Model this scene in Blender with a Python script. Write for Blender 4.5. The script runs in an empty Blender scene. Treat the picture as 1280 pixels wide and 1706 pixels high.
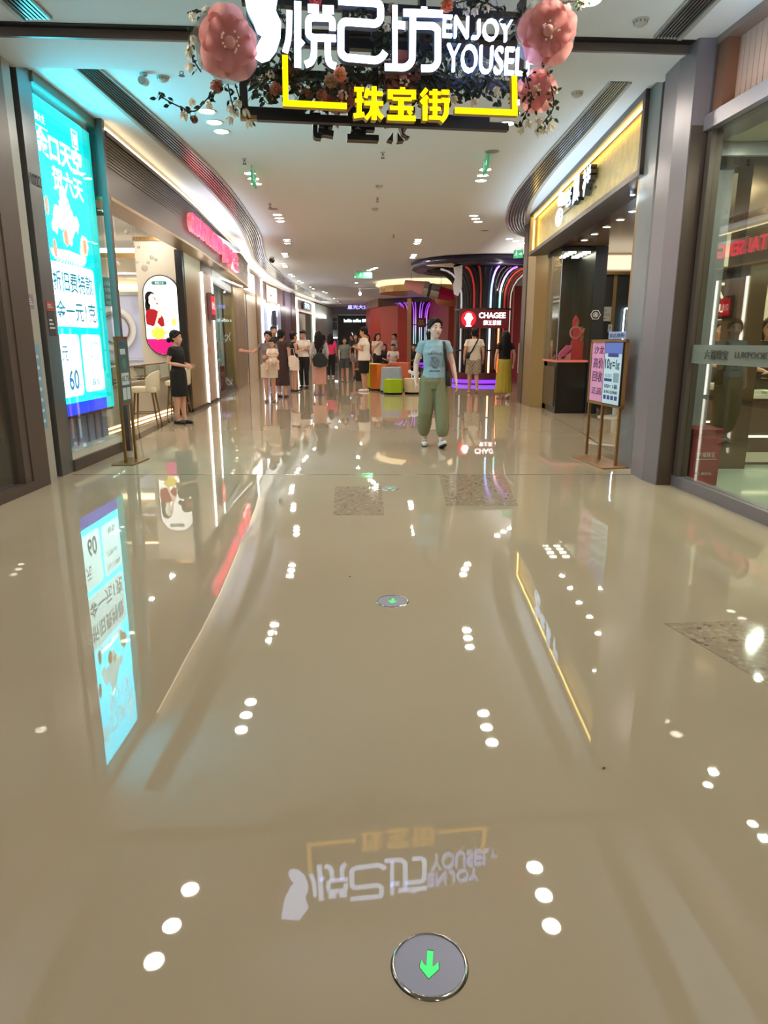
import bpy, bmesh, math, random
from math import sin, cos, pi, radians, sqrt, atan2
from mathutils import Vector, Matrix

S = bpy.context.scene
COL = S.collection
random.seed(7)

# ---------------------------------------------------------------- camera
EYE = 1.33          # camera height
H = 3.75            # ceiling height
PITCH = 0.24404     # downward tilt
FPX = 1142.1        # focal length in pixels of the 1280x1706 frame
cam_data = bpy.data.cameras.new('camera')
cam_data.sensor_fit = 'VERTICAL'
cam_data.sensor_height = 24.0
cam_data.lens = FPX / 1706 * 24.0
cam_data.clip_start = 0.05
cam_data.clip_end = 300
cam = bpy.data.objects.new('camera', cam_data)
COL.objects.link(cam)
cam.location = (0, 0, EYE)
cam.rotation_euler = (pi / 2 - PITCH, 0, 0)
S.camera = cam

# ---------------------------------------------------------------- world / exposure
W = bpy.data.worlds.new('world')
S.world = W
W.use_nodes = True
W.node_tree.nodes['Background'].inputs[0].default_value = (1.0, 0.93, 0.84, 1)
W.node_tree.nodes['Background'].inputs[1].default_value = 0.55
S.view_settings.view_transform = 'Standard'
S.view_settings.look = 'None'
S.view_settings.exposure = 0.22
S.view_settings.gamma = 1.0
S.view_settings.use_curve_mapping = False
DOWNLIGHT = 182.0     # emission of the ceiling downlights

def lamp(name, loc, rot, sx, sy, power, rgb=(1.0, 0.95, 0.90)):
    """unseen rectangular area lamp; faces its local -z"""
    l = bpy.data.lights.new(name, 'AREA')
    l.shape = 'RECTANGLE'
    l.size, l.size_y = sx, sy
    l.energy = power
    l.color = rgb
    o = bpy.data.objects.new(name, l)
    COL.objects.link(o)
    o.location = loc
    o.rotation_euler = rot
    return o
# unseen area lamps added along both sides to brighten the ceiling
COOL, NEUT = (0.60, 0.84, 1.0), (1.0, 0.97, 0.92)
for (x, y, L, P, c) in ((-2.95, 2.5, 4.5, 28, COOL), (-2.95, 14.5, 5.0, 34, COOL), (-3.6, 20.5, 7.0, 46, NEUT), (-4.2, 30.0, 11.0, 72, NEUT), (-3.8, 42.0, 11.0, 66, NEUT)):
    lamp('ceiling_fill', (x, y, 2.85), (0, pi - radians(42), 0), 0.12, L, P, c)
for (x, y, L, P, c) in ((2.45, 3.0, 5.0, 34, COOL), (2.45, 11.0, 6.0, 35, COOL), (3.5, 20.0, 6.0, 42, NEUT)):
    lamp('ceiling_fill', (x, y, 2.85), (0, pi + radians(42), 0), 0.12, L, P, c)
# small unseen lamps added to brighten the shop interiors
for (x, y, z, P) in ([(-4.4 - 1.3 * i, 9.6 + 1.3 * j, 3.40, 10) for i in range(3) for j in range(4)] + [(-6.2 - 1.2 * i, 15.6, 3.40, 20) for i in range(3)]
                     + [(-4.6, 17.3, 2.79, 14), (-4.9, 18.4, 2.79, 16), (-5.2, 19.4, 2.79, 10)]
                     + [(3.5 + 0.9 * i, 4.4 + 1.0 * j, 3.11, 17) for i in range(3) for j in range(3)] + [(4.3, 8.2, 2.97, 30), (4.9, 8.2, 2.97, 30), (4.6, 9.3, 2.97, 34), (5.4, 9.3, 2.97, 34)]
                     + [(5.6 + 1.2 * i, 9.5 + 1.5 * j, 2.97, 14) for i in range(2) for j in range(3)] + [(3.9, 11.6, 2.97, 7), (4.4, 12.8, 2.97, 7), (-4.6, 3.4, 3.7, 14), (-4.6, 5.4, 3.7, 14), (-5.4, 4.4, 3.7, 14)]):
    lamp('shop_panel', (x, y, z), (0, 0, 0), 0.08, 0.08, P)

# ---------------------------------------------------------------- camera rays (only to read real positions off the photograph)
_F = Vector((0, cos(PITCH), -sin(PITCH)))
_U = Vector((0, sin(PITCH), cos(PITCH)))
_E = Vector((0, 0, EYE))
def ray(x, y):
    return _F + Vector(((x - 640) / FPX, 0, 0)) - _U * ((y - 853) / FPX)
def fl(x, y, z=0.0):
    d = ray(x, y)
    return _E + d * ((z - EYE) / d.z)
def ce(x, y):
    return fl(x, y, H)
def atY(x, y, Y):
    d = ray(x, y)
    return _E + d * (Y / d.y)
def on_plane(x, y, p, n):
    d = ray(x, y)
    n = Vector(n)
    return _E + d * ((Vector(p) - _E).dot(n) / d.dot(n))

# ---------------------------------------------------------------- materials
def lin(c):
    return tuple(((v / 255) / 12.92 if v / 255 <= 0.04045 else ((v / 255 + 0.055) / 1.055) ** 2.4) for v in c)
_M = {}
def mat(name, rgb, rough=0.5, metal=0.0, emit=0.0, spec=0.5, coat=0.0, noise=None, bump=None, alpha=None, ecol=None):
    """procedural principled material; noise=(scale, amount) varies the colour, bump=(scale, strength[, stretch])"""
    if name in _M:
        return _M[name]
    m = bpy.data.materials.new(name)
    m.use_nodes = True
    nt = m.node_tree
    b = nt.nodes['Principled BSDF']
    c = lin(rgb)
    b.inputs['Base Color'].default_value = (*c, 1)
    b.inputs['Roughness'].default_value = rough
    b.inputs['Metallic'].default_value = metal
    b.inputs['Specular IOR Level'].default_value = spec
    b.inputs['Coat Weight'].default_value = coat
    b.inputs['Coat Roughness'].default_value = 0.05
    if emit:
        e = lin(ecol) if ecol else c
        b.inputs['Emission Color'].default_value = (*e, 1)
        b.inputs['Emission Strength'].default_value = emit
    if alpha is not None:
        b.inputs['Alpha'].default_value = alpha
    if noise or bump:
        tc = nt.nodes.new('ShaderNodeTexCoord')
    if noise:
        n = nt.nodes.new('ShaderNodeTexNoise')
        n.inputs['Scale'].default_value = noise[0]
        n.inputs['Detail'].default_value = 5
        nt.links.new(tc.outputs['Object'], n.inputs['Vector'])
        r = nt.nodes.new('ShaderNodeValToRGB')
        k = noise[1]
        r.color_ramp.elements[0].position = 0.3
        r.color_ramp.elements[1].position = 0.7
        r.color_ramp.elements[0].color = (*[max(0, v * (1 - k)) for v in c], 1)
        r.color_ramp.elements[1].color = (*[min(1, v * (1 + k)) for v in c], 1)
        nt.links.new(n.outputs['Fac'], r.inputs['Fac'])
        nt.links.new(r.outputs['Color'], b.inputs['Base Color'])
    if bump:
        n2 = nt.nodes.new('ShaderNodeTexNoise')
        n2.inputs['Scale'].default_value = bump[0]
        n2.inputs['Detail'].default_value = 3
        mp = nt.nodes.new('ShaderNodeMapping')
        if len(bump) > 2:
            mp.inputs['Scale'].default_value = bump[2]
        nt.links.new(tc.outputs['Object'], mp.inputs['Vector'])
        nt.links.new(mp.outputs['Vector'], n2.inputs['Vector'])
        bp = nt.nodes.new('ShaderNodeBump')
        bp.inputs['Strength'].default_value = bump[1]
        bp.inputs['Distance'].default_value = 0.02
        nt.links.new(n2.outputs['Fac'], bp.inputs['Height'])
        nt.links.new(bp.outputs['Normal'], b.inputs['Normal'])
    _M[name] = m
    return m

def glow(name, rgb, strength):
    """a lit face: an emitter with a little diffuse body"""
    return mat(name, rgb, rough=0.4, emit=strength, spec=0.2)

def glass_mat(name, tint=(235, 242, 240), refl=1.0, haze=0.0, ior=1.5):
    """thin window pane: see-through with a fresnel reflection"""
    if name in _M:
        return _M[name]
    m = bpy.data.materials.new(name)
    m.use_nodes = True
    nt = m.node_tree
    for n in list(nt.nodes):
        nt.nodes.remove(n)
    out = nt.nodes.new('ShaderNodeOutputMaterial')
    tr = nt.nodes.new('ShaderNodeBsdfTransparent')
    tr.inputs['Color'].default_value = (*lin(tint), 1)
    gl = nt.nodes.new('ShaderNodeBsdfGlossy')
    gl.inputs['Roughness'].default_value = 0.0
    gl.inputs['Color'].default_value = (1, 1, 1, 1)
    lw = nt.nodes.new('ShaderNodeLayerWeight')
    lw.inputs['Blend'].default_value = 0.5
    pw5 = nt.nodes.new('ShaderNodeMath')
    pw5.operation = 'POWER'
    pw5.inputs[1].default_value = 5.0
    nt.links.new(lw.outputs['Facing'], pw5.inputs[0])
    mu = nt.nodes.new('ShaderNodeMath')
    mu.operation = 'MULTIPLY_ADD'
    mu.inputs[1].default_value = 0.96 * min(refl, 1)
    mu.inputs[2].default_value = 0.04 * refl
    mu.use_clamp = True
    nt.links.new(pw5.outputs[0], mu.inputs[0])
    mx = nt.nodes.new('ShaderNodeMixShader')
    nt.links.new(mu.outputs[0], mx.inputs['Fac'])
    src = tr
    if haze:
        df = nt.nodes.new('ShaderNodeBsdfDiffuse')
        df.inputs['Color'].default_value = (*lin((190, 200, 200)), 1)
        m2 = nt.nodes.new('ShaderNodeMixShader')
        m2.inputs['Fac'].default_value = haze
        nt.links.new(tr.outputs[0], m2.inputs[1])
        nt.links.new(df.outputs[0], m2.inputs[2])
        src = m2
    nt.links.new(src.outputs[0], mx.inputs[1])
    nt.links.new(gl.outputs[0], mx.inputs[2])
    nt.links.new(mx.outputs[0], out.inputs[0])
    _M[name] = m
    return m

# ---------------------------------------------------------------- mesh builder
def round_path(pts, r):
    """polyline with its inner corners rounded"""
    out = [Vector(pts[0][:2])]
    for a, b, c in zip(pts, pts[1:], pts[2:]):
        a, b, c = Vector(a[:2]), Vector(b[:2]), Vector(c[:2])
        q = min(r, (a - b).length * 0.48, (c - b).length * 0.48)
        p0 = b + (a - b).normalized() * q
        p1 = b + (c - b).normalized() * q
        for k in range(5):
            t = k / 4
            out.append(p0 * (1 - t) ** 2 + b * 2 * t * (1 - t) + p1 * t * t)
    out.append(Vector(pts[-1][:2]))
    return out
def basis(o, u, v=(0, 0, 1)):
    """matrix whose x axis is u, y axis is v and z axis is the facing normal u x v"""
    u = Vector(u).normalized()
    v = Vector(v).normalized()
    n = u.cross(v).normalized()
    v = n.cross(u).normalized()
    m = Matrix.Identity(4)
    for i in range(3):
        m[i][0], m[i][1], m[i][2], m[i][3] = u[i], v[i], n[i], o[i]
    return m
LEFT_U, RIGHT_U, FRONT_U = (0, 1, 0), (0, -1, 0), (1, 0, 0)

class B:
    def __init__(self, M=None):
        self.v, self.f, self.mi, self.mats = [], [], [], []
        self.M = M
        self.cur = 0
    def use(self, m):
        if m not in self.mats:
            self.mats.append(m)
        self.cur = self.mats.index(m)
        return self
    def add(self, vs, fs):
        k = len(self.v)
        for p in vs:
            p = Vector(p)
            self.v.append(self.M @ p if self.M else p)
        for f in fs:
            self.f.append([i + k for i in f])
            self.mi.append(self.cur)
        return self
    def box(self, x0, x1, y0, y1, z0, z1):
        vs = [(x, y, z) for x in (x0, x1) for y in (y0, y1) for z in (z0, z1)]
        return self.add(vs, [(0, 1, 3, 2), (4, 6, 7, 5), (0, 4, 5, 1), (2, 3, 7, 6), (0, 2, 6, 4), (1, 5, 7, 3)])
    def quad(self, a, b, c, d):
        return self.add([a, b, c, d], [(0, 1, 2, 3)])
    def poly(self, pts, d0, d1):
        """outline in local xy, extruded from z=d0 to z=d1"""
        n = len(pts)
        vs = [(p[0], p[1], d0) for p in pts] + [(p[0], p[1], d1) for p in pts]
        fs = [tuple(range(n))[::-1], tuple(range(n, 2 * n))]
        fs += [(i, (i + 1) % n, (i + 1) % n + n, i + n) for i in range(n)]
        return self.add(vs, fs)
    def prism(self, pts, z0, z1):
        return self.poly(pts, z0, z1)
    def stroke(self, pts, w, d0, d1, cap=True):
        """flat band of width w along a polyline in local xy, extruded z d0..d1 (mitred)"""
        n = len(pts)
        L, Rr = [], []
        for i in range(n):
            p = Vector(pts[i][:2])
            t = Vector((0, 0))
            if i > 0:
                t += (p - Vector(pts[i - 1][:2])).normalized()
            if i < n - 1:
                t += (Vector(pts[i + 1][:2]) - p).normalized()
            t.normalize()
            k = 1.0
            if 0 < i < n - 1:
                a = (p - Vector(pts[i - 1][:2])).normalized()
                k = 1 / max(0.45, a.dot(t))
            nn = Vector((-t.y, t.x)) * (w / 2 * k)
            L.append(p + nn)
            Rr.append(p - nn)
        vs = []
        for i in range(n):
            vs += [(L[i].x, L[i].y, d0), (Rr[i].x, Rr[i].y, d0), (L[i].x, L[i].y, d1), (Rr[i].x, Rr[i].y, d1)]
        fs = []
        for i in range(n - 1):
            a, b = 4 * i, 4 * i + 4
            fs += [(a + 2, a + 3, b + 3, b + 2), (a, b, b + 1, a + 1), (a, a + 2, b + 2, b), (a + 1, b + 1, b + 3, a + 3)]
        fs += [(0, 1, 3, 2), (4 * n - 4, 4 * n - 2, 4 * n - 1, 4 * n - 3)]
        return self.add(vs, fs)
    def tube(self, pts, r, seg=8, caps=True, flat=None):
        """tube through 3-d points; r a number or a list"""
        pts = [Vector(p) for p in pts]
        n = len(pts)
        rs = r if isinstance(r, (list, tuple)) else [r] * n
        ref = None
        vs, fs = [], []
        for i in range(n):
            t = (pts[min(i + 1, n - 1)] - pts[max(i - 1, 0)])
            t = t.normalized() if t.length > 1e-9 else Vector((0, 0, 1))
            if ref is None:
                ref = Vector((0, 0, 1)) if abs(t.z) < 0.9 else Vector((1, 0, 0))
            a = t.cross(ref).normalized()
            b = a.cross(t).normalized()
            ref = b
            for k in range(seg):
                an = 2 * pi * k / seg
                vs.append(pts[i] + (a * cos(an) + b * sin(an)) * rs[i])
        for i in range(n - 1):
            for k in range(seg):
                fs.append((i * seg + k, i * seg + (k + 1) % seg, (i + 1) * seg + (k + 1) % seg, (i + 1) * seg + k))
        if caps:
            fs.append(tuple(range(seg))[::-1])
            fs.append(tuple(range((n - 1) * seg, n * seg)))
        return self.add(vs, fs)
    def cyl(self, c, r, z0, z1, seg=24, r1=None):
        r1 = r if r1 is None else r1
        vs = [(c[0] + r * cos(2 * pi * k / seg), c[1] + r * sin(2 * pi * k / seg), z0) for k in range(seg)]
        vs += [(c[0] + r1 * cos(2 * pi * k / seg), c[1] + r1 * sin(2 * pi * k / seg), z1) for k in range(seg)]
        fs = [(k, (k + 1) % seg, seg + (k + 1) % seg, seg + k) for k in range(seg)]
        fs += [tuple(range(seg))[::-1], tuple(range(seg, 2 * seg))]
        return self.add(vs, fs)
    def lathe(self, prof, c=(0, 0), seg=24, a0=0.0, a1=2 * pi):
        full = abs(a1 - a0 - 2 * pi) < 1e-6
        m = seg if full else seg + 1
        vs = []
        for (r, z) in prof:
            for k in range(m):
                a = a0 + (a1 - a0) * k / seg
                vs.append((c[0] + r * cos(a), c[1] + r * sin(a), z))
        fs = []
        for i in range(len(prof) - 1):
            for k in range(seg):
                k2 = (k + 1) % m
                fs.append((i * m + k, i * m + k2, (i + 1) * m + k2, (i + 1) * m + k))
        return self.add(vs, fs)
    def ball(self, c, r, seg=12, rings=8):
        rx, ry, rz = r if isinstance(r, (list, tuple)) else (r, r, r)
        vs = [(c[0], c[1], c[2] - rz)]
        for i in range(1, rings):
            t = -pi / 2 + pi * i / rings
            for k in range(seg):
                a = 2 * pi * k / seg
                vs.append((c[0] + rx * cos(t) * cos(a), c[1] + ry * cos(t) * sin(a), c[2] + rz * sin(t)))
        vs.append((c[0], c[1], c[2] + rz))
        fs = [(0, 1 + (k + 1) % seg, 1 + k) for k in range(seg)]
        for i in range(rings - 2):
            for k in range(seg):
                a, b = 1 + i * seg, 1 + (i + 1) * seg
                fs.append((a + k, a + (k + 1) % seg, b + (k + 1) % seg, b + k))
        a = 1 + (rings - 2) * seg
        fs += [(a + k, a + (k + 1) % seg, len(vs) - 1) for k in range(seg)]
        return self.add(vs, fs)
    def wall(self, path, z0, z1, t=0.0):
        """vertical ribbon along an xy path; z0/z1 numbers or lists; t = thickness to the left of travel"""
        n = len(path)
        Z0 = z0 if isinstance(z0, (list, tuple)) else [z0] * n
        Z1 = z1 if isinstance(z1, (list, tuple)) else [z1] * n
        P = [Vector(p[:2]) for p in path]
        Q = []
        for i in range(n):
            d = (P[min(i + 1, n - 1)] - P[max(i - 1, 0)]).normalized()
            Q.append(P[i] + Vector((-d.y, d.x)) * t)
        vs = []
        for i in range(n):
            vs += [(P[i].x, P[i].y, Z0[i]), (P[i].x, P[i].y, Z1[i]), (Q[i].x, Q[i].y, Z0[i]), (Q[i].x, Q[i].y, Z1[i])]
        fs = []
        for i in range(n - 1):
            a, b = 4 * i, 4 * i + 4
            fs.append((a, b, b + 1, a + 1))
            if t:
                fs += [(a + 2, a + 3, b + 3, b + 2), (a + 1, b + 1, b + 3, a + 3), (a, a + 2, b + 2, b)]
        if t:
            fs += [(0, 1, 3, 2), (4 * n - 4, 4 * n - 2, 4 * n - 1, 4 * n - 3)]
        return self.add(vs, fs)
    def obj(self, name, m=None, parent=None, smooth=False, world=False, bevel=0.0):
        me = bpy.data.meshes.new(name)
        me.from_pydata([tuple(p) for p in self.v], [], self.f)
        ms = self.mats if self.mats else [m]
        for x in ms:
            me.materials.append(x)
        if self.mats:
            me.polygons.foreach_set('material_index', self.mi)
        return link_mesh(me, name, parent, smooth, world, bevel)

def link_mesh(me, name, parent=None, smooth=False, world=False, bevel=0.0):
    if smooth:
        me.polygons.foreach_set('use_smooth', [True] * len(me.polygons))
    bm = bmesh.new()
    bm.from_mesh(me)
    bmesh.ops.recalc_face_normals(bm, faces=bm.faces)
    bm.to_mesh(me)
    bm.free()
    o = bpy.data.objects.new(name, me)
    COL.objects.link(o)
    if parent is not None:
        o.parent = parent
        if world:
            r = parent
            mw = Matrix.Identity(4)
            while r is not None:
                mw = r.matrix_basis @ mw
                r = r.parent
            me.transform(mw.inverted())
    else:
        xs = [v.co for v in me.vertices]
        lo = [min(c[i] for c in xs) for i in range(3)]
        hi = [max(c[i] for c in xs) for i in range(3)]
        base = Vector(((lo[0] + hi[0]) / 2, (lo[1] + hi[1]) / 2, lo[2]))
        me.transform(Matrix.Translation(-base))
        o.location = base
    if bevel:
        bv = o.modifiers.new('bevel', 'BEVEL')
        bv.width = bevel
        bv.segments = 2
        bv.limit_method = 'ANGLE'
    return o

def tag(o, label, cat, group=None, kind=None):
    o['label'] = label
    o['category'] = cat
    if group:
        o['group'] = group
    if kind:
        o['kind'] = kind
    return o
def struct(o, label=None, cat=None):
    o['kind'] = 'structure'
    if label:
        o['label'] = label
    if cat:
        o['category'] = cat
    return o
def thing(name, label, cat, loc=(0, 0, 0), rz=0.0, group=None):
    o = bpy.data.objects.new(name, None)
    COL.objects.link(o)
    o.empty_display_size = 0.1
    o.location = loc
    o.rotation_euler = (0, 0, rz)
    return tag(o, label, cat, group)
def kids(o, cache={}):
    return [c for c in COL.objects if c.parent == o]
def dup(root, loc, rz=None, label=None, group=None):
    def cp(o, par):
        c = o.copy()
        COL.objects.link(c)
        c.parent = par
        for ch in kids(o):
            cp(ch, c)
        return c
    r = cp(root, None)
    r.location = loc
    if rz is not None:
        r.rotation_euler = (0, 0, rz)
    if label:
        r['label'] = label
    if group:
        r['group'] = group
    return r

# ---------------------------------------------------------------- lettering
_TX = {}
def text_geo(s, bold=0.0, shear=0.0, spacing=1.0):
    key = (s, bold, shear, spacing)
    if key in _TX:
        return _TX[key]
    c = bpy.data.curves.new('lettering', 'FONT')
    c.body = s
    c.resolution_u = 3
    c.offset = bold
    c.shear = shear
    c.space_character = spacing
    c.fill_mode = 'FRONT'
    o = bpy.data.objects.new('lettering', c)
    COL.objects.link(o)
    dg = bpy.context.evaluated_depsgraph_get()
    me = bpy.data.meshes.new_from_object(o.evaluated_get(dg))
    vs = [Vector(v.co) for v in me.vertices]
    fs = [tuple(p.vertices) for p in me.polygons]
    ed = {}
    for f in fs:
        for i in range(len(f)):
            a, b = f[i], f[(i + 1) % len(f)]
            ed[(a, b)] = 1
    rim = [e for e in ed if (e[1], e[0]) not in ed]
    bpy.data.objects.remove(o)
    bpy.data.curves.remove(c)
    bpy.data.meshes.remove(me)
    x0, x1 = min(v.x for v in vs), max(v.x for v in vs)
    y0, y1 = min(v.y for v in vs), max(v.y for v in vs)
    _TX[key] = (vs, fs, rim, x0, x1, y0, y1)
    return _TX[key]
def put_text(b, s, x, y, w, h, d0=0.0, d1=0.01, bold=0.0, mirror=False, shear=0.0, fn=None, spacing=1.0):
    """lettering scaled to fill the box (x, y, w, h) in the local xy of builder b"""
    vs, fs, rim, x0, x1, y0, y1 = text_geo(s, bold, shear, spacing)
    sx = w / (x1 - x0)
    sy = h / (y1 - y0)
    out = []
    for z in (d1, d0):
        for p in vs:
            px = (p.x - x0) * sx
            if mirror:
                px = w - px
            q = (x + px, y + (p.y - y0) * sy, z)
            out.append(fn(q) if fn else q)
    n = len(vs)
    F = list(fs) + [(a, a + n, b2 + n, b2) for a, b2 in rim]
    return b.add(out, F)
# ================================================================ materials used by the building
m_white = mat('ceiling paint', (228, 231, 236), rough=0.75)
m_offwhite = mat('off white paint', (226, 219, 205), rough=0.6)
m_cream = mat('cream wall', (214, 203, 182), rough=0.5)
m_dark = mat('dark recess', (22, 20, 20), rough=0.6)
m_black = mat('black lacquer', (14, 14, 16), rough=0.25)
m_bronze = mat('brown bronze cladding', (104, 88, 78), rough=0.32, metal=0.6)
m_brown = mat('brown aluminium', (96, 82, 74), rough=0.4, metal=0.3)
m_lilac = mat('grey aluminium cladding', (138, 130, 136), rough=0.35, metal=0.35)
m_grey = mat('grey steel', (128, 128, 128), rough=0.3, metal=0.7)
m_gold = mat('brushed gold', (164, 140, 96), rough=0.36, metal=0.62, bump=(6, 0.05, (8, 8, 0.6)))
m_goldmat = mat('gold trim', (158, 128, 82), rough=0.35, metal=0.8)
m_marble = mat('grey marble', (124, 126, 128), rough=0.3, noise=(2.2, 0.14))
m_clear = glass_mat('clear glass')
m_led_warm = glow('warm light strip', (255, 236, 196), 3.2)
m_led_white = glow('white light strip', (255, 250, 240), 6.0)

def floor_material():
    m = bpy.data.materials.new('polished beige floor tile')
    m.use_nodes = True
    nt = m.node_tree
    b = nt.nodes['Principled BSDF']
    b.inputs['Roughness'].default_value = 0.02
    b.inputs['IOR'].default_value = 1.46
    tc = nt.nodes.new('ShaderNodeTexCoord')
    n = nt.nodes.new('ShaderNodeTexNoise')
    n.inputs['Scale'].default_value = 0.9
    n.inputs['Detail'].default_value = 4
    nt.links.new(tc.outputs['Object'], n.inputs['Vector'])
    r = nt.nodes.new('ShaderNodeValToRGB')
    r.color_ramp.elements[0].position = 0.3
    r.color_ramp.elements[1].position = 0.75
    r.color_ramp.elements[0].color = (*lin((172, 155, 129)), 1)
    r.color_ramp.elements[1].color = (*lin((178, 162, 137)), 1)
    nt.links.new(n.outputs['Fac'], r.inputs['Fac'])
    nt.links.new(r.outputs['Color'], b.inputs['Base Color'])
    w = nt.nodes.new('ShaderNodeTexNoise')
    w.inputs['Scale'].default_value = 3.2
    w.inputs['Detail'].default_value = 1
    nt.links.new(tc.outputs['Object'], w.inputs['Vector'])
    bp = nt.nodes.new('ShaderNodeBump')
    bp.inputs['Strength'].default_value = 0.014
    bp.inputs['Distance'].default_value = 0.012
    nt.links.new(w.outputs['Fac'], bp.inputs['Height'])
    nt.links.new(bp.outputs['Normal'], b.inputs['Normal'])
    return m
m_floor = floor_material()

def terrazzo_material():
    m = bpy.data.materials.new('terrazzo')
    m.use_nodes = True
    nt = m.node_tree
    b = nt.nodes['Principled BSDF']
    b.inputs['Roughness'].default_value = 0.06
    tc = nt.nodes.new('ShaderNodeTexCoord')
    v = nt.nodes.new('ShaderNodeTexVoronoi')
    v.inputs['Scale'].default_value = 46
    nt.links.new(tc.outputs['Object'], v.inputs['Vector'])
    r = nt.nodes.new('ShaderNodeValToRGB')
    r.color_ramp.interpolation = 'CONSTANT'
    e = r.color_ramp.elements
    e[0].position = 0
    e[0].color = (*lin((160, 142, 119)), 1)
    e[1].position = 0.95
    e[1].color = (*lin((122, 106, 90)), 1)
    for p, c in ((0.45, (168, 150, 126)), (0.62, (152, 134, 113)), (0.78, (178, 162, 138)), (0.86, (156, 134, 112))):
        x = e.new(p)
        x.color = (*lin(c), 1)
    s = nt.nodes.new('ShaderNodeSeparateColor')
    nt.links.new(v.outputs['Color'], s.inputs[0])
    nt.links.new(s.outputs[0], r.inputs['Fac'])
    nt.links.new(r.outputs['Color'], b.inputs['Base Color'])
    return m
m_terrazzo = terrazzo_material()

# ================================================================ floor and ceiling
struct(B().box(-16, 16, -9, 62, -0.12, 0).obj('floor', m_floor), 'polished beige mall floor', 'floor')
struct(B().box(-16, 16, -9, 62, H, H + 0.15).obj('ceiling', m_white), 'white painted mall ceiling', 'ceiling')

# joint across the floor, dark threshold line of the jewellery shop, terrazzo insets
TH = [(-3.38, 8.62), (-3.44, 9.8), (-3.58, 11.4), (-3.68, 12.75), (-3.82, 15.0), (-4.00, 17.3), (-4.20, 19.8), (-4.42, 22.3)]
m_joint = mat('floor joint', (126, 112, 92), rough=0.2)
struct(B().box(-3.2, 2.55, 6.92, 6.935, 0.0, 0.0015).obj('trim_1', m_joint), 'thin joint line across the floor', 'trim')
m_thresh = mat('dark stone threshold', (52, 38, 30), rough=0.08)
struct(B().wall(TH[:5], 0.0, 0.0025, t=0.17).obj('trim_2', m_thresh), 'dark stone threshold of the left jewellery shop', 'trim')
struct(B().wall([(2.78, 7.9), (3.0, 10.5), (3.12, 13.05)], 0.0, 0.002, t=0.03).obj('trim_3', m_joint), 'threshold line of the gold fronted shop', 'trim')
def inset(n, pts, label):
    struct(B().prism(pts, 0.0, 0.002).obj('trim_%d' % n, m_terrazzo), label, 'trim')
inset(4, [(-0.40, 5.24), (0.0, 5.24), (-0.02, 6.33), (-0.46, 6.33)], 'small terrazzo floor inset left of the round floor lamps')
inset(5, [(0.52, 5.55), (1.12, 5.55), (1.22, 6.9), (0.56, 6.9)], 'terrazzo floor inset beyond the round floor lamps')
inset(6, [(1.36, 3.10), (1.78, 3.13), (2.6, 2.2), (2.5, 1.0), (1.75, 1.7)], 'large terrazzo floor inset at the right edge')

# ceiling beam with fire-shutter slot at the mouth of the arcade (runs slightly skew)
def yb(x, o):
    return 6.20 + 0.062 * (x + 3) + o
def skew(b, x0, x1, o0, o1, z0, z1):
    return b.prism([(x0, yb(x0, o0)), (x1, yb(x1, o0)), (x1, yb(x1, o1)), (x0, yb(x0, o1))], z0, z1)
struct(skew(B(), -3.3, 2.62, 0.02, 0.66, H - 0.065, H).obj('trim_7', m_white), 'dropped ceiling band across the arcade mouth', 'trim')
struct(skew(B(), -3.3, 2.62, -0.015, 0.02, H - 0.07, H).obj('trim_8', mat('bronze edge', (110, 98, 90), rough=0.4, metal=0.3)), 'brown metal edge of the shutter slot', 'trim')
struct(skew(B(), -3.3, 2.62, -0.10, -0.015, H - 0.006, H).obj('trim_9', m_dark), 'dark shutter slot in the ceiling', 'trim')

# ================================================================ left side walls
w = B()
w.use(m_brown).box(-3.6, -3.20, 6.15, 6.46, 0, H)
w.use(mat('pale jamb', (176, 172, 162), rough=0.3)).box(-3.6, -3.26, 6.46, 6.72, 0, H)
w.use(m_dark).box(-3.6, -3.34, 6.72, 6.84, 0, H)
w.use(m_grey).box(-3.6, -3.26, 6.84, 7.10, 0, H)
w.use(m_brown).box(-3.6, -3.24, 7.10, 8.52, 0, 0.12)
w.use(m_offwhite).box(-3.6, -3.27, 7.12, 8.5, 0.12, 0.2)
w.use(mat('header olive', (112, 112, 92), rough=0.4)).box(-3.6, -3.24, 7.10, 8.60, 3.66, H)
w.use(m_brown).box(-3.235, -3.165, 8.50, 8.575, 0, H)
struct(w.obj('wall_left'), 'left wall piers and frames before the jewellery shop', 'wall')
# near glass shop on the left
w = B()
w.use(m_brown).box(-3.35, -3.20, -8, 6.15, 0, 0.09)
w.use(m_brown).box(-3.35, -3.20, -8, 6.15, 2.93, 3.05)
for y in (2.0, 4.2, 6.03):
    w.box(-3.33, -3.21, y, y + 0.12, 0.09, 2.93)
w.use(m_clear).box(-3.275, -3.265, -8, 6.15, 0.09, 2.93)
w.use(mat('mauve transom panel', (128, 110, 118), rough=0.35)).box(-3.4, -3.28, -8, 6.15, 3.05, H)
struct(w.obj('window_1'), 'glass shopfront at the left edge', 'window')
struct(B().box(-6.5, -6.4, -8, 6.6, 0, H).obj('wall_left_shop', mat('shop back wall tan', (120, 104, 84), rough=0.5)), 'back wall of the left edge shop', 'wall')
struct(B().box(-6.5, -3.35, 6.5, 6.6, 0, H).obj('wall_left_partition', mat('partition', (140, 126, 108), rough=0.5)), 'partition of the left edge shop', 'wall')

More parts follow.
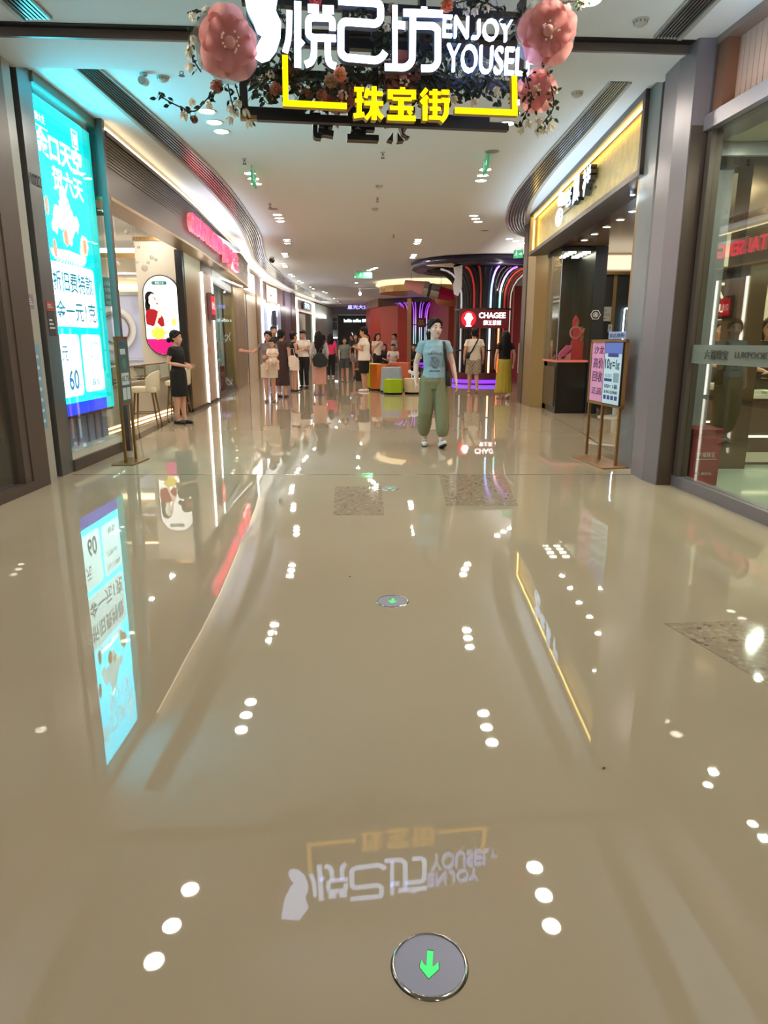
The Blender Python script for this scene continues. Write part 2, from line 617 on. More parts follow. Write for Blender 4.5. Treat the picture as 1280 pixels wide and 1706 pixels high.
# ================================================================ left jewellery shop shell (behind the curved fascia)
def XT(y):
    for (a, b) in zip(TH, TH[1:]):
        if a[1] <= y <= b[1]:
            t = (y - a[1]) / (b[1] - a[1])
            return a[0] + t * (b[0] - a[0])
    return TH[-1][0] if y > TH[-1][1] else TH[0][0]
def seg(y0, y1, off=0.0, n=6):
    return [(XT(y0 + (y1 - y0) * i / n) + off, y0 + (y1 - y0) * i / n) for i in range(n + 1)]
w = B()
w.use(m_cream).box(-4.80, -3.86, 14.0, 14.25, 0, 3.26)                 # wall with the oval lightbox
w.use(m_goldmat).box(-4.82, -3.84, 13.98, 14.0, 3.20, 3.27)
w.box(-4.80, -3.86, 13.985, 14.0, 0.0, 0.07)
w.use(m_cream).box(-10.5, -4.80, 17.6, 17.8, 0, 3.6)                  # deeper back wall
w.use(m_cream).box(-10.5, -3.6, 8.35, 8.5, 0, 3.6)                    # wall behind the LED window
w.use(m_cream).box(-10.6, -10.5, 8.3, 17.8, 0, 3.6)
struct(w.obj('wall_back_left'), 'cream inner walls of the left jewellery shop', 'wall')
w = B()
w.use(m_white).box(-10.5, -3.5, 8.5, 17.7, 3.42, 3.5)
w.use(m_offwhite).box(-3.95, -3.55, 8.6, 13.6, 3.12, 3.42)
w.use(m_goldmat).box(-7.6, -4.75, 11.9, 12.15, 3.16, 3.26)
w.box(-5.1, -4.85, 10.0, 12.0, 3.2, 3.3)
w.box(-9.5, -4.8, 15.0, 15.2, 3.0, 3.1)
w.use(m_led_warm).box(-7.6, -4.85, 12.17, 12.2, 3.27, 3.36)
w.box(-9.5, -4.85, 15.22, 15.25, 3.1, 3.22)
w.box(-9.5, -4.85, 17.5, 17.55, 2.55, 2.68)
struct(w.obj('ceiling_left_shop'), 'white ceiling of the left jewellery shop with gold coves', 'ceiling')

# fascia: bronze ribs over the opening and the display windows, with the warm light line on top
FA = [(-3.18, 8.58), (-3.20, 9.13), (-3.25, 10.46), (-3.31, 11.96), (-3.39, 13.33), (-3.57, 15.54), (-3.76, 18.0), (-3.98, 20.4), (-4.20, 22.3)]
fa = B()
fa.use(mat('dark bronze fascia', (78, 64, 55), rough=0.4, metal=0.35)).wall(FA, 2.95, 3.60, t=0.3)
fa.use(mat('rib bronze', (104, 88, 75), rough=0.35, metal=0.4))
for k in range(9):
    z = 3.28 + k * 0.036
    fa.wall([(x + 0.012, y) for x, y in FA], z, z + 0.018, t=0.02)
fa.use(m_goldmat).wall([(x + 0.02, y) for x, y in FA], 2.92, 2.955, t=0.34)
fa.use(m_brown).wall([(x + 0.03, y) for x, y in FA], 3.60, 3.65, t=0.3)
fa.use(m_offwhite).wall(FA, 3.69, H, t=0.3)
struct(fa.obj('wall_left_fascia'), 'ribbed bronze fascia over the left jewellery shop', 'wall')
ls = thing('cove_light', 'long warm light line along the top of the ribbed bronze fascia', 'light', (-3.3, 12, 3.65))
B().wall([(x + 0.035, y) for x, y in FA], 3.652, 3.672, t=0.03).obj('light_strip', m_led_warm, ls, world=True)
B().wall([(x + 0.012, y) for x, y in FA], 3.68, 3.69, t=0.03).obj('light_strip', glow('soft warm strip', (255, 232, 190), 1.2), ls, world=True)
B().box(-4.22, -4.16, 22.3, 22.36, 2.92, 3.69).obj('light_strip', m_led_white, ls, world=True)

# columns and panels of the display bay
def bay(y0, y1, m, z0=0.0, z1=2.95, off=0.0, t=0.28):
    return B().wall(seg(y0, y1, off), z0, z1, t=t), m
w = B()
def band(m, y0, y1, z0, z1, off=0.0, t=0.28):
    w.use(m).wall(seg(y0, y1, off), z0, z1, t=t)
band(m_black, 13.25, 13.38, 0, 2.95, 0.02, 0.13)
band(m_gold, 13.38, 14.92, 0, 2.95, 0.03, 0.10)
band(mat('dusty pink panel', (190, 160, 140), rough=0.35), 15.0, 16.15, 0.05, 2.72, 0.04)
band(m_black, 14.92, 16.3, 2.72, 2.95, 0.04)
band(m_black, 16.24, 16.34, 0, 2.95, 0.04)
band(m_black, 13.3, 19.7, 0, 0.06, 0.05)
band(m_gold, 19.6, 22.35, 0, 2.95, 0.06)
band(mat('teal grey transom', (120, 132, 132), rough=0.3), 16.34, 19.6, 2.62, 2.95, 0.02)
band(m_black, 16.34, 19.6, 2.59, 2.63, 0.03)
band(m_thresh, 16.34, 19.6, 0, 0.16, 0.03, 1.4)
struct(w.obj('wall_left_bay'), 'gold columns and pink panel of the left jewellery shop', 'wall')
pl = thing('panel_light', 'pair of upright white light strips framing the pink panel', 'light', (-3.8, 15.5, 0.05))
for y in (14.93, 16.16):
    B().wall(seg(y, y + 0.07, 0.055, 1), 0.05, 2.72, t=0.05).obj('light_strip', m_led_white, pl, world=True)
# display window: glass, curtain
g = B().wall(seg(16.4, 19.6, 0.02), 0.16, 2.6, t=0.012)
struct(g.obj('window_2', glass_mat('display glass', refl=0.3)), 'glass of the left display window', 'window')
cur = B()
path = []
for i in range(121):
    t = i / 120
    y = 16.5 + 3.0 * t
    path.append((-6.2 + 1.62 * t, 20.2 + 0.035 * sin(t * 75)))
cur.wall(path, 0.16, 2.75)
tag(cur.obj('curtain', mat('pale green curtain', (196, 208, 200), rough=0.8), smooth=True), 'pale green pleated curtain behind the left display window', 'curtain')
w = B()
w.use(m_white).box(-6.2, -4.0, 16.4, 20.4, 2.8, 2.85)
w.use(m_cream).box(-6.3, -4.2, 20.4, 20.5, 0, 2.9)
struct(w.obj('ceiling_display'), 'white ceiling of the left display window', 'ceiling')

# ================================================================ far left shop row
P2 = [(-4.52, 22.4), (-4.62, 25.2), (-4.85, 29.7), (-4.68, 34.5), (-4.5, 36.7), (-4.2, 43.0), (-3.72, 50.0), (-3.55, 53.0)]
def X2(y):
    for a, b in zip(P2, P2[1:]):
        if a[1] <= y <= b[1]:
            t = (y - a[1]) / (b[1] - a[1])
            return a[0] + t * (b[0] - a[0])
    return P2[0][0] if y < P2[0][1] else P2[-1][0]
def seg2(y0, y1, off=0.0, n=4):
    return [(X2(y0 + (y1 - y0) * i / n) + off, y0 + (y1 - y0) * i / n) for i in range(n + 1)]
w = B()
def band2(m, y0, y1, z0, z1, off=0.0, t=0.25):
    w.use(m).wall(seg2(y0, y1, off), z0, z1, t=t)
m_panel = mat('cream shop panel', (206, 188, 164), rough=0.4)
m_mauve = mat('mauve brown pier', (116, 92, 88), rough=0.4)
band2(m_panel, 22.4, 26.0, 0, 2.95)
band2(m_dark, 22.5, 22.6, 0, 2.95, 0.01)
band2(m_dark, 23.6, 23.7, 0, 2.95, 0.01)
band2(m_goldmat, 25.95, 27.1, 0, 2.95, 0.05)
band2(m_mauve, 25.4, 27.0, 2.95, 3.65, 0.04)
band2(mat('cool glowing window wall', (150, 158, 182), rough=0.4, emit=0.35), 27.5, 32.6, 0, 2.95, 0.02)  # faint glow put into the wall material for the lit interior
band2(m_mauve, 27.4, 29.0, 2.95, 3.6, 0.03)
band2(m_mauve, 31.6, 33.2, 2.95, 3.6, 0.03)
band2(m_brown, 32.6, 33.8, 0, 2.95, 0.03)
band2(mat('lilac pier', (112, 98, 120), rough=0.4), 33.8, 35.2, 0, 3.65, 0.03)
band2(m_brown, 35.2, 36.2, 0, 3.65, 0.06)
band2(mat('shop interior brown', (112, 92, 74), rough=0.5), 36.2, 42.0, 0, 2.9, -0.4)
band2(m_mauve, 36.2, 42.3, 2.85, 3.45, 0.02)
band2(mat('sage grey wall', (142, 148, 140), rough=0.5), 42.9, 50.5, 0, 3.55, 0.04)
band2(m_offwhite, 22.4, 50.4, 3.65, H, 0.0)
struct(w.obj('wall_left_far'), 'far row of shopfronts on the left', 'wall')
tag_list = [(24.7, 22.9, 25.3, 'first'), (30.3, 29.2, 31.5, 'second')]
for i, (yc, y0, y1, nm) in enumerate(tag_list):
    t = thing('lightbox_sign', ['bright white lightbox sign beside the gold column on the far left', 'bright white lightbox sign over the cool grey far left window'][i], 'sign', (X2(yc), yc, 2.95))
    B().wall(seg2(y0 - 0.15, y1 + 0.15, 0.06), 2.86, 3.62, t=0.2).obj('frame', m_goldmat, t, world=True)
    B().wall(seg2(y0, y1, 0.075), 2.95, 3.55, t=0.02).obj('lit_face', glow('cream lit sign', (255, 246, 222), 1.7), t, world=True)
    b = B(basis((X2(yc) + 0.09, y0 + 0.5, 3.12), LEFT_U))
    put_text(b, 'JEWELRY', 0, 0, 0.9, 0.1)
    b.obj('lettering', mat('brown print', (120, 96, 70)), t, world=True)

# end wall with the black coffee shop
w = B()
w.use(m_offwhite).box(-16, -3.4, 53.0, 53.2, 0, H)
w.use(m_offwhite).box(-1.2, 16, 53.0, 53.2, 0, H)
w.use(mat('cool grey bulkhead', (140, 138, 150), rough=0.5)).box(-4.2, 0.2, 51.9, 52.1, 3.2, H)
struct(w.obj('wall_back'), 'end wall of the arcade', 'wall')

# ================================================================ right side near: pillars and glass shop
w = B()
w.use(m_lilac).prism([(2.55, 6.66), (2.59, 6.41), (2.62, 6.41), (2.62, 7.0), (2.56, 7.0)], 0, H)
w.use(m_bronze).prism([(2.60, 6.405), (2.735, 6.405), (2.84, 6.64), (2.84, 6.9), (2.60, 6.9)], 0, 3.10)
w.use(m_lilac).prism([(2.60, 6.405), (2.735, 6.405), (3.1, 6.5), (3.1, 6.9), (2.60, 6.9)], 3.10, H)
w.use(m_dark).prism([(2.735, 6.43), (2.765, 6.43), (2.765, 6.38), (2.735, 6.38)], 0.05, 3.05)
struct(w.obj('wall_right_pillar'), 'grey and bronze clad pillar beside the glass shop', 'wall')
w = B()
w.use(m_marble).box(2.63, 3.4, 7.25, 7.66, 0, H)
w.use(m_goldmat).box(2.66, 2.80, 7.66, 7.80, 0, H)
struct(w.obj('wall_right_marble'), 'grey marble pier before the gold fronted shop', 'wall')
GA, GD = Vector((2.75, 6.41, 0)), Vector((0.074, -0.9973, 0))
GN = Vector((-0.9973, -0.074, 0))
def gp(s, off=0.0, z=0.0):
    p = GA + GD * s - GN * off
    return (p.x, p.y, z)
def gbox(b, s0, s1, o0, o1, z0, z1):
    a, c, d, e = gp(s0, o0), gp(s1, o0), gp(s1, o1), gp(s0, o1)
    return b.prism([a[:2], c[:2], d[:2], e[:2]], z0, z1)
w = B()
w.use(m_lilac)
gbox(w, 0.0, 6, -0.02, 0.10, 0, 0.10)
gbox(w, -0.05, 6, -0.05, 0.30, 3.05, 3.17)
w.use(m_brown)
gbox(w, 0.03, 0.10, -0.02, 0.08, 0.10, 3.05)
struct(w.obj('trim_10'), 'metal sill, jamb and transom of the right glass shop', 'trim')
w = B()
gbox(w, 0.10, 1.42, 0.02, 0.032, 0.10, 3.05)
gbox(w, 1.425, 6.0, 0.02, 0.032, 0.10, 3.05)
struct(w.obj('window_3', glass_mat('shop glass', (214, 222, 212), refl=1.7)), 'big glass panes of the right shop', 'window')
# pink pleated panel above the transom
pk = thing('pleated_panel', 'pink pleated panel above the right glass shopfront', 'wall panel', (2.9, 5.4, 3.17))
b = B()
pts = []
for i in range(70):
    s = 0.17 + i * 0.075
    pts += [gp(s, 0.10)[:2], gp(s + 0.066, 0.10)[:2], gp(s + 0.067, 0.13)[:2], gp(s + 0.074, 0.13)[:2]]
b.wall(pts, 3.17, 3.72)
b.obj('panel', mat('pink fabric panel', (206, 168, 152), rough=0.6), pk, world=True)
b = B()
gbox(b, 0.02, 0.17, 0.0, 0.2, 3.17, 3.75)
b.obj('frame', mat('copper brown frame', (142, 98, 76), rough=0.4, metal=0.3), pk, world=True)
b = B()
gbox(b, 0.0, 6, -0.02, 0.2, 3.70, 3.75)
b.obj('frame', mat('mauve brown bulkhead', (140, 118, 112), rough=0.4), pk, world=True)

# inside of the right glass shop
w = B()
w.use(mat('tan shop wall', (186, 164, 122), rough=0.45)).box(8.0, 8.1, -2, 7.9, 0, 3.2)
w.use(mat('warm shop wall', (196, 184, 158), rough=0.4)).box(4.15, 8.1, 10.4, 10.5, 0, 3.2)
w.use(m_marble).box(2.9, 8.1, 6.95, 7.0, 3.0, 3.2)
struct(w.obj('wall_right_shop'), 'tan inner walls of the right glass shop', 'wall')
struct(B().box(2.95, 8.1, -2, 7.0, 3.12, 3.2).obj('ceiling_right_shop', mat('shop ceiling', (206, 194, 166), rough=0.5)), 'ceiling of the right glass shop', 'ceiling')
struct(B().prism([gp(0.0, 0.1)[:2], gp(6, 0.1)[:2], (8, 0.4), (8, 7.9), (3.2, 7.9), (3.1, 6.6)], 0.0, 0.012).obj('floor_right_shop', mat('pale green shop floor', (176, 190, 172), rough=0.08)), 'pale floor inside the right glass shop', 'floor')

# ================================================================ right gold fronted shop
RA, RB = Vector((2.62, 7.62, 0)), Vector((2.90, 14.40, 0))
RD = (RB - RA).normalized()
RNrm = Vector((-RD.y, RD.x, 0))        # towards the corridor
def rp(s, off=0.0, z=0.0):
    p = RA + RD * s + RNrm * off
    return (p.x, p.y, z)
RL = (RB - RA).length
def rbox(b, s0, s1, o0, o1, z0, z1):
    return b.prism([rp(s0, o0)[:2], rp(s1, o0)[:2], rp(s1, o1)[:2], rp(s0, o1)[:2]], z0, z1)
w = B()
m_goldface = mat('textured gold face', (196, 168, 108), rough=0.34, metal=0.5, noise=(9, 0.16), bump=(26, 0.35, (1, 1, 3)))
w.use(m_goldface)
rbox(w, 0.0, RL, -0.12, -0.10, 3.02, 3.70)
w.use(m_brown)
rbox(w, -0.05, RL + 0.05, -0.14, 0.03, 3.68, H)
w.use(mat('umber lip', (70, 56, 46), rough=0.4, metal=0.4))
rbox(w, -0.05, RL + 0.05, -0.3, 0.03, 2.97, 3.03)
w.use(m_brown)
rbox(w, -0.05, 0.03, -0.14, 0.03, 3.0, 3.72)
w.use(m_gold)
rbox(w, RL - 0.03, RL + 0.05, -0.14, 0.03, 3.0, 3.72)
w.use(mat('maroon track', (70, 40, 38), rough=0.25))
rbox(w, 0.0, RL, -0.5, -0.3, 2.98, 3.02)
struct(w.obj('wall_right_fascia'), 'gold fascia over the shop on the right', 'wall')
gl_ = thing('cove_light', 'yellow light line washing the top of the gold fascia on the right', 'light', rp(3, -0.05, 3.62))
b = B()
rbox(b, 0.03, RL - 0.03, -0.045, -0.03, 3.655, 3.675)
b.obj('light_strip', glow('yellow light strip', (255, 214, 110), 9.0), gl_, world=True)
b = B()
rbox(b, RL - 0.06, RL - 0.045, -0.05, -0.03, 3.05, 3.62)
b.obj('light_strip', glow('yellow light strip', (255, 214, 110), 9.0), gl_, world=True)
w = B()
w.use(mat('dark teal wall', (44, 48, 50), rough=0.35)).box(3.9, 9.0, 14.3, 14.5, 0, 2.62)
w.use(m_goldmat).box(4.55, 4.62, 14.27, 14.3, 0, 2.62)
w.use(m_offwhite).box(4.05, 9.0, 14.25, 14.45, 2.62, 3.0)
w.use(m_goldmat).box(4.05, 9.0, 14.15, 14.25, 2.60, 2.66)
w.use(mat('gold mosaic', (170, 142, 90), rough=0.35, metal=0.7, noise=(40, 0.4))).box(3.22, 3.52, 14.34, 14.40, 1.0, 2.9)
w.use(m_cream).box(9.0, 9.1, 7.5, 14.5, 0, 3.0)
struct(w.obj('wall_right_back'), 'dark back wall of the gold fronted shop', 'wall')
w = B()
w.use(mat('brown gloss soffit', (122, 98, 74), rough=0.18, noise=(4, 0.12))).prism([rp(0.0, -0.2)[:2], rp(RL, -0.2)[:2], (4.9, 14.4), (4.9, 7.6)], 2.99, 3.05)
w.use(m_white).box(4.9, 9.0, 7.6, 14.4, 3.0, 3.05)
w.use(m_goldmat).box(4.85, 4.95, 8.5, 14.2, 2.84, 2.92)
struct(w.obj('ceiling_right_gold'), 'brown gloss soffit of the gold fronted shop', 'ceiling')
w = B()
w.use(mat('warm cove', (255, 238, 206), emit=0.9)).box(4.1, 8.5, 14.20, 14.25, 2.70, 2.96)
struct(w.obj('trim_11'), 'glowing cove inside the gold fronted shop', 'trim')
w = B()
w.use(m_gold).prism([(3.02, 14.42), (3.24, 14.20), (3.4, 14.3), (3.4, 15.4), (3.02, 15.4)], 0, 3.75)
w.use(mat('gold mosaic', (170, 142, 90), rough=0.35, metal=0.7, noise=(40, 0.4))).box(3.24, 3.36, 13.9, 14.3, 0, 2.97)
w.use(m_brown).box(3.0, 3.3, 15.2, 15.6, 0, H)
struct(w.obj('wall_right_column'), 'gold column at the far end of the gold fronted shop', 'wall')
# wall that closes the side of the gold shop towards the plaza
struct(B().box(3.3, 12, 15.4, 15.6, 0, H).obj('wall_right_plaza', mat('brown side wall', (96, 70, 60), rough=0.4)), 'side wall of the gold fronted shop facing the plaza', 'wall')

# ================================================================ red plaza walls
m_red = mat('red painted wall', (196, 62, 46), rough=0.5)
m_redb = mat('brick red wall', (176, 66, 42), rough=0.5)
m_pinkred = mat('rose red wall', (206, 86, 82), rough=0.5)
w = B()
w.use(m_pinkred).wall([(-1.05, 52.5), (-0.95, 49), (-0.55, 44.5)], 0, 3.3, t=-0.3)
w.use(m_red).wall([(-0.55, 44.5), (0.1, 42.0), (1.0, 40.8), (1.5, 40.5)], 0, 3.3, t=-0.3)
w.use(m_redb).wall([(2.3, 44.0), (2.9, 40.0), (3.6, 36.5)], 0, 3.6, t=-0.3)
w.use(mat('orange red wall', (222, 84, 40), rough=0.5)).wall([(1.4, 46.0), (2.5, 45.5), (3.6, 45.5)], 0, 3.3, t=-0.3)
w.use(m_redb).wall([(3.0, 30.0), (5.5, 31.0)], 0, 3.4, t=-0.3)
w.use(m_pinkred).box(4.55, 4.85, 25.0, 25.3, 0, 3.2)
w.use(m_red).box(4.85, 6.2, 25.2, 25.4, 0, 3.2)
w.use(m_redb).wall([(6.2, 25.2), (9, 22), (12, 20)], 0, 3.6, t=-0.3)
struct(w.obj('wall_right_far'), 'red walls around the plaza', 'wall')
# ================================================================ air grilles
m_slat = mat('grille slat', (120, 116, 112), rough=0.22, metal=0.7)
m_slot = mat('grille recess', (48, 46, 46), rough=0.7)
m_lip = mat('grille lip', (168, 162, 154), rough=0.5)
def grille(path, wid, label, n=7):
    """path = wall side edge; wid = widths towards the arcade (signed)"""
    t = thing('air_grille', label, 'air vent', (*path[0], H - 0.03))
    P = [Vector(p) for p in path]
    nrm = []
    for i in range(len(P)):
        d = (P[min(i + 1, len(P) - 1)] - P[max(i - 1, 0)]).normalized()
        nrm.append(Vector((d.y, -d.x)))
    def at(k):
        return [(p.x + q.x * wd * k, p.y + q.y * wd * k) for p, q, wd in zip(P, nrm, wid)]
    def ribbon(b, k0, k1, z0, z1):
        A, C = at(k0), at(k1)
        vs, fs = [], []
        for a, c in zip(A, C):
            vs += [(*a, z0), (*c, z0), (*a, z1), (*c, z1)]
        for i in range(len(A) - 1):
            o, q = 4 * i, 4 * i + 4
            fs += [(o, o + 1, q + 1, q), (o + 2, q + 2, q + 3, o + 3), (o, q, q + 2, o + 2), (o + 1, o + 3, q + 3, q + 1)]
        fs += [(0, 2, 3, 1), (4 * len(A) - 4, 4 * len(A) - 3, 4 * len(A) - 1, 4 * len(A) - 2)]
        b.add(vs, fs)
    b = B()
    ribbon(b, 0.0, 1.0, H - 0.006, H - 0.001)
    b.obj('backing', m_slot, t, world=True)
    b = B()
    ribbon(b, -0.16, 0.02, H - 0.035, H)
    ribbon(b, 0.98, 1.05, H - 0.02, H)
    b.obj('frame', m_lip, t, world=True)
    b = B()
    for k in range(n):
        c = (k + 0.5) / n
        ribbon(b, c - 0.28 / n, c + 0.28 / n, H - 0.022, H - 0.008)
    b.obj('slats', m_slat, t, world=True)
    return t
def smooth_path(pts, n=6):
    out = []
    for i in range(len(pts) - 1):
        p0, p1, p2, p3 = pts[max(i - 1, 0)], pts[i], pts[i + 1], pts[min(i + 2, len(pts) - 1)]
        for k in range(n):
            t = k / n
            out.append(tuple(0.5 * (2 * b + (c - a) * t + (2 * a - 5 * b + 4 * c - d) * t * t + (3 * b - a - 3 * c + d) * t ** 3)
                             for a, b, c, d in zip(p0, p1, p2, p3)))
    out.append(tuple(pts[-1]))
    return out
gl = smooth_path([(-2.78, 6.86, 0.18), (-2.78, 8.0, 0.23), (-2.77, 9.4, 0.27), (-2.79, 11.5, 0.30), (-2.95, 14.4, 0.30), (-3.2, 16.9, 0.34), (-3.55, 19.4, 0.34), (-3.95, 22.5, 0.36),
                  (-4.22, 27, 0.42), (-4.35, 32, 0.5), (-4.2, 38, 0.5), (-3.85, 44, 0.5)], 5)
grille([p[:2] for p in gl], [p[2] for p in gl], 'long curved air grille sweeping along the ceiling on the left')
gr = smooth_path([(2.34, 7.34, -0.17), (2.38, 8.7, -0.21), (2.43, 10.7, -0.26), (2.56, 12.8, -0.33), (2.80, 14.5, -0.38), (3.03, 15.6, -0.40), (3.35, 16.6, -0.42), (3.95, 17.5, -0.42)], 5)
grille([p[:2] for p in gr], [-p[2] * -1 for p in gr], 'curved air grille on the ceiling beside the gold fascia on the right')
grille([(-2.76, 2.5), (-2.76, 6.03)], [0.20, 0.20], 'straight air grille in the top left corner of the ceiling', 6)
grille([(2.40, 3.0), (2.40, 6.37)], [-0.19, -0.19], 'straight air grille in the top right corner of the ceiling', 7)

# ================================================================ downlights
m_trimring = mat('downlight ring', (226, 220, 208), rough=0.4)
m_lamp = glow('downlight glow', (255, 245, 230), DOWNLIGHT)
proto_dl = None
def downlight(x, y, label, group):
    global proto_dl
    if proto_dl is None:
        t = thing('downlight', label, 'ceiling light', (x, y, H), 0, group)
        B().lathe([(0.086, 0.0), (0.102, 0.0), (0.102, -0.008), (0.092, -0.012), (0.078, -0.004), (0.076, 0.0)], seg=28).obj('trim_ring', m_trimring, t, smooth=True)
        B().cyl((0, 0), 0.076, -0.0035, -0.002, 28).obj('lamp_face', m_lamp, t)
        proto_dl = t
        return t
    return dup(proto_dl, (x, y, H), None, label, group)
rows = [
    ('left', 'first', [(-1.94, 4.70), (-1.90, 5.06), (-1.85, 5.48)]),
    ('right', 'first', [(1.50, 5.06), (1.51, 5.41), (1.50, 5.76)]),
    ('left', 'second', [(-1.92, 8.25), (-1.93, 8.63), (-1.93, 8.98)]),
    ('right', 'second', [(1.41, 7.95), (1.39, 8.31), (1.40, 8.68)]),
    ('left', 'third', [(-1.99, 11.08), (-2.0, 11.41), (-2.02, 11.77)]),
    ('right', 'third', [(1.47, 10.84), (1.48, 11.2), (1.50, 11.54)]),
    ('left', 'fourth', [(-2.10, 14.5), (-2.12, 14.88), (-2.15, 15.25)]),
    ('right', 'fourth', [(1.78, 14.6), (1.86, 14.95), (1.96, 15.3)]),
    ('left', 'fifth', [(-2.38, 17.9), (-2.42, 18.25), (-2.46, 18.6)]),
    ('left', 'sixth', [(-2.82, 20.6), (-2.86, 21.0), (-2.9, 21.4)]),
    ('left', 'seventh', [(-3.22, 23.2), (-3.26, 23.7), (-3.3, 24.2)]),
    ('middle', 'fifth', [(0.84, 17.9), (0.84, 18.25), (0.83, 18.6)]),
    ('middle', 'sixth', [(0.87, 20.9), (0.86, 21.3), (0.85, 21.7)]),
    ('right', 'curving', [(3.05, 17.75), (3.28, 18.15), (3.52, 18.5)]),
]
ordn = ['nearest', 'middle', 'farthest']
for side, num, pts in rows:
    for k, (x, y) in enumerate(pts):
        downlight(x, y, '%s round downlight of the %s %s ceiling trio' % (ordn[k], num, side), 'ceiling downlights')
far = [(484, 457), (488, 460), (498, 468), (503, 471), (517, 478), (522, 481), (539, 486), (544, 488), (557, 497), (563, 502),
       (615, 450), (621, 448), (626, 446), (594, 461), (594, 471), (566, 506), (618, 508), (622, 503), (610, 514)]
for k, (px, py) in enumerate(far):
    p = ce(px, py)
    downlight(p.x, p.y, 'one of the small distant downlights over the far end of the arcade', 'distant ceiling downlights')
for (x, y) in [(x_, y_) for x_ in (-1.9, 1.5) for y_ in (1.0, 1.5, -2.4)]:
    downlight(x, y, 'round downlight in the ceiling above the arcade mouth', 'downlights overhead')

# ================================================================ small ceiling fittings
m_fit = mat('fitting white', (196, 190, 180), rough=0.5)
m_fitdk = mat('fitting grey', (96, 92, 90), rough=0.5)
def smoke(x, y, label):
    t = thing('smoke_detector', label, 'smoke detector', (x, y, H))
    B().lathe([(0.0, -0.006), (0.062, -0.006), (0.066, 0.0)][::-1] + [(0, -0.006)], seg=20).obj('base', m_fit, t)
    B().lathe([(0.052, -0.006), (0.05, -0.03), (0.03, -0.044), (0.0, -0.046)], seg=20).obj('dome', m_fit, t, smooth=True)
    b = B()
    for k in range(10):
        a = 2 * pi * k / 10
        b.tube([(0.051 * cos(a), 0.051 * sin(a), -0.012), (0.049 * cos(a), 0.049 * sin(a), -0.028)], 0.004, 6)
    b.obj('vents', m_fitdk, t)
    return t
def sprinkler(x, y, label):
    t = thing('sprinkler', label, 'sprinkler', (x, y, H))
    B().lathe([(0.035, 0.0), (0.03, -0.01), (0.0, -0.012)], seg=16).obj('escutcheon', m_fit, t)
    b = B().tube([(0, 0, -0.01), (0, 0, -0.035)], 0.01, 10)
    b.tube([(0.012, 0, -0.03), (0.016, 0, -0.05), (0.004, 0, -0.066)], 0.004, 6)
    b.tube([(-0.012, 0, -0.03), (-0.016, 0, -0.05), (-0.004, 0, -0.066)], 0.004, 6)
    b.obj('body', m_fitdk, t)
    B().cyl((0, 0), 0.028, -0.072, -0.068, 14).obj('deflector', m_fitdk, t)
    return t
def at(px, py):
    p = ce(px, py)
    return p.x, p.y
smoke(*at(271, 128), 'round white smoke detector left of the left pink flower')
smoke(*at(1068, 33), 'round white smoke detector beside the top right air grille')
smoke(*at(962, 154), 'round white smoke detector right of the flower tail')
smoke(*at(632, 309), 'small smoke detector in the ceiling centre beyond the hanging sign')
smoke(*at(625, 347), 'small smoke detector far along the ceiling centre')
sprinkler(*at(302, 112), 'sprinkler head just left of the left pink flower')
sprinkler(*at(407, 264), 'sprinkler head above the left green exit sign')
sprinkler(*at(638, 254), 'sprinkler head in the ceiling centre just beyond the hanging sign')
sprinkler(*at(629, 329), 'sprinkler head far along the ceiling centre')
sprinkler(*at(656, 391), 'sprinkler head deepest in the ceiling centre')
sprinkler(*at(450, 339), 'sprinkler head beyond the left green exit sign')
for k, (px, py, lab) in enumerate([(820, 252, 'flat round ceiling speaker above the right green exit sign'), (455, 348, 'flat round ceiling speaker left of the third left downlight trio'), (808, 384, 'flat round ceiling speaker far right of the ceiling')]):
    x, y = at(px, py)
    t = thing('ceiling_speaker', lab, 'speaker', (x, y, H))
    B().cyl((0, 0), 0.10, -0.004, 0.0, 24).obj('rim', m_fit, t)
    B().cyl((0, 0), 0.085, -0.007, -0.004, 24).obj('grille', mat('speaker mesh', (150, 146, 142), rough=0.6), t)
x, y = at(239, 122)
t = thing('security_camera', 'white bullet camera hanging from the cyan lit ceiling', 'camera', (x, y, H))
B().cyl((0, 0), 0.035, -0.02, 0, 14).obj('mount', m_fit, t)
B().tube([(0, 0, -0.02), (0.0, 0.0, -0.07)], 0.01, 8).obj('stem', m_fit, t)
B().tube([(0.0, 0.04, -0.06), (0.02, -0.13, -0.1)], 0.036, 12).obj('body', m_fit, t)
x, y = at(453, 428)
t = thing('dome_camera', 'small black dome camera on the far left ceiling', 'camera', (x, y, H))
B().cyl((0, 0), 0.07, -0.07, 0, 16).obj('base', m_fit, t)
B().ball((0, 0, -0.09), 0.085, 14, 8).obj('dome', m_black, t, smooth=True)
# thin access seams
b = B()
for path, off in ((gl, 0.55), (gr, -0.55)):
    pass
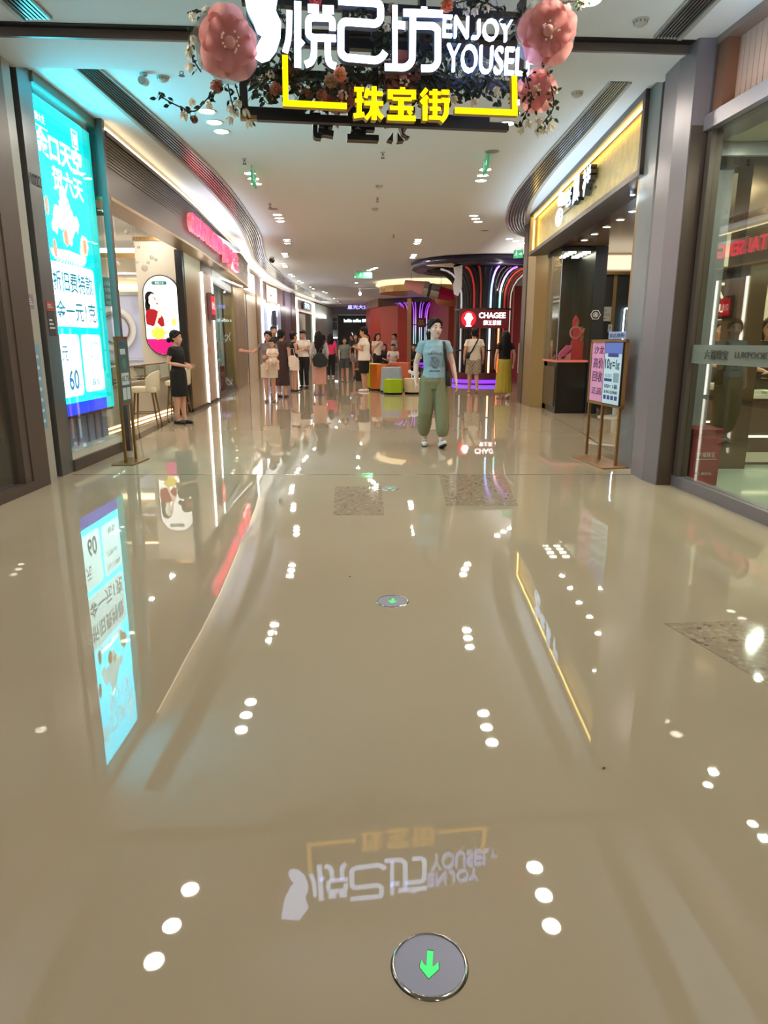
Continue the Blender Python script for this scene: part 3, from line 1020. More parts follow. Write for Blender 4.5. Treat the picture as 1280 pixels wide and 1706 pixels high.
# ================================================================ green exit signs
m_exit = glow('exit sign green', (70, 160, 116), 0.4)
m_exitw = glow('exit sign white', (200, 240, 214), 0.6)
def running_man(b, x, y, s, d0, d1):
    b.ball((x, y + 0.42 * s, d1), (0.09 * s, 0.09 * s, 0.004), 10, 6)
    for pts in ([(0, .3), (-.04, 0)], [(0, .26), (-.2, .1)], [(0, .26), (.2, .14)], [(-.04, 0), (.12, -.16), (.1, -.4)], [(-.04, 0), (-.2, -.14), (-.36, -.2)]):
        b.stroke([(x + p[0] * s, y + p[1] * s) for p in pts], 0.085 * s, d0, d1)
def exit_sign(p, u, w, h, label, drop=0.12, lit=True):
    t = thing('exit_sign', label, 'exit sign', (p[0], p[1], H))
    M = basis((p[0], p[1], H - drop - h / 2), u)
    B(M).box(-w / 2, w / 2, -h / 2, h / 2, -0.012, 0.012).obj('panel', m_exit if lit else mat('unlit exit sign', (40, 66, 52), rough=0.3), t, world=True)
    for sgn in (1, -1):
        b = B(M)
        running_man(b, -w * 0.18 * sgn, 0, h * 0.8, 0.0125 * sgn, 0.014 * sgn)
        b.stroke([(w * 0.08 * sgn, 0), (w * 0.36 * sgn, 0)], h * 0.12, 0.0125 * sgn, 0.014 * sgn)
        b.poly([(w * 0.30, h * 0.22), (w * 0.44, 0), (w * 0.30, -h * 0.22)] if sgn > 0 else [(-w * 0.30, h * 0.22), (-w * 0.44, 0), (-w * 0.30, -h * 0.22)], 0.0125 * sgn, 0.014 * sgn)
        b.obj('pictogram', m_exitw, t, world=True)
    for x in (-w * 0.35, w * 0.35):
        B(M).tube([(x, h / 2, 0), (x, h / 2 + drop, 0)], 0.005, 6).obj('hanger', m_fitdk, t, world=True)
    return t
exit_sign((-1.88, 10.75), (-0.05, 1, 0), 0.46, 0.17, 'hanging green exit sign above the left downlights, seen nearly edge on', 0.07)
exit_sign((1.38, 10.15), (0.0, -1, 0), 0.46, 0.17, 'hanging green exit sign on the right of the ceiling, seen nearly edge on', 0.02)
exit_sign((-0.72, 25.5), (1, 0.1, 0), 0.6, 0.2, 'green exit sign with arrow facing the viewer deep in the arcade', 0.06)
exit_sign((3.62, 19.6), (0.8, -0.6, 0), 0.27, 0.2, 'small pale green exit sign beside the gold column on the right', 0.04)

# ================================================================ round floor lamps with green arrows
m_steel = mat('brushed steel', (150, 150, 164), rough=0.45, metal=0.55)
m_steelrim = mat('polished steel rim', (176, 170, 160), rough=0.12, metal=1.0)
m_arrow = glow('green arrow glow', (66, 214, 110), 0.85)
def arrow_pts(s):
    return [(-.09, .46), (.09, .46), (.09, -.08), (.17, -.03), (.26, .12), (.28, -.14), (0, -.48), (-.28, -.14), (-.26, .12), (-.17, -.03), (-.09, -.08)]
protof = None
for (x, y, lab) in [(0.10, 1.22, 'round steel floor lamp with green arrow nearest the viewer'), (0.045, 3.39, 'round steel floor lamp with green arrow, second from the viewer'),
                    (0.055, 6.24, 'round steel floor lamp beside the small terrazzo inset, farthest')]:
    if protof is None:
        t = thing('floor_lamp', lab, 'floor light', (x, y, 0), -0.12, 'floor arrow lamps')
        B().lathe([(0.0, 0.004), (0.079, 0.004), (0.079, 0.0)], seg=48).obj('plate', m_steel, t)
        B().lathe([(0.077, 0.0), (0.077, 0.0055), (0.081, 0.0065), (0.086, 0.0)], seg=48).obj('rim', m_steelrim, t, smooth=True)
        B(Matrix.Scale(0.074, 4)).poly(arrow_pts(1), 0.055, 0.058).obj('arrow', m_arrow, t)
        B(Matrix.Scale(0.080, 4)).poly(arrow_pts(1), 0.0502, 0.0506).obj('arrow_recess', mat('dark green edge', (20, 70, 44), rough=0.4), t)
        protof = t
    else:
        dup(protof, (x, y, 0), None, lab)

b = B().ball((0, 0, 0.002), (0.006, 0.004, 0.002), 8, 5)
for k, (px, py) in enumerate([(1006, 1280), (583, 961)]):
    p = fl(px, py)
    o = B(Matrix.Translation(p)).ball((0, 0, 0.002), (0.006, 0.004, 0.002), 8, 5).obj('litter_speck', m_black)
    tag(o, ['dark speck of litter on the floor at lower right', 'dark speck of litter on the floor left of the second floor lamp'][k], 'litter')
# ================================================================ hanging arcade sign with flowers
SU = Vector((1.57, 0.22, 0)).normalized()
SP = Vector((-0.66, 4.99, 0))
SN = Vector((SU.y, -SU.x, 0))          # towards the viewer
def suv(px, py):
    """pixel of the photograph -> (along, up) on the sign plane"""
    p = on_plane(px, py, SP, SN)
    return ((p - SP).dot(SU), p.z)
SM = basis(SP, SU)
def zoom(pts, ox, oy, sc):
    return [suv(ox + x / sc, oy + y / sc) for x, y in pts]
sign = thing('hanging_sign', 'big hanging arcade sign of glowing white characters over a yellow bracket, wrapped in flowers', 'sign', (0.1, 5.1, 2.6))
m_sgw = glow('sign white glow', (206, 220, 255), 5.5)
m_sgside = mat('sign side grey', (120, 130, 150), rough=0.4, metal=0.3)
m_yel = glow('sign yellow glow', (255, 188, 0), 2.0)
m_yelside = mat('sign yellow side', (150, 122, 20), rough=0.4, emit=0.15)
Z = lambda pts: zoom(pts, 460, 0, 1280 / 280)
def stroke_char(strokes, name, m=None, ms=None, d=0.06):
    f, s = B(SM), B(SM)
    for pts, wz in strokes:
        q = Z(round_path(pts, 40) if len(pts) > 2 else pts)
        wd = wz / (1280 / 280) / 250.0
        f.stroke(q, wd, 0.001, 0.008)
        s.stroke(q, wd * 1.02, -d, 0.0)
    c = s.obj(name, ms or m_sgside, sign, world=True)
    f.obj('lit_face', m or m_sgw, c, world=True)
stroke_char([([(165, 12), (165, 516)], 50), ([(165, 300), (206, 345)], 40), ([(102, 82), (100, 240), (92, 320), (68, 402)], 42),
             ([(243, 66), (326, 70)], 54), ([(355, 74), (440, 78)], 54),
             ([(430, 235), (430, 140), (246, 135), (246, 262), (272, 288), (456, 294)], 46),
             ([(290, 296), (290, 425), (268, 478), (222, 494)], 46), ([(394, 298), (394, 440), (412, 490), (456, 508)], 46)], 'character')
stroke_char([([(475, 8), (796, 28), (796, 150), (765, 184), (520, 166), (494, 195), (494, 405), (525, 440), (765, 462), (806, 440), (832, 398)], 50)], 'character')
stroke_char([([(906, 42), (906, 505)], 38), ([(884, 188), (982, 196)], 50), ([(828, 512), (990, 518), (1038, 470), (1042, 90)], 48),
             ([(1128, 54), (1128, 82)], 44), ([(970, 98), (1270, 108)], 48), ([(1042, 196), (1200, 200), (1234, 228), (1232, 480), (1196, 522), (1106, 522)], 48)], 'character')
# English lines
def sign_text(s, x0, y0, x1, y1, name, m, bold=0.0):
    a = suv(x0, y1)
    c = suv(x1, y0)
    b = B(SM)
    put_text(b, s, a[0], a[1], c[0] - a[0], c[1] - a[1], -0.03, 0.006, bold)
    return b.obj(name, m, sign, world=True)
m_sgw2 = glow('sign white glow small', (184, 200, 255), 3.2)
sign_text('EN', 739, 27, 782, 60, 'english_lettering', m_sgw2, 0.0)
sign_text('OY', 805, 33, 855, 66, 'english_lettering', m_sgw2, 0.0)
B(SM).stroke(round_path([suv(799, 32), suv(799, 62), suv(787, 61)], 0.03), 0.016, -0.03, 0.006).obj('english_lettering', m_sgw2, sign, world=True)
sign_text('YOUSELF', 745, 80, 893, 118, 'english_lettering', m_sgw2, 0.0)
# white leaf shape at the left
pz = [(470, -160), (610, -190), (690, -60), (672, 60), (702, 130), (698, 215), (675, 290), (636, 340), (594, 353), (560, 332), (553, 290), (575, 245), (596, 205), (570, 190), (548, 130), (512, 62)]
pts = zoom(pz, 260, 0, 1280 / 380)
b = B(SM).poly(pts, -0.06, -0.001)
leaf = b.obj('leaf_emblem', m_sgside, sign, world=True)
B(SM).poly(pts, 0.0, 0.008).obj('lit_face', m_sgw, leaf, world=True)
# yellow bracket and the three yellow characters
def ybar(pts, wpx):
    q = [suv(*p) for p in pts]
    o = B(SM).stroke(q, wpx / 250.0, -0.05, 0.0).obj('yellow_bracket', m_yelside, sign, world=True)
    B(SM).stroke(q, wpx / 250.0, 0.001, 0.006).obj('lit_face', m_yel, o, world=True)
ybar([(475, 92), (476, 172), (578, 177)], 9)
ybar([(758, 184), (858, 188), (857, 126)], 9)
YC = {
    'pearl': [([(45, 166), (112, 168)], 28), ([(50, 246), (110, 248)], 24), ([(40, 356), (116, 344)], 32), ([(80, 160), (80, 350)], 34),
              ([(140, 160), (124, 226)], 28), ([(124, 193), (246, 199)], 28), ([(116, 264), (250, 268)], 28), ([(185, 146), (185, 384)], 36), ([(176, 272), (166, 330), (126, 376)], 26), ([(198, 272), (208, 330), (246, 372)], 28)],
    'treasure': [([(388, 152), (388, 176)], 36), ([(282, 184), (482, 188)], 30), ([(300, 184), (300, 236)], 36), ([(466, 186), (466, 238)], 34),
                 ([(318, 234), (452, 238)], 22), ([(298, 298), (464, 302)], 26), ([(280, 366), (480, 374)], 34), ([(376, 226), (376, 372)], 40), ([(428, 316), (450, 346)], 26)],
    'street': [([(560, 164), (520, 214)], 28), ([(566, 216), (518, 262)], 28), ([(547, 236), (547, 388)], 34), ([(578, 192), (658, 195)], 24), ([(574, 248), (660, 251)], 24), ([(580, 304), (658, 307)], 24), ([(574, 366), (660, 370)], 26), ([(618, 166), (618, 372)], 34),
               ([(664, 186), (720, 189)], 30), ([(664, 244), (722, 247)], 30), ([(702, 246), (698, 350), (662, 392)], 34)]}
for s in ('pearl', 'treasure', 'street'):
    b, f = B(SM), B(SM)
    for j, (pts, wz) in enumerate(YC[s]):
        q = zoom(pts, 580, 110, 1280 / 300)
        if len(q) > 2:
            q = round_path(q, 0.06)
        wd = wz / (1280 / 300) / 250.0
        b.stroke(q, wd, -0.06 - 0.0002 * j, 0.0)
        f.stroke(q, wd, 0.001, 0.006 + 0.0001 * j)
    o = b.obj('yellow_character', m_yelside, sign, world=True)
    f.obj('lit_face', m_yel, o, world=True)
# black carrying frame and the back face of the double sided sign
m_sframe = mat('black sign frame', (16, 16, 20), rough=0.4)
m_goldedge = mat('back sign gold edge', (150, 116, 60), rough=0.35, metal=0.5)
z0 = suv(640, 195)[1]
ZB = z0 + 0.125
bars = [(-0.18, 1.62, z0 + 0.03, 0.05, -0.34), (-0.25, 1.72, z0 + 0.30, 0.05, -0.34), (-0.25, 1.72, z0 + 0.50, 0.06, -0.34), (-0.25, 1.72, z0 + 0.73, 0.05, -0.34)]
b = B(SM)
for (xa, xb, zz, t, d0) in bars:
    b.box(xa, xb, zz, zz + t, d0, d0 + 0.06)
for x in (-0.22, 0.08, 0.42, 0.62, 0.95, 1.3, 1.66):
    b.box(x, x + 0.045, z0 + 0.25, z0 + 0.85, -0.34, -0.26)
b.obj('support_frame', m_sframe, sign, world=True)
for pts, ed in (([(-0.27, ZB + 0.26), (-0.27, ZB + 0.005), (0.16, ZB + 0.005)], (-0.30, 0.16)), ([(1.05, ZB + 0.01), (1.52, ZB + 0.01)], (1.05, 1.52))):
    o = B(SM).stroke(pts, 0.055, -0.50, -0.44).obj('back_bracket', m_sframe, sign, world=True)
    B(SM).box(ed[0], ed[1], ZB - 0.048, ZB - 0.022, -0.50, -0.44).obj('gold_edge', m_goldedge, o, world=True)
for s_, x0 in (('街', 0.19), ('宝', 0.46), ('珠', 0.73)):
    b = B(SM)
    put_text(b, s_, x0, z0 - 0.03, 0.23, 0.25, -0.50, -0.44, 0.04, mirror=True)
    o = b.obj('back_character', m_sframe, sign, world=True)
    b = B(SM)
    put_text(b, s_, x0, z0 - 0.033, 0.23, 0.25, -0.515, -0.502, 0.04, mirror=True)
    b.obj('gold_edge', m_goldedge, o, world=True)
# suspension wires
for x in (0.0, 1.5):
    B(SM).tube([(x, z0 + 0.85, -0.25), (x, H, -0.25)], 0.006, 6).obj('suspension_rod', m_grey, sign, world=True)

# ---------------------------------------------------------------- flowers
def petal_material(name, rgb, edge):
    m = mat(name, rgb, rough=0.7)
    b = m.node_tree.nodes['Principled BSDF']
    b.inputs['Subsurface Weight'].default_value = 0.0
    nt = m.node_tree
    tr = nt.nodes.new('ShaderNodeBsdfTranslucent')
    tr.inputs['Color'].default_value = (*lin(edge), 1)
    mx = nt.nodes.new('ShaderNodeMixShader')
    mx.inputs['Fac'].default_value = 0.4
    out = nt.nodes['Material Output']
    nt.links.new(b.outputs[0], mx.inputs[1])
    nt.links.new(tr.outputs[0], mx.inputs[2])
    nt.links.new(mx.outputs[0], out.inputs[0])
    return m
m_petal = petal_material('pink tissue petal', (228, 164, 156), (236, 172, 166))
m_petal2 = petal_material('dusky pink petal', (206, 138, 134), (214, 140, 136))
m_tulle = glass_mat('pale tulle', (236, 232, 226), refl=0.0, haze=0.38)
def petal(b, ang, L, wd, lift, curl, rnd, depth=0.0, n=8, m=9):
    """one ruffled petal growing from the origin in local xy, bowl-shaped towards +z"""
    vs, fs = [], []
    for i in range(n + 1):
        t = i / n
        ww = wd * sin(pi * min(1, 0.10 + 0.62 * t)) ** 0.75
        for j in range(m + 1):
            s = j / m * 2 - 1
            r = L * (t * (1 - 0.18 * s * s * t))
            x = r
            y = ww * s
            z = depth + lift * t ** 1.5 + curl * t * t * (s * s) + rnd.uniform(-1, 1) * 0.007 * t + 0.022 * t * t * sin(5 * s + ang * 3)
            vs.append((x * cos(ang) - y * sin(ang), x * sin(ang) + y * cos(ang), z))
    for i in range(n):
        for j in range(m):
            a = i * (m + 1) + j
            fs.append((a, a + 1, a + m + 2, a + m + 1))
    b.add(vs, fs)
def big_flower(px, py, rpx, off, label, seed=1, tilt=(0, 0), pm=None, tulle=True):
    p = on_plane(px, py, SP + SN * off, SN)
    R = rpx / 250.0 * (1 - off * 0.19)
    rnd = random.Random(seed)
    n = (SN + SU * tilt[0] + Vector((0, 0, tilt[1]))).normalized()
    u = Vector((0, 0, 1)).cross(n).normalized()
    M = basis(p, u, n.cross(u))
    t = thing('tissue_flower', label, 'flower', p)
    if tulle:
        b = B(M)
        for k in range(7):
            petal(b, 2 * pi * k / 7 + 0.2, R * 1.18, R * 0.66, R * 0.05, R * 0.12, rnd, -0.05)
        b.obj('tulle_petals', m_tulle, t, smooth=True, world=True)
    for ring, (cnt, L, wd, lf) in enumerate(((5, 1.12, 0.62, 0.05), (5, 0.86, 0.50, 0.16))):
        for k in range(cnt):
            b = B(M)
            petal(b, 2 * pi * (k + 0.5 * ring) / cnt + rnd.uniform(-.16, .16) + 0.3, R * L * rnd.uniform(.88, 1.1), R * wd, R * lf, R * 0.16, rnd, 0.016 * ring)
            b.obj('petal', pm or m_petal, t, smooth=True, world=True)
    B(M).ball((0, 0, 0.06), (R * 0.2, R * 0.2, R * 0.18), 14, 9).obj('bud', mat('flower bud pink', (214, 150, 138), rough=0.5), t, smooth=True, world=True)
    b = B(M)
    for k in range(12):
        a = rnd.uniform(0, 2 * pi)
        r = R * rnd.uniform(0.2, 0.36)
        b.ball((r * cos(a), r * sin(a), 0.09 + rnd.uniform(0, 0.03)), 0.0075, 6, 4)
    b.obj('stamens', mat('stamen pearl', (238, 214, 190), rough=0.3), t, world=True)
    return t
big_flower(380, 74, 46, 0.06, 'large pink tissue flower left of the glowing leaf emblem', 1, (0.25, -0.15))
big_flower(911, 54, 44, 0.06, 'large pink tissue flower at the right end of the sign', 2, (-0.15, -0.2))
big_flower(896, 152, 30, -0.05, 'smaller pink tissue flower hanging under the right big flower', 3, (-0.6, -0.3), None, False)
big_flower(668, 132, 34, -0.16, 'dusky pink tissue flower behind the middle yellow character', 4, (0.1, -0.2), m_petal2, False)
big_flower(566, 160, 26, -0.14, 'dusky pink tissue flower above the left yellow bracket', 5, (0.1, -0.3), m_petal2, False)

def rose(px, py, rpx, off, rgb, label, seed):
    p = on_plane(px, py, SP + SN * off, SN)
    R = rpx / 250.0
    rnd = random.Random(seed)
    n = (SN + Vector((rnd.uniform(-.4, .4), 0, rnd.uniform(-.5, .2)))).normalized()
    u = Vector((0, 0, 1)).cross(n).normalized()
    M = basis(p, u, n.cross(u))
    t = thing('rose', label, 'flower', p)
    m = petal_material('rose %d %d %d' % rgb, rgb, rgb)
    for ring, (cnt, rr, zz) in enumerate(((5, 1.0, 0.35), (4, 0.72, 0.55), (3, 0.42, 0.7))):
        b = B(M)
        for k in range(cnt):
            petal(b, 2 * pi * k / cnt + ring * 0.6, R * rr, R * rr * 0.75, R * zz, R * 0.25, rnd, -R * 0.1 + ring * 0.004, 5, 6)
        b.obj('petals', m, t, smooth=True, world=True)
    B(M).ball((0, 0, R * 0.25), (R * 0.22, R * 0.22, R * 0.3), 10, 6).obj('heart', mat('rose heart', (226, 128, 84), rough=0.5), t, smooth=True, world=True)
    return t
for k, (px, py, r, off, rgb, lab) in enumerate([
        (566, 124, 11, 0.03, (236, 176, 138), 'peach rose under the first white character'),
        (552, 135, 11, -0.02, (206, 182, 150), 'cream rose beside the peach rose under the first character'),
        (535, 158, 9, -0.05, (206, 160, 140), 'pale pink rose above the left yellow bracket'),
        (510, 160, 11, -0.1, (186, 138, 112), 'dim peach rose at the corner of the yellow bracket'),
        (487, 119, 9, -0.08, (196, 150, 132), 'dusty rose right of the yellow upright bar'),
        (460, 150, 10, -0.05, (206, 150, 130), 'salmon rose left of the yellow bracket'),
        (744, 9, 10, 0.0, (240, 160, 120), 'orange rose on top of the third white character'),
        (525, 4, 10, -0.02, (222, 110, 110), 'red pink rose on top of the first white character'),
        (362, 144, 10, 0.02, (206, 158, 140), 'drooping peach rose under the left big flower'),
        (324, 199, 6, 0.0, (200, 160, 140), 'small rosebud at the tip of the left trailing vine'),
        (450, 161, 8, -0.1, (226, 190, 170), 'pale rose just outside the left end of the frame'),
        (655, 14, 8, -0.05, (214, 196, 176), 'cream rose between second and third white characters')]):
    rose(px, py, r, off, rgb, lab, 20 + k)

m_leaf = mat('dark leaf', (34, 52, 30), rough=0.45, noise=(30, 0.3))
m_leaf2 = mat('mid leaf', (70, 96, 50), rough=0.45, noise=(30, 0.3))
m_stem = mat('vine stem', (58, 48, 32), rough=0.7)
m_bloss = petal_material('white blossom', (222, 210, 192), (230, 222, 200))
def leaf(b, p, d, n, L, wd):
    d = d.normalized()
    s = d.cross(n).normalized()
    nn = s.cross(d)
    vs = [p, p + d * L * .3 + s * wd * .42 + nn * .004, p + d * L * .65 + s * wd * .36, p + d * L - nn * L * .12, p + d * L * .65 - s * wd * .36, p + d * L * .3 - s * wd * .42 + nn * .004, p + d * L * .5 - nn * .006]
    b.add(vs, [(0, 1, 6), (1, 2, 6), (2, 3, 6), (3, 4, 6), (4, 5, 6), (5, 0, 6)])
def blossom(t, p, rnd, s=0.05):
    b = B()
    d = Vector((rnd.uniform(-.5, .5), -0.6, -1)).normalized()
    a = d.cross(Vector((0, 1, 0.3))).normalized()
    c = d.cross(a)
    for k in range(5):
        an = 2 * pi * k / 5
        o = a * cos(an) + c * sin(an)
        leaf(b, p, (d + o * 0.7), o, s * rnd.uniform(.9, 1.3), s * 0.75)
    return b.obj('blossom', m_bloss, t, world=True)
def vine(pts, off, label, leaves=40, seed=0, spread=0.05, blooms=(), lsize=0.05, lm=None):
    rnd = random.Random(seed)
    if isinstance(off, (int, float)):
        off = [off] * len(pts)
    P = [on_plane(x, y, SP + SN * o, SN) for (x, y), o in zip(pts, off)]
    P = [Vector(q) for q in smooth_path([tuple(p) for p in P], 6)]
    t = thing('flower_vine', label, 'vine', P[0])
    st = B().tube(P, 0.0045, 6)
    lf = B()
    for k in range(leaves):
        q = P[rnd.randrange(len(P))]
        o = Vector((rnd.uniform(-1, 1), rnd.uniform(-.7, .7), rnd.uniform(-1, 1))) * spread
        st.tube([q, q + o * .6, q + o], 0.0018, 4)
        leaf(lf, q + o, Vector((rnd.uniform(-1, 1), rnd.uniform(-.4, .4), rnd.uniform(-1, .6))), Vector((rnd.uniform(-.5, .5), -1, rnd.uniform(-.5, .5))), lsize * rnd.uniform(.7, 1.3), lsize * rnd.uniform(.5, .75))
    st.obj('stem', m_stem, t, world=True)
    lf.obj('leaves', lm or m_leaf, t, world=True)
    for (x, y, o) in blooms:
        blossom(t, on_plane(x, y, SP + SN * o, SN), rnd)
    return t
vine([(372, 140), (345, 165), (325, 185), (300, 178), (275, 165), (264, 155)], 0.02, 'leafy vine trailing out to the left below the left big flower', 26, 1, 0.03, [(318, 165, .02), (348, 170, .02), (308, 186, .02)], 0.038)
vine([(380, 140), (385, 165), (392, 190)], 0.03, 'short white blossom spray below the left big flower', 9, 2, 0.03, [(384, 176, .03), (386, 195, .03), (392, 184, .03)], 0.034)
vine([(392, 140), (400, 165), (410, 182), (414, 203)], 0.03, 'white blossom spray left of the black back bracket', 9, 3, 0.03, [(408, 182, .03), (414, 200, .03), (400, 168, .03)], 0.034)
vine([(345, 20), (325, 18), (312, 22)], 0.0, 'small leafy sprig sticking out at the upper left', 7, 4, 0.03, [(318, 22, .0), (346, 12, .0)], 0.035, m_leaf2)
vine([(335, 120), (318, 90), (316, 65), (325, 48)], 0.0, 'cream blossom spray along the left edge of the left big flower', 12, 5, 0.03, [(316, 76, .0), (320, 60, .0), (318, 105, .0), (314, 84, .0)], 0.03, m_leaf2)
vine([(425, 150), (450, 130), (480, 140), (520, 150), (560, 155)], -0.1, 'dense dark foliage inside the left yellow bracket', 170, 6, 0.11, [(452, 120, -.1), (500, 140, -.08)], 0.055)
vine([(560, 125), (600, 140), (640, 130), (690, 140), (720, 140)], -0.14, 'dense dark foliage behind the yellow characters', 190, 7, 0.12, [(610, 165, -.05)], 0.055)
vine([(715, 130), (760, 145), (800, 130), (850, 150)], -0.12, 'dense dark foliage inside the right yellow bracket', 190, 8, 0.12, [(756, 160, -.05), (830, 145, -.05), (790, 165, -.08)], 0.05)
vine([(590, 15), (605, 25), (620, 20), (640, 40), (640, 70), (650, 90)], -0.06, 'leaf spray between the second and third white characters', 70, 9, 0.07, [(646, 40, -.02)], 0.05)
vine([(455, 0), (470, 30), (482, 60), (480, 90), (462, 110)], -0.04, 'dark leafy vine between leaf emblem and first character', 60, 10, 0.05, [(450, 118, -.03)], 0.045)
vine([(760, 5), (790, 0), (820, 10), (850, 25), (862, 45)], -0.02, 'leafy spray above the english lettering', 60, 11, 0.06, [(778, 12, .0), (792, 14, .0), (812, 8, .0)], 0.045)
vine([(875, 115), (880, 140), (886, 165), (872, 200), (866, 215)], 0.02, 'hanging blossom vine below the right big flower, nearer the sign', 22, 12, 0.045, [(870, 212, .02), (880, 200, .02), (902, 205, .02)], 0.04)
vine([(910, 115), (920, 150), (922, 180), (905, 205)], 0.02, 'hanging blossom vine at the far right of the flowers', 20, 13, 0.04, [(900, 195, .02), (908, 212, .02), (916, 205, .02), (896, 214, .02)], 0.04, m_leaf2)
vine([(935, 5), (955, 2), (972, 0), (962, 18)], 0.0, 'leafy sprig at the top right of the right big flower', 10, 14, 0.04, [(968, 2, .0), (945, 6, 0)], 0.04, m_leaf2)
vine([(700, 70), (735, 75), (760, 85), (780, 70)], -0.16, 'dark leaves behind the english lettering', 110, 15, 0.1, [], 0.05)
# ================================================================ LED advertising screen in the left window
led = thing('led_screen', 'tall glowing cyan advertising screen behind the left window', 'screen', (-3.30, 7.8, 0.2))
m_cy = glow('screen cyan', (0, 214, 246), 14.0)
m_cyd = glow('screen teal edge', (0, 190, 190), 1.5)
m_bl = glow('screen blue', (20, 60, 235), 1.5)
m_sw = glow('screen white', (222, 255, 255), 4.0)
m_st = glow('screen dark cyan print', (0, 120, 150), 0.8)
m_sy = glow('screen yellow', (252, 238, 180), 1.3)
m_so = glow('screen orange', (240, 150, 120), 1.1)
LM = basis((-3.318, 7.12, 0), LEFT_U) @ Matrix.Translation((0, 0.56, 0)) @ Matrix.Diagonal((1, 1.094, 1, 1)) @ Matrix.Translation((0, -0.56, 0))
X0, X1, Z0, Z1 = 0.0, 1.38, 0.56, 3.34
b = B(LM)
b.use(m_cy).box(X0, 1.16, Z0 + 0.12, Z1, -0.02, 0)
b.use(m_cyd).box(1.16, X1, Z0, Z1, -0.02, 0)
b.use(m_bl).box(X0, 1.16, Z0, Z0 + 0.12, -0.02, 0)
b.obj('panel', None, led, world=True)
def rrect(x0, x1, y0, y1, r, n=5):
    out = []
    for cx, cy, a0 in ((x1 - r, y0 + r, -pi / 2), (x1 - r, y1 - r, 0), (x0 + r, y1 - r, pi / 2), (x0 + r, y0 + r, pi)):
        for k in range(n + 1):
            a = a0 + pi / 2 * k / n
            out.append((cx + r * cos(a), cy + r * sin(a)))
    return out
g = B(LM).use(m_sw)
g.poly(rrect(0.02, 1.12, 1.40, 1.98, 0.05), 0.001, 0.003)
g.poly(rrect(0.02, 0.56, 0.74, 1.33, 0.05), 0.001, 0.003)
g.poly(rrect(0.62, 1.14, 0.76, 1.33, 0.05), 0.001, 0.003)
# white cloud burst with flowers in the middle of the screen
rnd = random.Random(3)
for k in range(26):
    x, z = rnd.gauss(0.55, 0.2), rnd.gauss(2.40, 0.10)
    g.poly([(x + rnd.uniform(.05, .1) * cos(a * pi / 5), z + rnd.uniform(.05, .1) * sin(a * pi / 5)) for a in range(10)], 0.001, 0.002 + 0.0001 * k)
for k in range(18):
    a = pi * k / 17
    g.stroke([(0.55, 2.1), (0.55 + 0.42 * cos(a), 2.1 - 0.13 * abs(sin(a)) - 0.02)], 0.02, 0.001, 0.002)
g.obj('white_panels', None, led, world=True)
g = B(LM).use(m_sy)
for (x, z, r) in ((0.5, 2.22, 0.07), (0.95, 2.2, 0.1), (0.88, 2.12, 0.06), (0.62, 2.28, 0.04)):
    for k in range(6):
        a = 2 * pi * k / 6 + x
        g.poly([(x + r * .6 * cos(a) + r * .45 * cos(t * pi / 4), z + r * .6 * sin(a) + r * .45 * sin(t * pi / 4)) for t in range(8)], 0.003, 0.0055 + 0.0001 * k)
g.use(m_so)
for (x, z) in ((0.14, 2.45), (0.22, 2.1), (0.95, 2.2), (0.5, 2.22)):
    g.poly([(x + 0.045 * cos(t * pi / 6), z + 0.085 * sin(t * pi / 6)) for t in range(12)], 0.0065, 0.0075)
g.obj('flower_graphic', None, led, world=True)
g = B(LM).use(m_sw)
put_text(g, '金口天空', 0.04, 2.86, 1.06, 0.24, 0.001, 0.003, 0.03)
put_text(g, '贺六天', 0.34, 2.62, 0.72, 0.21, 0.001, 0.003, 0.02)
put_text(g, '周大生', 0.1, 3.14, 0.2, 0.07, 0.001, 0.003)
g.stroke([(0.1, 3.1), (0.34, 3.1)], 0.01, 0.001, 0.003)
for q in ((0.9, 1.04, 3.1, 3.115), (0.9, 1.04, 3.25, 3.265)):
    g.box(q[0], q[1], q[2], q[3], 0.001, 0.003)
g.box(0.9, 0.915, 3.1, 3.26, 0.001, 0.003)
g.box(1.03, 1.045, 3.1, 3.26, 0.001, 0.003)
put_text(g, '福', 0.93, 3.13, 0.09, 0.1, 0.001, 0.003, 0.02)
g.obj('headline', None, led, world=True)
g = B(LM).use(m_st)
put_text(g, '折旧费特款', 0.10, 1.72, 0.96, 0.19, 0.004, 0.005, 0.012)
put_text(g, '金一元1克', 0.10, 1.45, 0.98, 0.19, 0.004, 0.005, 0.012)
put_text(g, '60', 0.22, 0.80, 0.24, 0.2, 0.004, 0.005, 0.02)
put_text(g, '元', 0.12, 1.08, 0.14, 0.14, 0.004, 0.005, 0.01)
put_text(g, '三金三元福福', 0.68, 1.22, 0.4, 0.06, 0.004, 0.005)
put_text(g, '工费 60', 0.72, 1.07, 0.3, 0.06, 0.004, 0.005)
put_text(g, '85', 0.8, 0.82, 0.2, 0.06, 0.004, 0.005)
g.obj('price_print', None, led, world=True)
b = B(LM)
b.use(mat('screen housing', (40, 46, 48), rough=0.4)).box(-0.01, X1 + 0.01, Z0 - 0.03, Z1 + 0.02, -0.06, -0.02)
b.obj('housing', None, led, world=True)
struct(B().box(-3.262, -3.252, 7.10, 8.50, 0.2, 3.66).obj('window_4', m_clear), 'window pane before the cyan screen', 'window')
w = B()
w.use(mat('lilac blind', (150, 150, 186), rough=0.4)).box(-3.44, -3.42, 7.12, 8.5, 0.2, 0.6)
w.use(mat('blind slit', (104, 104, 140), rough=0.4))
for y in (7.3, 7.62, 7.9, 8.1, 8.28):
    w.box(-3.42, -3.405, y, y + 0.035, 0.2, 0.56)
tag(w.obj('blind'), 'lilac louvre blind visible under the cyan screen', 'blind')
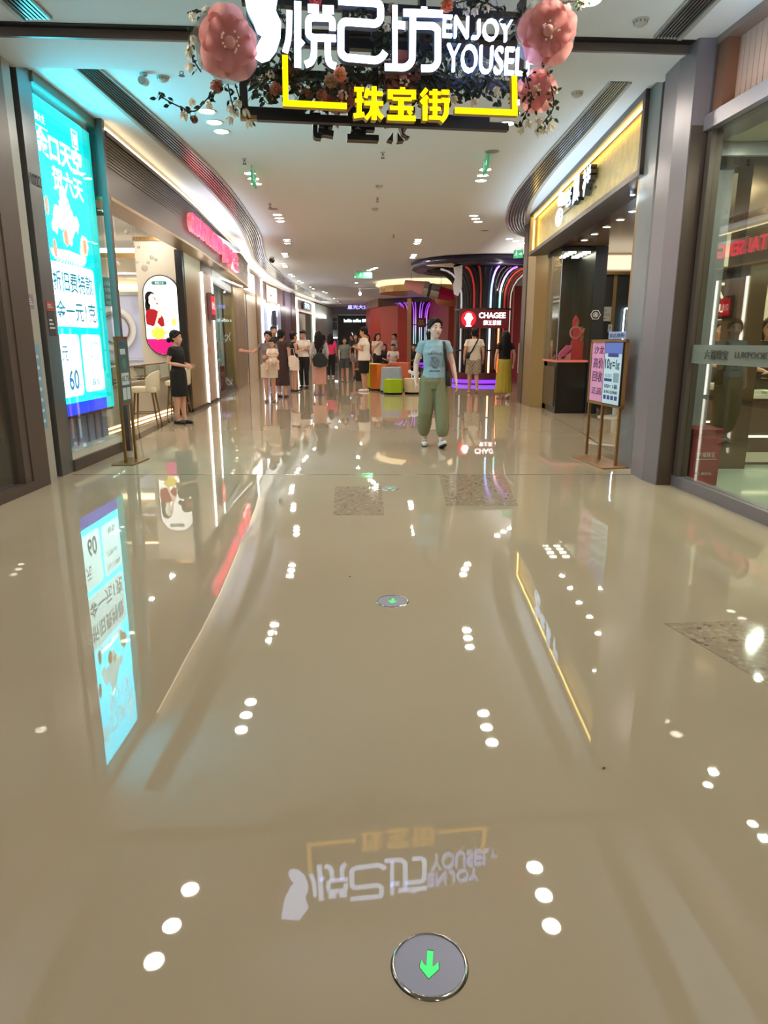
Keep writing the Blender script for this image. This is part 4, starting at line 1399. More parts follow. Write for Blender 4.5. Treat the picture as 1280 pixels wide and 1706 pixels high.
# shop number, little stickers on the jamb
lb = B(basis((-3.255, 6.87, 2.74), LEFT_U))
put_text(lb, '1022', 0.0, 0.0, 0.2, 0.10, 0.0, 0.003)
tag(lb.obj('shop_number', m_dark), 'dark shop number 1022 on the grey jamb beside the cyan screen', 'sign')
for k, (y, z, w_, h_, rgb, lab) in enumerate([(6.53, 1.62, 0.12, 0.13, (150, 132, 150), 'mauve sticker on the pale jamb at the left'), (6.90, 1.62, 0.14, 0.09, (176, 70, 66), 'red sticker on the grey jamb at the left'),
                                              (6.90, 1.38, 0.14, 0.23, (62, 62, 64), 'black notice sticker below the red one on the grey jamb'), (6.52, 0.52, 0.13, 0.78, (124, 170, 196), 'tall pale blue strip poster on the pale jamb')]):
    t = thing('door_sticker', lab, 'sticker', (-3.257, y + w_ / 2, z))
    m_ = mat('sticker %d' % k, rgb, rough=0.4)
    B().box(-3.26, -3.256, y, y + w_, z, z + h_).obj('sheet', m_, t, world=True)
    s = B(basis((-3.2555, y + 0.015, z + h_ * 0.3), LEFT_U))
    if k < 3:
        for q in range(3):
            s.box(0.0, (w_ - 0.03) * (1 - 0.2 * q), q * h_ * 0.16, q * h_ * 0.16 + h_ * 0.07, 0, 0.001)
    else:
        for q in range(7):
            s.box(0.02, 0.08, -0.18 + q * 0.1, -0.15 + q * 0.1, 0, 0.001)
    s.obj('print', mat('sticker print', (224, 220, 216), rough=0.5), t, world=True)

# ================================================================ gold poster stand on the left
def poster_stand(name, label, base, feet, z0, z1, slabs, post_r, m_metal):
    """feet: two xy points of the posts; slabs: polygon of the base plate"""
    t = thing(name, label, 'poster stand', base)
    B().prism(slabs, 0.0, 0.014).obj('base_plate', m_metal, t, world=True, bevel=0.003)
    for f in feet:
        B().box(f[0] - post_r, f[0] + post_r, f[1] - post_r, f[1] + post_r, 0.014, z1 if f is not feet[-1] or True else z1).obj('post', m_metal, t, world=True, bevel=0.002)
    return t
m_stgold = mat('stand gold', (150, 116, 66), rough=0.3, metal=0.8)
f0, f1 = (-2.89, 7.585), (-2.89, 7.90)
st = poster_stand('poster_stand', 'slim gold poster stand on the floor beside the cyan screen', (-2.86, 7.68, 0), [f0, f1], 0.66, 1.36,
                  [(-3.0, 7.44), (-2.76, 7.44), (-2.73, 7.90), (-2.98, 7.96)], 0.014, m_stgold)
b = B()
b.box(-2.905, -2.875, 7.57, 7.915, 0.64, 0.67)
b.box(-2.905, -2.875, 7.57, 7.915, 1.35, 1.38)
b.obj('frame', m_stgold, st, world=True)
M = basis((-2.873, 7.605, 0.67), LEFT_U)
pst = B(M).box(0, 0.275, 0, 0.68, -0.02, 0).obj('poster', mat('teal poster', (64, 96, 104), rough=0.4), st, world=True)
g = B(M).use(mat('poster pale', (190, 206, 206), rough=0.4))
for (x0, x1, y0, y1) in ((.03, .13, .03, .16), (.15, .25, .03, .16), (.03, .25, .19, .32), (.05, .2, .52, .58)):
    g.box(x0, x1, y0, y1, 0.0005, 0.0015)
g.use(mat('poster green', (70, 130, 120), rough=0.4)).poly([(.14 + .07 * cos(a), .42 + .06 * sin(a)) for a in [k * pi / 5 for k in range(10)]], 0.0005, 0.0015)
g.obj('printed_blocks', None, pst, world=True)
g = B(M)
put_text(g, '65.75', 0.04, 0.23, 0.2, 0.06, 0.0016, 0.002, 0.02)
put_text(g, '周大生', 0.05, 0.61, 0.14, 0.04, 0.0016, 0.002)
g.obj('print', mat('poster ink', (30, 70, 80), rough=0.5), pst, world=True)

# ================================================================ left jewellery shop: counters, stools, lightbox
cn = thing('display_counter', 'cream jewellery counter with glass top along the left shop', 'counter', (-4.45, 11.6, 0))
B().box(-4.85, -4.17, 9.2, 13.6, 0.08, 0.64).obj('body', m_cream, cn, world=True)
B().box(-4.88, -4.14, 9.15, 13.62, 0.62, 0.67).obj('worktop', mat('counter trim', (170, 148, 118), rough=0.3), cn, world=True)
B().box(-4.80, -4.2, 9.2, 13.6, 0.0, 0.08).obj('plinth', m_goldmat, cn, world=True)
B().box(-4.19, -4.165, 9.2, 13.6, 0.02, 0.045).obj('light_strip', m_led_warm, cn, world=True)
B().box(-4.80, -4.18, 9.25, 13.6, 0.67, 0.675).obj('velvet_bed', mat('display bed', (206, 198, 186), rough=0.8), cn, world=True)
gb = B()
gb.box(-4.176, -4.170, 9.2, 13.6, 0.67, 0.92)
gb.box(-4.82, -4.17, 9.2, 13.6, 0.92, 0.928)
gb.obj('glass_top', m_clear, cn, world=True)
gb = B()
for y in (9.2, 10.7, 12.2, 13.58):
    gb.box(-4.185, -4.165, y, y + 0.018, 0.67, 0.93)
gb.box(-4.185, -4.162, 9.2, 13.6, 0.925, 0.94)
gb.obj('glass_frame', m_goldmat, cn, world=True)
B().box(-4.7, -4.65, 9.3, 13.5, 0.90, 0.918).obj('case_light', m_led_white, cn, world=True)
rnd = random.Random(11)
for k in range(9):
    y = 9.7 + k * 0.43
    t = thing('jewellery_tray', ['%s jewellery tray in the glass counter of the left shop' % w_ for w_ in ('first', 'second', 'third', 'fourth', 'fifth', 'sixth', 'seventh', 'eighth', 'ninth')][k] + ' counted from the near end', 'tray', (-4.45, y, 0.675), 0, 'jewellery trays in the left counter')
    B().box(-0.2, 0.2, -0.15, 0.15, 0, 0.02).obj('pad', mat('tray pad %d' % (k % 3), [(72, 62, 60), (220, 212, 200), (150, 40, 46)][k % 3], rough=0.7), t)
    b = B()
    for i in range(4):
        for j in range(3):
            c = (-0.13 + i * 0.087, -0.09 + j * 0.09)
            b.lathe([(0.014, 0.022), (0.018, 0.028), (0.014, 0.034), (0.011, 0.028), (0.014, 0.022)], c, 10)
    b.obj('rings', m_gold, t)
cn2 = thing('display_counter', 'short counter deeper in the left shop below the lilac frame', 'counter', (-6.8, 16.2, 0))
B().box(-9.5, -5.4, 15.9, 16.5, 0, 0.75).obj('body', m_cream, cn2, world=True)
B().box(-9.5, -5.4, 15.9, 16.5, 0.95, 0.96).obj('glass_top', m_clear, cn2, world=True)
B().box(-9.5, -5.4, 15.88, 15.9, 0.74, 0.78).obj('trim', m_goldmat, cn2, world=True)
# stools
m_seat = mat('cream stool upholstery', (222, 208, 180), rough=0.6)
m_stleg = mat('bronze stool leg', (126, 96, 62), rough=0.35, metal=0.7)
def bar_stool(x, y, rz, label, rail=False):
    t = thing('bar_stool', label, 'stool', (x, y, 0), rz, 'stools at the left counter')
    B().poly(rrect(-0.2, 0.2, -0.19, 0.19, 0.08), 0.545, 0.635).obj('seat', m_seat, t, bevel=0.02)
    b = B()
    n = 17
    vs, fs = [], []
    for i in range(n):
        a = -pi * 0.42 + pi * 0.84 * i / (n - 1)
        hh = 0.31 * (1 - 0.35 * abs(a / (pi * .42)) ** 3)
        for r in (0.20, 0.235):
            vs += [(r * cos(a) - 0.005, r * sin(a) * 0.95, 0.57), (r * cos(a) * 1.05, r * sin(a) * 1.0, 0.57 + hh)]
    for i in range(n - 1):
        o, q = 4 * i, 4 * i + 4
        fs += [(o, o + 1, q + 1, q), (o + 2, q + 2, q + 3, o + 3), (o + 1, o + 3, q + 3, q + 1), (o, q, q + 2, o + 2)]
    fs += [(0, 2, 3, 1), (4 * n - 4, 4 * n - 3, 4 * n - 1, 4 * n - 2)]
    b.add(vs, fs).obj('backrest', m_seat, t, smooth=True, bevel=0.012)
    if rail:
        B().box(0.16, 0.26, -0.14, 0.14, 0.885, 0.905).obj('wooden_rail', mat('reddish wood rail', (150, 78, 44), rough=0.4), t)
    for sx in (-1, 1):
        for sy in (-1, 1):
            B().tube([(0.13 * sx, 0.12 * sy, 0.55), (0.19 * sx, 0.19 * sy, 0.0)], [0.017, 0.010], 8).obj('leg', m_stleg, t)
    b = B()
    q = [(0.165 * sx, 0.16 * sy, 0.22) for sx, sy in ((-1, -1), (1, -1), (1, 1), (-1, 1), (-1, -1))]
    b.tube(q, 0.008, 6).obj('footrest', m_stleg, t)
    return t
bar_stool(-3.80, 11.03, 0.15, 'cream upholstered stool at the left counter, nearest the viewer')
bar_stool(-3.78, 12.75, 0.1, 'cream stool with reddish top rail behind the saleswoman in black', True)

# oval lightbox with portrait
ox, oz, ow, oh = -4.33, 1.815, 0.68, 1.48
ov = thing('oval_lightbox', 'glowing oval poster of a woman in red on the cream wall', 'lightbox', (ox, 13.97, oz - oh / 2))
M = basis((ox, 13.975, oz), FRONT_U)
def capsule(w_, h_, n=16):
    r = w_ / 2
    return [(r * cos(pi * k / n), h_ / 2 - r + r * sin(pi * k / n)) for k in range(n + 1)] + [(-r * cos(pi * k / n), -h_ / 2 + r - r * sin(pi * k / n)) for k in range(n + 1)]
B(M).poly(capsule(ow + 0.045, oh + 0.045), -0.02, 0.045).obj('frame', mat('dark oval frame', (70, 66, 62), rough=0.3, metal=0.4), ov, world=True)
B(M).poly(capsule(ow, oh), 0.045, 0.05).obj('lit_face', glow('poster white', (250, 250, 244), 1.1), ov, world=True)
def ink(rgb, e=0.65):
    return glow('poster ink %d %d %d' % rgb, rgb, e)
g = B(M)
def blob(cx, cy, rx, ry, d0, d1, rot=0, n=18):
    return g.poly([(cx + rx * cos(2 * pi * k / n) * cos(rot) - ry * sin(2 * pi * k / n) * sin(rot), cy + rx * cos(2 * pi * k / n) * sin(rot) + ry * sin(2 * pi * k / n) * cos(rot)) for k in range(n)], d0, d1)
g.use(ink((30, 22, 22), 0.3))
blob(-0.20, 0.31, 0.115, 0.15, .051, .053, 0.3)
blob(-0.275, 0.16, 0.05, 0.15, .051, .053, 0.05)
g.use(ink((232, 226, 214)))
g.poly([(-.24, .36), (-.19, .41), (-.12, .40), (-.075, .33), (-.06, .26), (-.08, .2), (-.13, .16), (-.2, .17), (-.25, .24)], .053, .055)
g.poly([(-.22, .2), (-.14, .2), (-.13, .08), (-.24, .08)], .053, .0545)
g.use(ink((150, 26, 34), 0.75))
g.poly([(-.305, .1), (-.24, .13), (-.14, .12), (-.04, .06), (.02, -.05), (.03, -.19), (-.04, -.21), (-.1, -.14), (-.2, -.2), (-.32, -.16), (-.33, 0)], .0545, .056)
g.use(ink((238, 206, 190)))
g.poly([(-.10, .27), (-.07, .28), (-.055, .16), (-.0, .05), (-.03, -.03), (-.08, -.05), (-.13, -.22), (-.2, -.26), (-.11, -.02), (-.08, .08)], .056, .058)
g.use(ink((150, 30, 40), 0.8))
blob(-0.085, 0.225, 0.022, 0.012, .058, .059, 0.2)
g.use(ink((40, 26, 26), 0.3))
blob(-0.13, 0.335, 0.03, 0.006, .058, .059, -0.1)
blob(-0.12, 0.305, 0.022, 0.006, .058, .059, -0.1)
g.use(ink((232, 214, 80)))
for k in range(7):
    blob(-0.10 + 0.07 * cos(k * .9), -0.33 + 0.055 * sin(k * .9), 0.075, 0.05, .0545 + .0001 * k, .0565 + .0001 * k, k * .9)
g.use(ink((240, 222, 120)))
blob(0.215, -0.12, 0.05, 0.075, .051, .053)
g.use(ink((190, 24, 110), 0.9))
g.poly([(-ow / 2, -.44), (ow / 2, -.44)] + [(ow / 2 * cos(-pi * k / 12), -oh / 2 + ow / 2 + ow / 2 * sin(-pi * k / 12)) for k in range(1, 12)], .051, .054)
g.obj('portrait_print', None, ov, world=True)
g = B(M)
g.use(ink((60, 110, 100), 0.6)).poly(rrect(-.17, .13, .575, .645, .034), .051, .053)
g.use(ink((225, 240, 235)))
put_text(g, '美丽人生', -.10, .588, .17, .045, .053, .054)
g.use(ink((150, 150, 146), 0.6))
for r_ in range(4):
    put_text(g, '花开', .14, .40 - r_ * .09, .1, .035, .051, .052)
g.obj('caption_print', None, ov, world=True)

# hanging signs and ornaments inside the left shop
t = exit_sign((-4.62, 11.85), FRONT_U, 0.32, 0.16, 'dark unlit exit sign hanging inside the left shop', 0.3, False)
t = thing('hanging_poster', 'teal poster hanging from the ceiling of the left shop', 'poster', (-5.05, 13.0, 3.4))
M = basis((-5.05, 13.0, 2.2), Vector((1, 0.5, 0)))
B(M).box(-0.15, 0.15, -0.25, 0.25, -0.004, 0.004).obj('sheet', mat('teal hanging sheet', (70, 120, 122), rough=0.5), t, world=True)
g = B(M)
for r_ in range(4):
    put_text(g, ['新品', '金饰', '特惠', '周年'][r_], -0.11, 0.11 - r_ * 0.115, 0.2, 0.075, 0.0045, 0.006)
g.obj('print', mat('teal pale print', (170, 206, 200), rough=0.5), t, world=True)
b = B(M)
for x in (-0.13, 0.13):
    b.tube([(x, 0.25, 0), (x, 1.2, 0)], 0.003, 5)
b.obj('string', m_fitdk, t, world=True)
t = thing('wall_frame', 'large pale lilac framed panel on the deep back wall of the left shop', 'panel', (-6.5, 17.55, 1.0))
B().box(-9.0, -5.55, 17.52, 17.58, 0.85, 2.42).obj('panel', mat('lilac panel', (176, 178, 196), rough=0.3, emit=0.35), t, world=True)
b = B()
b.box(-5.62, -5.50, 17.46, 17.6, 0.80, 2.5)
b.box(-9.0, -5.50, 17.46, 17.6, 2.42, 2.5)
b.box(-9.0, -5.35, 17.40, 17.6, 0.80, 0.88)
b.obj('frame', mat('silver frame', (200, 198, 196), rough=0.3, metal=0.3), t, world=True)
t = thing('ring_ornament', 'white round ring ornament on the lilac panel, half hidden by the screen', 'ornament', (-6.75, 17.45, 1.5))
M = basis((-6.62, 17.48, 1.62), FRONT_U)
b = B(M).lathe([(0.42, 0.0), (0.42, 0.06), (0.52, 0.06), (0.52, 0.0)], seg=40)
b.obj('ring', mat('ring white', (238, 234, 228), rough=0.3), t, world=True)
b = B(M).lathe([(0.33, 0.0), (0.33, 0.03), (0.36, 0.03), (0.36, 0.0)], seg=40)
b.obj('inner_ring', m_gold, t, world=True)
rnd = random.Random(5)
m_bub = mat('glass bubble', (216, 204, 190), rough=0.1, alpha=0.45)
for k, (px, py, Yd, r) in enumerate([(196, 440, 12.5, 0.05), (229, 436, 12.6, 0.035), (241, 447, 12.4, 0.055), (247, 437, 12.7, 0.03), (253, 429, 12.8, 0.04), (260, 433, 12.9, 0.03), (231, 412, 12.2, 0.025), (211, 387, 11.5, 0.035), (222, 411, 12.0, 0.03)]):
    p = atY(px, py, Yd)
    t = thing('glass_bubble', ['large', 'small', 'big', 'tiny', 'middle sized', 'little', 'smoky', 'highest', 'grey'][k] + ' glass bubble ornament hanging ' + ['before the lilac panel', 'left above the oval lightbox', 'lowest above the oval lightbox', 'between its neighbours above the oval lightbox', 'topmost of the cluster above the oval lightbox', 'rightmost of the cluster above the oval lightbox', 'near the top of the cream wall', 'beside the unlit exit sign', 'at the left edge of the cream wall'][k], 'ornament', p, 0, 'hanging glass bubbles')
    B().ball((0, 0, 0), r, 14, 9).obj('bubble', m_bub, t, smooth=True)
    B().tube([(0, 0, r), (0, 0, 3.42 - p.z)], 0.0015, 4).obj('thread', m_fit, t)

# red lettering on the fascia
def FXn(y):
    for a, c in zip(FA, FA[1:]):
        if a[1] <= y <= c[1]:
            t = (y - a[1]) / (c[1] - a[1])
            d = Vector((c[0] - a[0], c[1] - a[1], 0)).normalized()
            return a[0] + t * (c[0] - a[0]), Vector((d.y, -d.x, 0))
    return FA[-1][0], Vector((1, 0, 0))
m_rs = glow('red sign face', (255, 44, 84), 2.2)
m_rside = mat('red sign side', (226, 150, 150), rough=0.4, emit=0.5, ecol=(255, 60, 90))
ct = thing('shop_sign', 'glowing red shop name lettering on the ribbed bronze fascia at left', 'sign', (-3.3, 14.2, 3.1))
def curved(q):
    x, n = FXn(q[0])
    return Vector((x + n.x * q[2], q[0] + n.y * q[2], q[1]))
def red_text(s, y0, y1, z0, z1):
    b = B()
    put_text(b, s, y0, z0, y1 - y0, z1 - z0, 0.03, 0.10, 0.02, fn=curved)
    o = b.obj('lettering', m_rside, ct)
    o.data.transform(Matrix.Translation(-Vector(ct.location)))
    b = B()
    put_text(b, s, y0, z0, y1 - y0, z1 - z0, 0.101, 0.108, 0.02, fn=curved)
    f_ = b.obj('lit_face', m_rs, o)
    f_.data.transform(Matrix.Translation(-Vector(ct.location)))
red_text('CHOW TAI SENG', 12.3, 15.7, 3.14, 3.44)
for k, ch in enumerate('周大生'):
    red_text(ch, 16.0 + k * 0.85, 16.7 + k * 0.85, 3.02, 3.50)
# small red lit sign on the pink panel
t = thing('small_lit_sign', 'small red lit shop sign on the pink panel', 'sign', (-3.8, 15.5, 1.8))
d = (Vector((XT(16.0), 16.0, 0)) - Vector((XT(15.1), 15.1, 0))).normalized()
M = basis((XT(15.4) + 0.06, 15.35, 1.78), d)
B(M).box(0, 0.5, 0, 0.56, 0, 0.08).obj('box', mat('maroon box', (96, 40, 38), rough=0.3), t, world=True)
B(M).box(0.04, 0.46, 0.12, 0.50, 0.08, 0.085).obj('lit_face', glow('red lit', (226, 24, 44), 1.4), t, world=True)
b = B(M)
put_text(b, '周大生', 0.08, 0.22, 0.34, 0.16, 0.0855, 0.087, 0.02)
b.obj('print', glow('red sign print', (255, 190, 190), 1.2), t, world=True)
b = B(basis((XT(15.4) + 0.052, 15.4, 1.08), d)).box(0, 0.28, 0, 0.12, 0, 0.004)
tag(b.obj('wall_plate', mat('pink wall plate', (214, 150, 140), rough=0.4)), 'small pale pink plate on the pink panel below the red sign', 'plate')

# display window contents
t = thing('display_pedestal', 'white pedestal table in the left display window', 'pedestal', (-4.35, 17.2, 0.16))
for (x, y) in ((-4.5, 16.95), (-4.2, 16.95), (-4.5, 17.75), (-4.2, 17.75)):
    B().box(x - 0.025, x + 0.025, y - 0.025, y + 0.025, 0.16, 0.84).obj('leg', m_white, t, world=True)
B().box(-4.56, -4.14, 16.88, 17.82, 0.84, 0.91).obj('top', m_white, t, world=True)
t = thing('display_case', 'clear glass case standing on the white pedestal of the left display window', 'case', (-4.35, 17.35, 0.91))
B().box(-4.53, -4.17, 16.95, 17.75, 0.91, 1.32).obj('glass', m_clear, t, world=True)
B().box(-4.53, -4.17, 16.95, 17.75, 0.91, 0.925).obj('base', m_goldmat, t, world=True)
t = thing('gift_box', 'bright red pink jewel box inside the glass case of the left window', 'box', (-4.35, 17.3, 0.925))
B().box(-4.48, -4.22, 17.1, 17.4, 0.925, 1.06).obj('box', mat('rose red box', (214, 52, 84), rough=0.4), t, world=True, bevel=0.01)
B().box(-4.47, -4.44, 17.1, 17.4, 1.06, 1.17).obj('lid', mat('rose red box', (214, 52, 84)), t, world=True)
t = thing('gift_box', 'tall dark red box standing on the plinth of the left display window', 'box', (-4.4, 18.1, 0.16))
B().box(-4.62, -4.22, 17.95, 18.55, 0.16, 0.70).obj('box', mat('crimson box', (142, 22, 48), rough=0.35), t, world=True, bevel=0.008)
b = B(basis((-4.215, 18.08, 0.4), LEFT_U))
put_text(b, '周大生', 0.0, 0.06, 0.34, 0.1, 0, 0.003)
b.obj('print', mat('box print', (220, 180, 170), rough=0.4), t, world=True)
# ================================================================ sign on the gold fascia
gs = thing('shop_sign', 'glowing white chinese shop name with oval emblem on the gold fascia', 'sign', rp(3.2, 0.0, 3.1))
# local frame: u runs from far to near so that it reads from the corridor
gM = basis(rp(RL, -0.095, 0), -RD)
m_gsw = glow('gold sign white', (206, 228, 255), 1.2)
m_gss = mat('gold sign side', (70, 60, 48), rough=0.4, metal=0.4)
# from the far end (u = 0) towards the viewer
chars = [('老', 3.05, 3.60, 3.22, 3.60), ('凤', 3.78, 4.32, 3.10, 3.58), ('祥', 4.50, 5.02, 3.12, 3.62)]
def gold_u(px, py):
    p = on_plane(px, py, rp(0, -0.095), RNrm)
    return (p - gM.translation).dot(-RD), p.z
for s_, (x0, y0), (x1, y1) in [('老', (950, 352), (964, 306)), ('鳳', (964, 345), (979, 286)), ('祥', (981, 332), (998, 268))]:
    u0, z0_ = gold_u(x0, y0)
    u1, z1_ = gold_u(x1, y1)
    for d0, d1, nm in ((0.01, 0.09, 'character'), (0.091, 0.098, 'lit_face')):
        b = B(gM)
        put_text(b, s_, u0, z0_ + .02, u1 - u0, z1_ - z0_ - .04, d0, d1, 0.03)
        if nm == 'character':
            o = b.obj(nm, m_gss, gs, world=True)
        else:
            b.obj(nm, m_gsw, o, world=True)
eu, ez = gold_u(938, 362)
em = B(gM @ Matrix.Translation((eu, ez, 0)))
em.stroke([(0.23 * cos(k * pi / 12), 0.12 * sin(k * pi / 12)) for k in range(25)], 0.03, 0.05, 0.07)
em.stroke([(-0.09, 0.03), (0.09, 0.03)], 0.03, 0.05, 0.07)
em.stroke([(0, 0.08), (0, -0.08)], 0.04, 0.05, 0.0705)
em.obj('emblem', m_gsw, gs, world=True)
em = B(gM @ Matrix.Translation((eu + 0.06, ez + 0.22, 0)))
for q in (-0.09, -0.03, 0.03, 0.09):
    em.stroke([(q * 1.4, 0.16 - abs(q)), (q, 0.0), (q * 0.5, -0.05)], 0.02, 0.02, 0.09)
em.obj('emblem_crest', m_gsw, gs, world=True)
for z in (3.30, 3.42):
    B(gM).box(eu - 0.1, eu + 2.1, z, z + 0.012, 0.0, 0.02).obj('mounting_rail', m_gss, gs, world=True)

# soffit downlights inside the gold shop
for k, (px, py) in enumerate([(1055, 352), (1034, 366), (1011, 378), (991, 390), (974, 400)]):
    p = fl(px, py, 2.985)
    t = dup(proto_dl, (p.x, p.y, 2.99), None, '%s small downlight in the brown gloss soffit under the gold fascia' % ['nearest', 'second', 'third', 'fourth', 'farthest'][k], 'soffit downlights of the gold shop')
    t.scale = (0.62, 0.62, 1)
p = fl(1060, 300, 2.985)
t = thing('spotlight', 'small chrome spotlight in the maroon track under the gold fascia', 'spotlight', (2.80, 8.35, 2.98))
B().tube([(0, 0, 0), (0, 0.0, -0.05)], 0.03, 12).obj('housing', m_steel, t)
B().cyl((0, 0), 0.022, -0.053, -0.05, 12).obj('lamp_face', m_lamp, t)

# ================================================================ showcase
sc = thing('showcase', 'black based glass showcase with pink sculptures at the corner of the gold fronted shop', 'showcase', (3.5, 13.8, 0))
B().box(3.24, 3.80, 13.1, 14.18, 0.0, 0.95).obj('base', m_black, sc, world=True, bevel=0.006)
B().box(3.225, 3.24, 13.22, 14.08, 0.12, 0.86).obj('side_panel', mat('olive bronze panel', (110, 96, 72), rough=0.3, metal=0.6), sc, world=True)
B().box(3.20, 3.80, 13.06, 14.18, 0.95, 0.99).obj('bed', mat('pink lit bed', (226, 120, 110), rough=0.5), sc, world=True)  # pink light is put into the bed's base colour
gb = B()
gb.box(3.21, 3.216, 13.08, 14.18, 0.99, 2.92)
gb.box(3.21, 3.82, 13.07, 13.076, 0.99, 2.92)
gb.obj('glass', m_clear, sc, world=True)
b = B()
for (x, y) in ((3.205, 13.065), (3.205, 13.8), (3.80, 13.065)):
    b.box(x, x + 0.014, y, y + 0.014, 0.99, 2.92)
b.obj('edge_trim', m_steel, sc, world=True)
b = B()
b.box(3.2, 3.80, 13.06, 14.18, 2.90, 2.97)
b.obj('top', m_black, sc, world=True)
b = B()
for i in range(4):
    for x in (3.36, 3.62):
        b.box(x, x + 0.13, 13.2 + i * 0.25, 13.28 + i * 0.25, 2.885, 2.898)
b.obj('lamps', glow('showcase lamp', (255, 240, 220), 14), sc, world=True)
B().box(3.80, 4.02, 13.04, 14.28, 0.0, 2.985).obj('pillar', mat('charcoal pillar', (34, 36, 38), rough=0.35), sc, world=True)
M = basis((3.87, 13.035, 1.80), FRONT_U)
b = B(M)
b.stroke([(-0.09, 0), (-0.045, 0.075), (0.045, 0.075), (0.09, 0), (0.045, -0.075), (-0.045, -0.075), (-0.09, 0)], 0.012, 0, 0.004)
b.stroke([(0.045 * cos(k * pi / 8), 0.04 * sin(k * pi / 8)) for k in range(17)], 0.01, 0, 0.004)
put_text(b, '福', -0.025, -0.025, 0.05, 0.05, 0, 0.004, 0.02)
b.obj('emblem', mat('silver print', (206, 206, 200), rough=0.4), sc, world=True)
m_rose = mat('red display sculpture', (226, 44, 60), rough=0.4)
m_rosep = mat('pink display sculpture', (240, 120, 130), rough=0.4)
t = thing('display_sculpture', 'red standing scroll sculpture in the glass showcase', 'display prop', (3.62, 13.35, 0.99))
M = basis((3.60, 13.35, 0.99), FRONT_U)
b = B(M).poly([(-.07, 0), (.17, 0), (.17, .5), (.12, .62), (.06, .55), (.07, .72), (.0, .82), (-.06, .72), (-.04, .4), (-.07, .3)], -0.02, 0.03)
b.obj('body', m_rose, t, world=True, bevel=0.01)
b = B(M)
b.lathe([(0.09, 0.035), (0.12, 0.045), (0.09, 0.055), (0.09, 0.035)], seg=20)
b.v = [v + Vector((0, 0, 0.5)) for v in b.v]
b.obj('ring', m_rosep, t, world=True)
b = B(M)
for (x, z) in ((0.12, 0.35), (0.02, 0.62), (0.14, 0.5)):
    b.tube([(x, z, 0.04), (x + .02, z + .08, 0.05)], [0.03, 0.02], 10)
b.obj('gold_ornament', m_gold, t, world=True)
t = thing('display_sculpture', 'pink slanting lounge shaped sculpture left of the red one in the showcase', 'display prop', (3.4, 13.3, 0.99))
M = basis((3.42, 13.28, 0.99), FRONT_U)
B(M).poly([(-.14, .06), (-.02, .06), (.12, .22), (.12, .27), (.02, .27), (-.1, .14)], -0.05, 0.03).obj('body', mat('magenta pink prop', (232, 84, 140), rough=0.4), t, world=True, bevel=0.008)
B(M).poly([(-.12, 0), (-.09, 0), (-.07, .06), (-.12, .06)], -0.05, 0.03).obj('foot', m_rosep, t, world=True)
B(M).poly([(.0, 0), (.1, 0), (.1, .14), (.04, .1)], -0.05, 0.03).obj('foot', m_rosep, t, world=True)
# things at the dark wall
t = thing('wall_notice', 'white notice plate on the dark wall of the gold fronted shop', 'notice', (4.25, 14.28, 1.85))
M = basis((4.22, 14.29, 1.72), FRONT_U)
B(M).box(0, 0.34, 0, 0.28, 0, 0.012).obj('plate', mat('notice white', (214, 212, 206), rough=0.4), t, world=True)
b = B(M)
put_text(b, '老凤祥', .09, .18, .14, .05, .0125, .0135)
put_text(b, '非礼勿动', .04, .10, .26, .055, .0125, .0135)
b.box(.1, .24, .05, .06, .0125, .0135)
b.obj('print', mat('notice print', (120, 116, 110), rough=0.5), t, world=True)
t = thing('door_handle_plate', 'small pale switch plate on the gold strip of the dark wall', 'switch', (4.46, 14.26, 1.55))
B().box(4.50, 4.58, 14.25, 14.27, 1.50, 1.66).obj('plate', mat('notice white', (214, 212, 206)), t, world=True, bevel=0.006)
B().box(4.53, 4.55, 14.245, 14.252, 1.57, 1.62).obj('rocker', m_grey, t, world=True)
t = thing('neon_lamp', 'white pill shaped neon loop on the dark wall', 'lamp', (4.95, 14.25, 1.3))
b = B(basis((4.84, 14.26, 1.66), (1, 0, 0.0), (0, 0, 1)))
q = [(0.04 * cos(pi * k / 8), 0.27 + 0.04 * sin(pi * k / 8), 0.02) for k in range(9)] + [(-0.04 * cos(pi * k / 8), -0.27 - 0.04 * sin(pi * k / 8), 0.02) for k in range(9)]
b.tube(q + q[:1], 0.014, 8).obj('neon_tube', glow('neon white', (214, 240, 255), 6), t, world=True)
B(basis((4.84, 14.29, 1.66), FRONT_U)).poly(capsule(0.1, 0.62), 0, 0.012).obj('backplate', m_black, t, world=True)
t = thing('potted_plant', 'small dark green potted plant behind the charcoal pillar', 'plant', (4.12, 13.6, 0.6))
rnd = random.Random(4)
b = B()
for k in range(40):
    q = Vector((4.12 + rnd.uniform(-.1, .1), 13.6 + rnd.uniform(-.1, .1), 0.78 + rnd.uniform(0, .25)))
    leaf(b, q, Vector((rnd.uniform(-1, 1), rnd.uniform(-1, 1), rnd.uniform(-.2, 1))), Vector((0, -1, 0.2)), 0.09, 0.05)
b.obj('foliage', m_leaf2, t, world=True)
B().lathe([(0.05, 0.6), (0.08, 0.78), (0.07, 0.78)], (4.12, 13.6), 16).obj('pot', m_white, t, world=True)
t = thing('side_table', 'white curvy side table carrying the potted plant', 'table', (4.12, 13.6, 0))
B().lathe([(0.0, 0.59), (0.12, 0.59), (0.12, 0.55), (0.05, 0.45), (0.04, 0.3), (0.05, 0.1), (0.12, 0.0), (0, 0)], (4.12, 13.6), 20).obj('body', m_white, t, smooth=True, world=True)
tag(B().box(4.02, 4.06, 13.3, 13.7, 0, 0.5).obj('fire_extinguisher_box', mat('extinguisher red', (150, 20, 26), rough=0.3)), 'narrow dark red box beside the charcoal pillar of the showcase', 'box')
t = thing('round_table', 'low round white table inside the gold fronted shop behind the poster stand', 'table', (4.16, 12.4, 0))
B().cyl((0, 0), 0.5, 0.42, 0.45, 32).obj('tabletop', m_white, t)
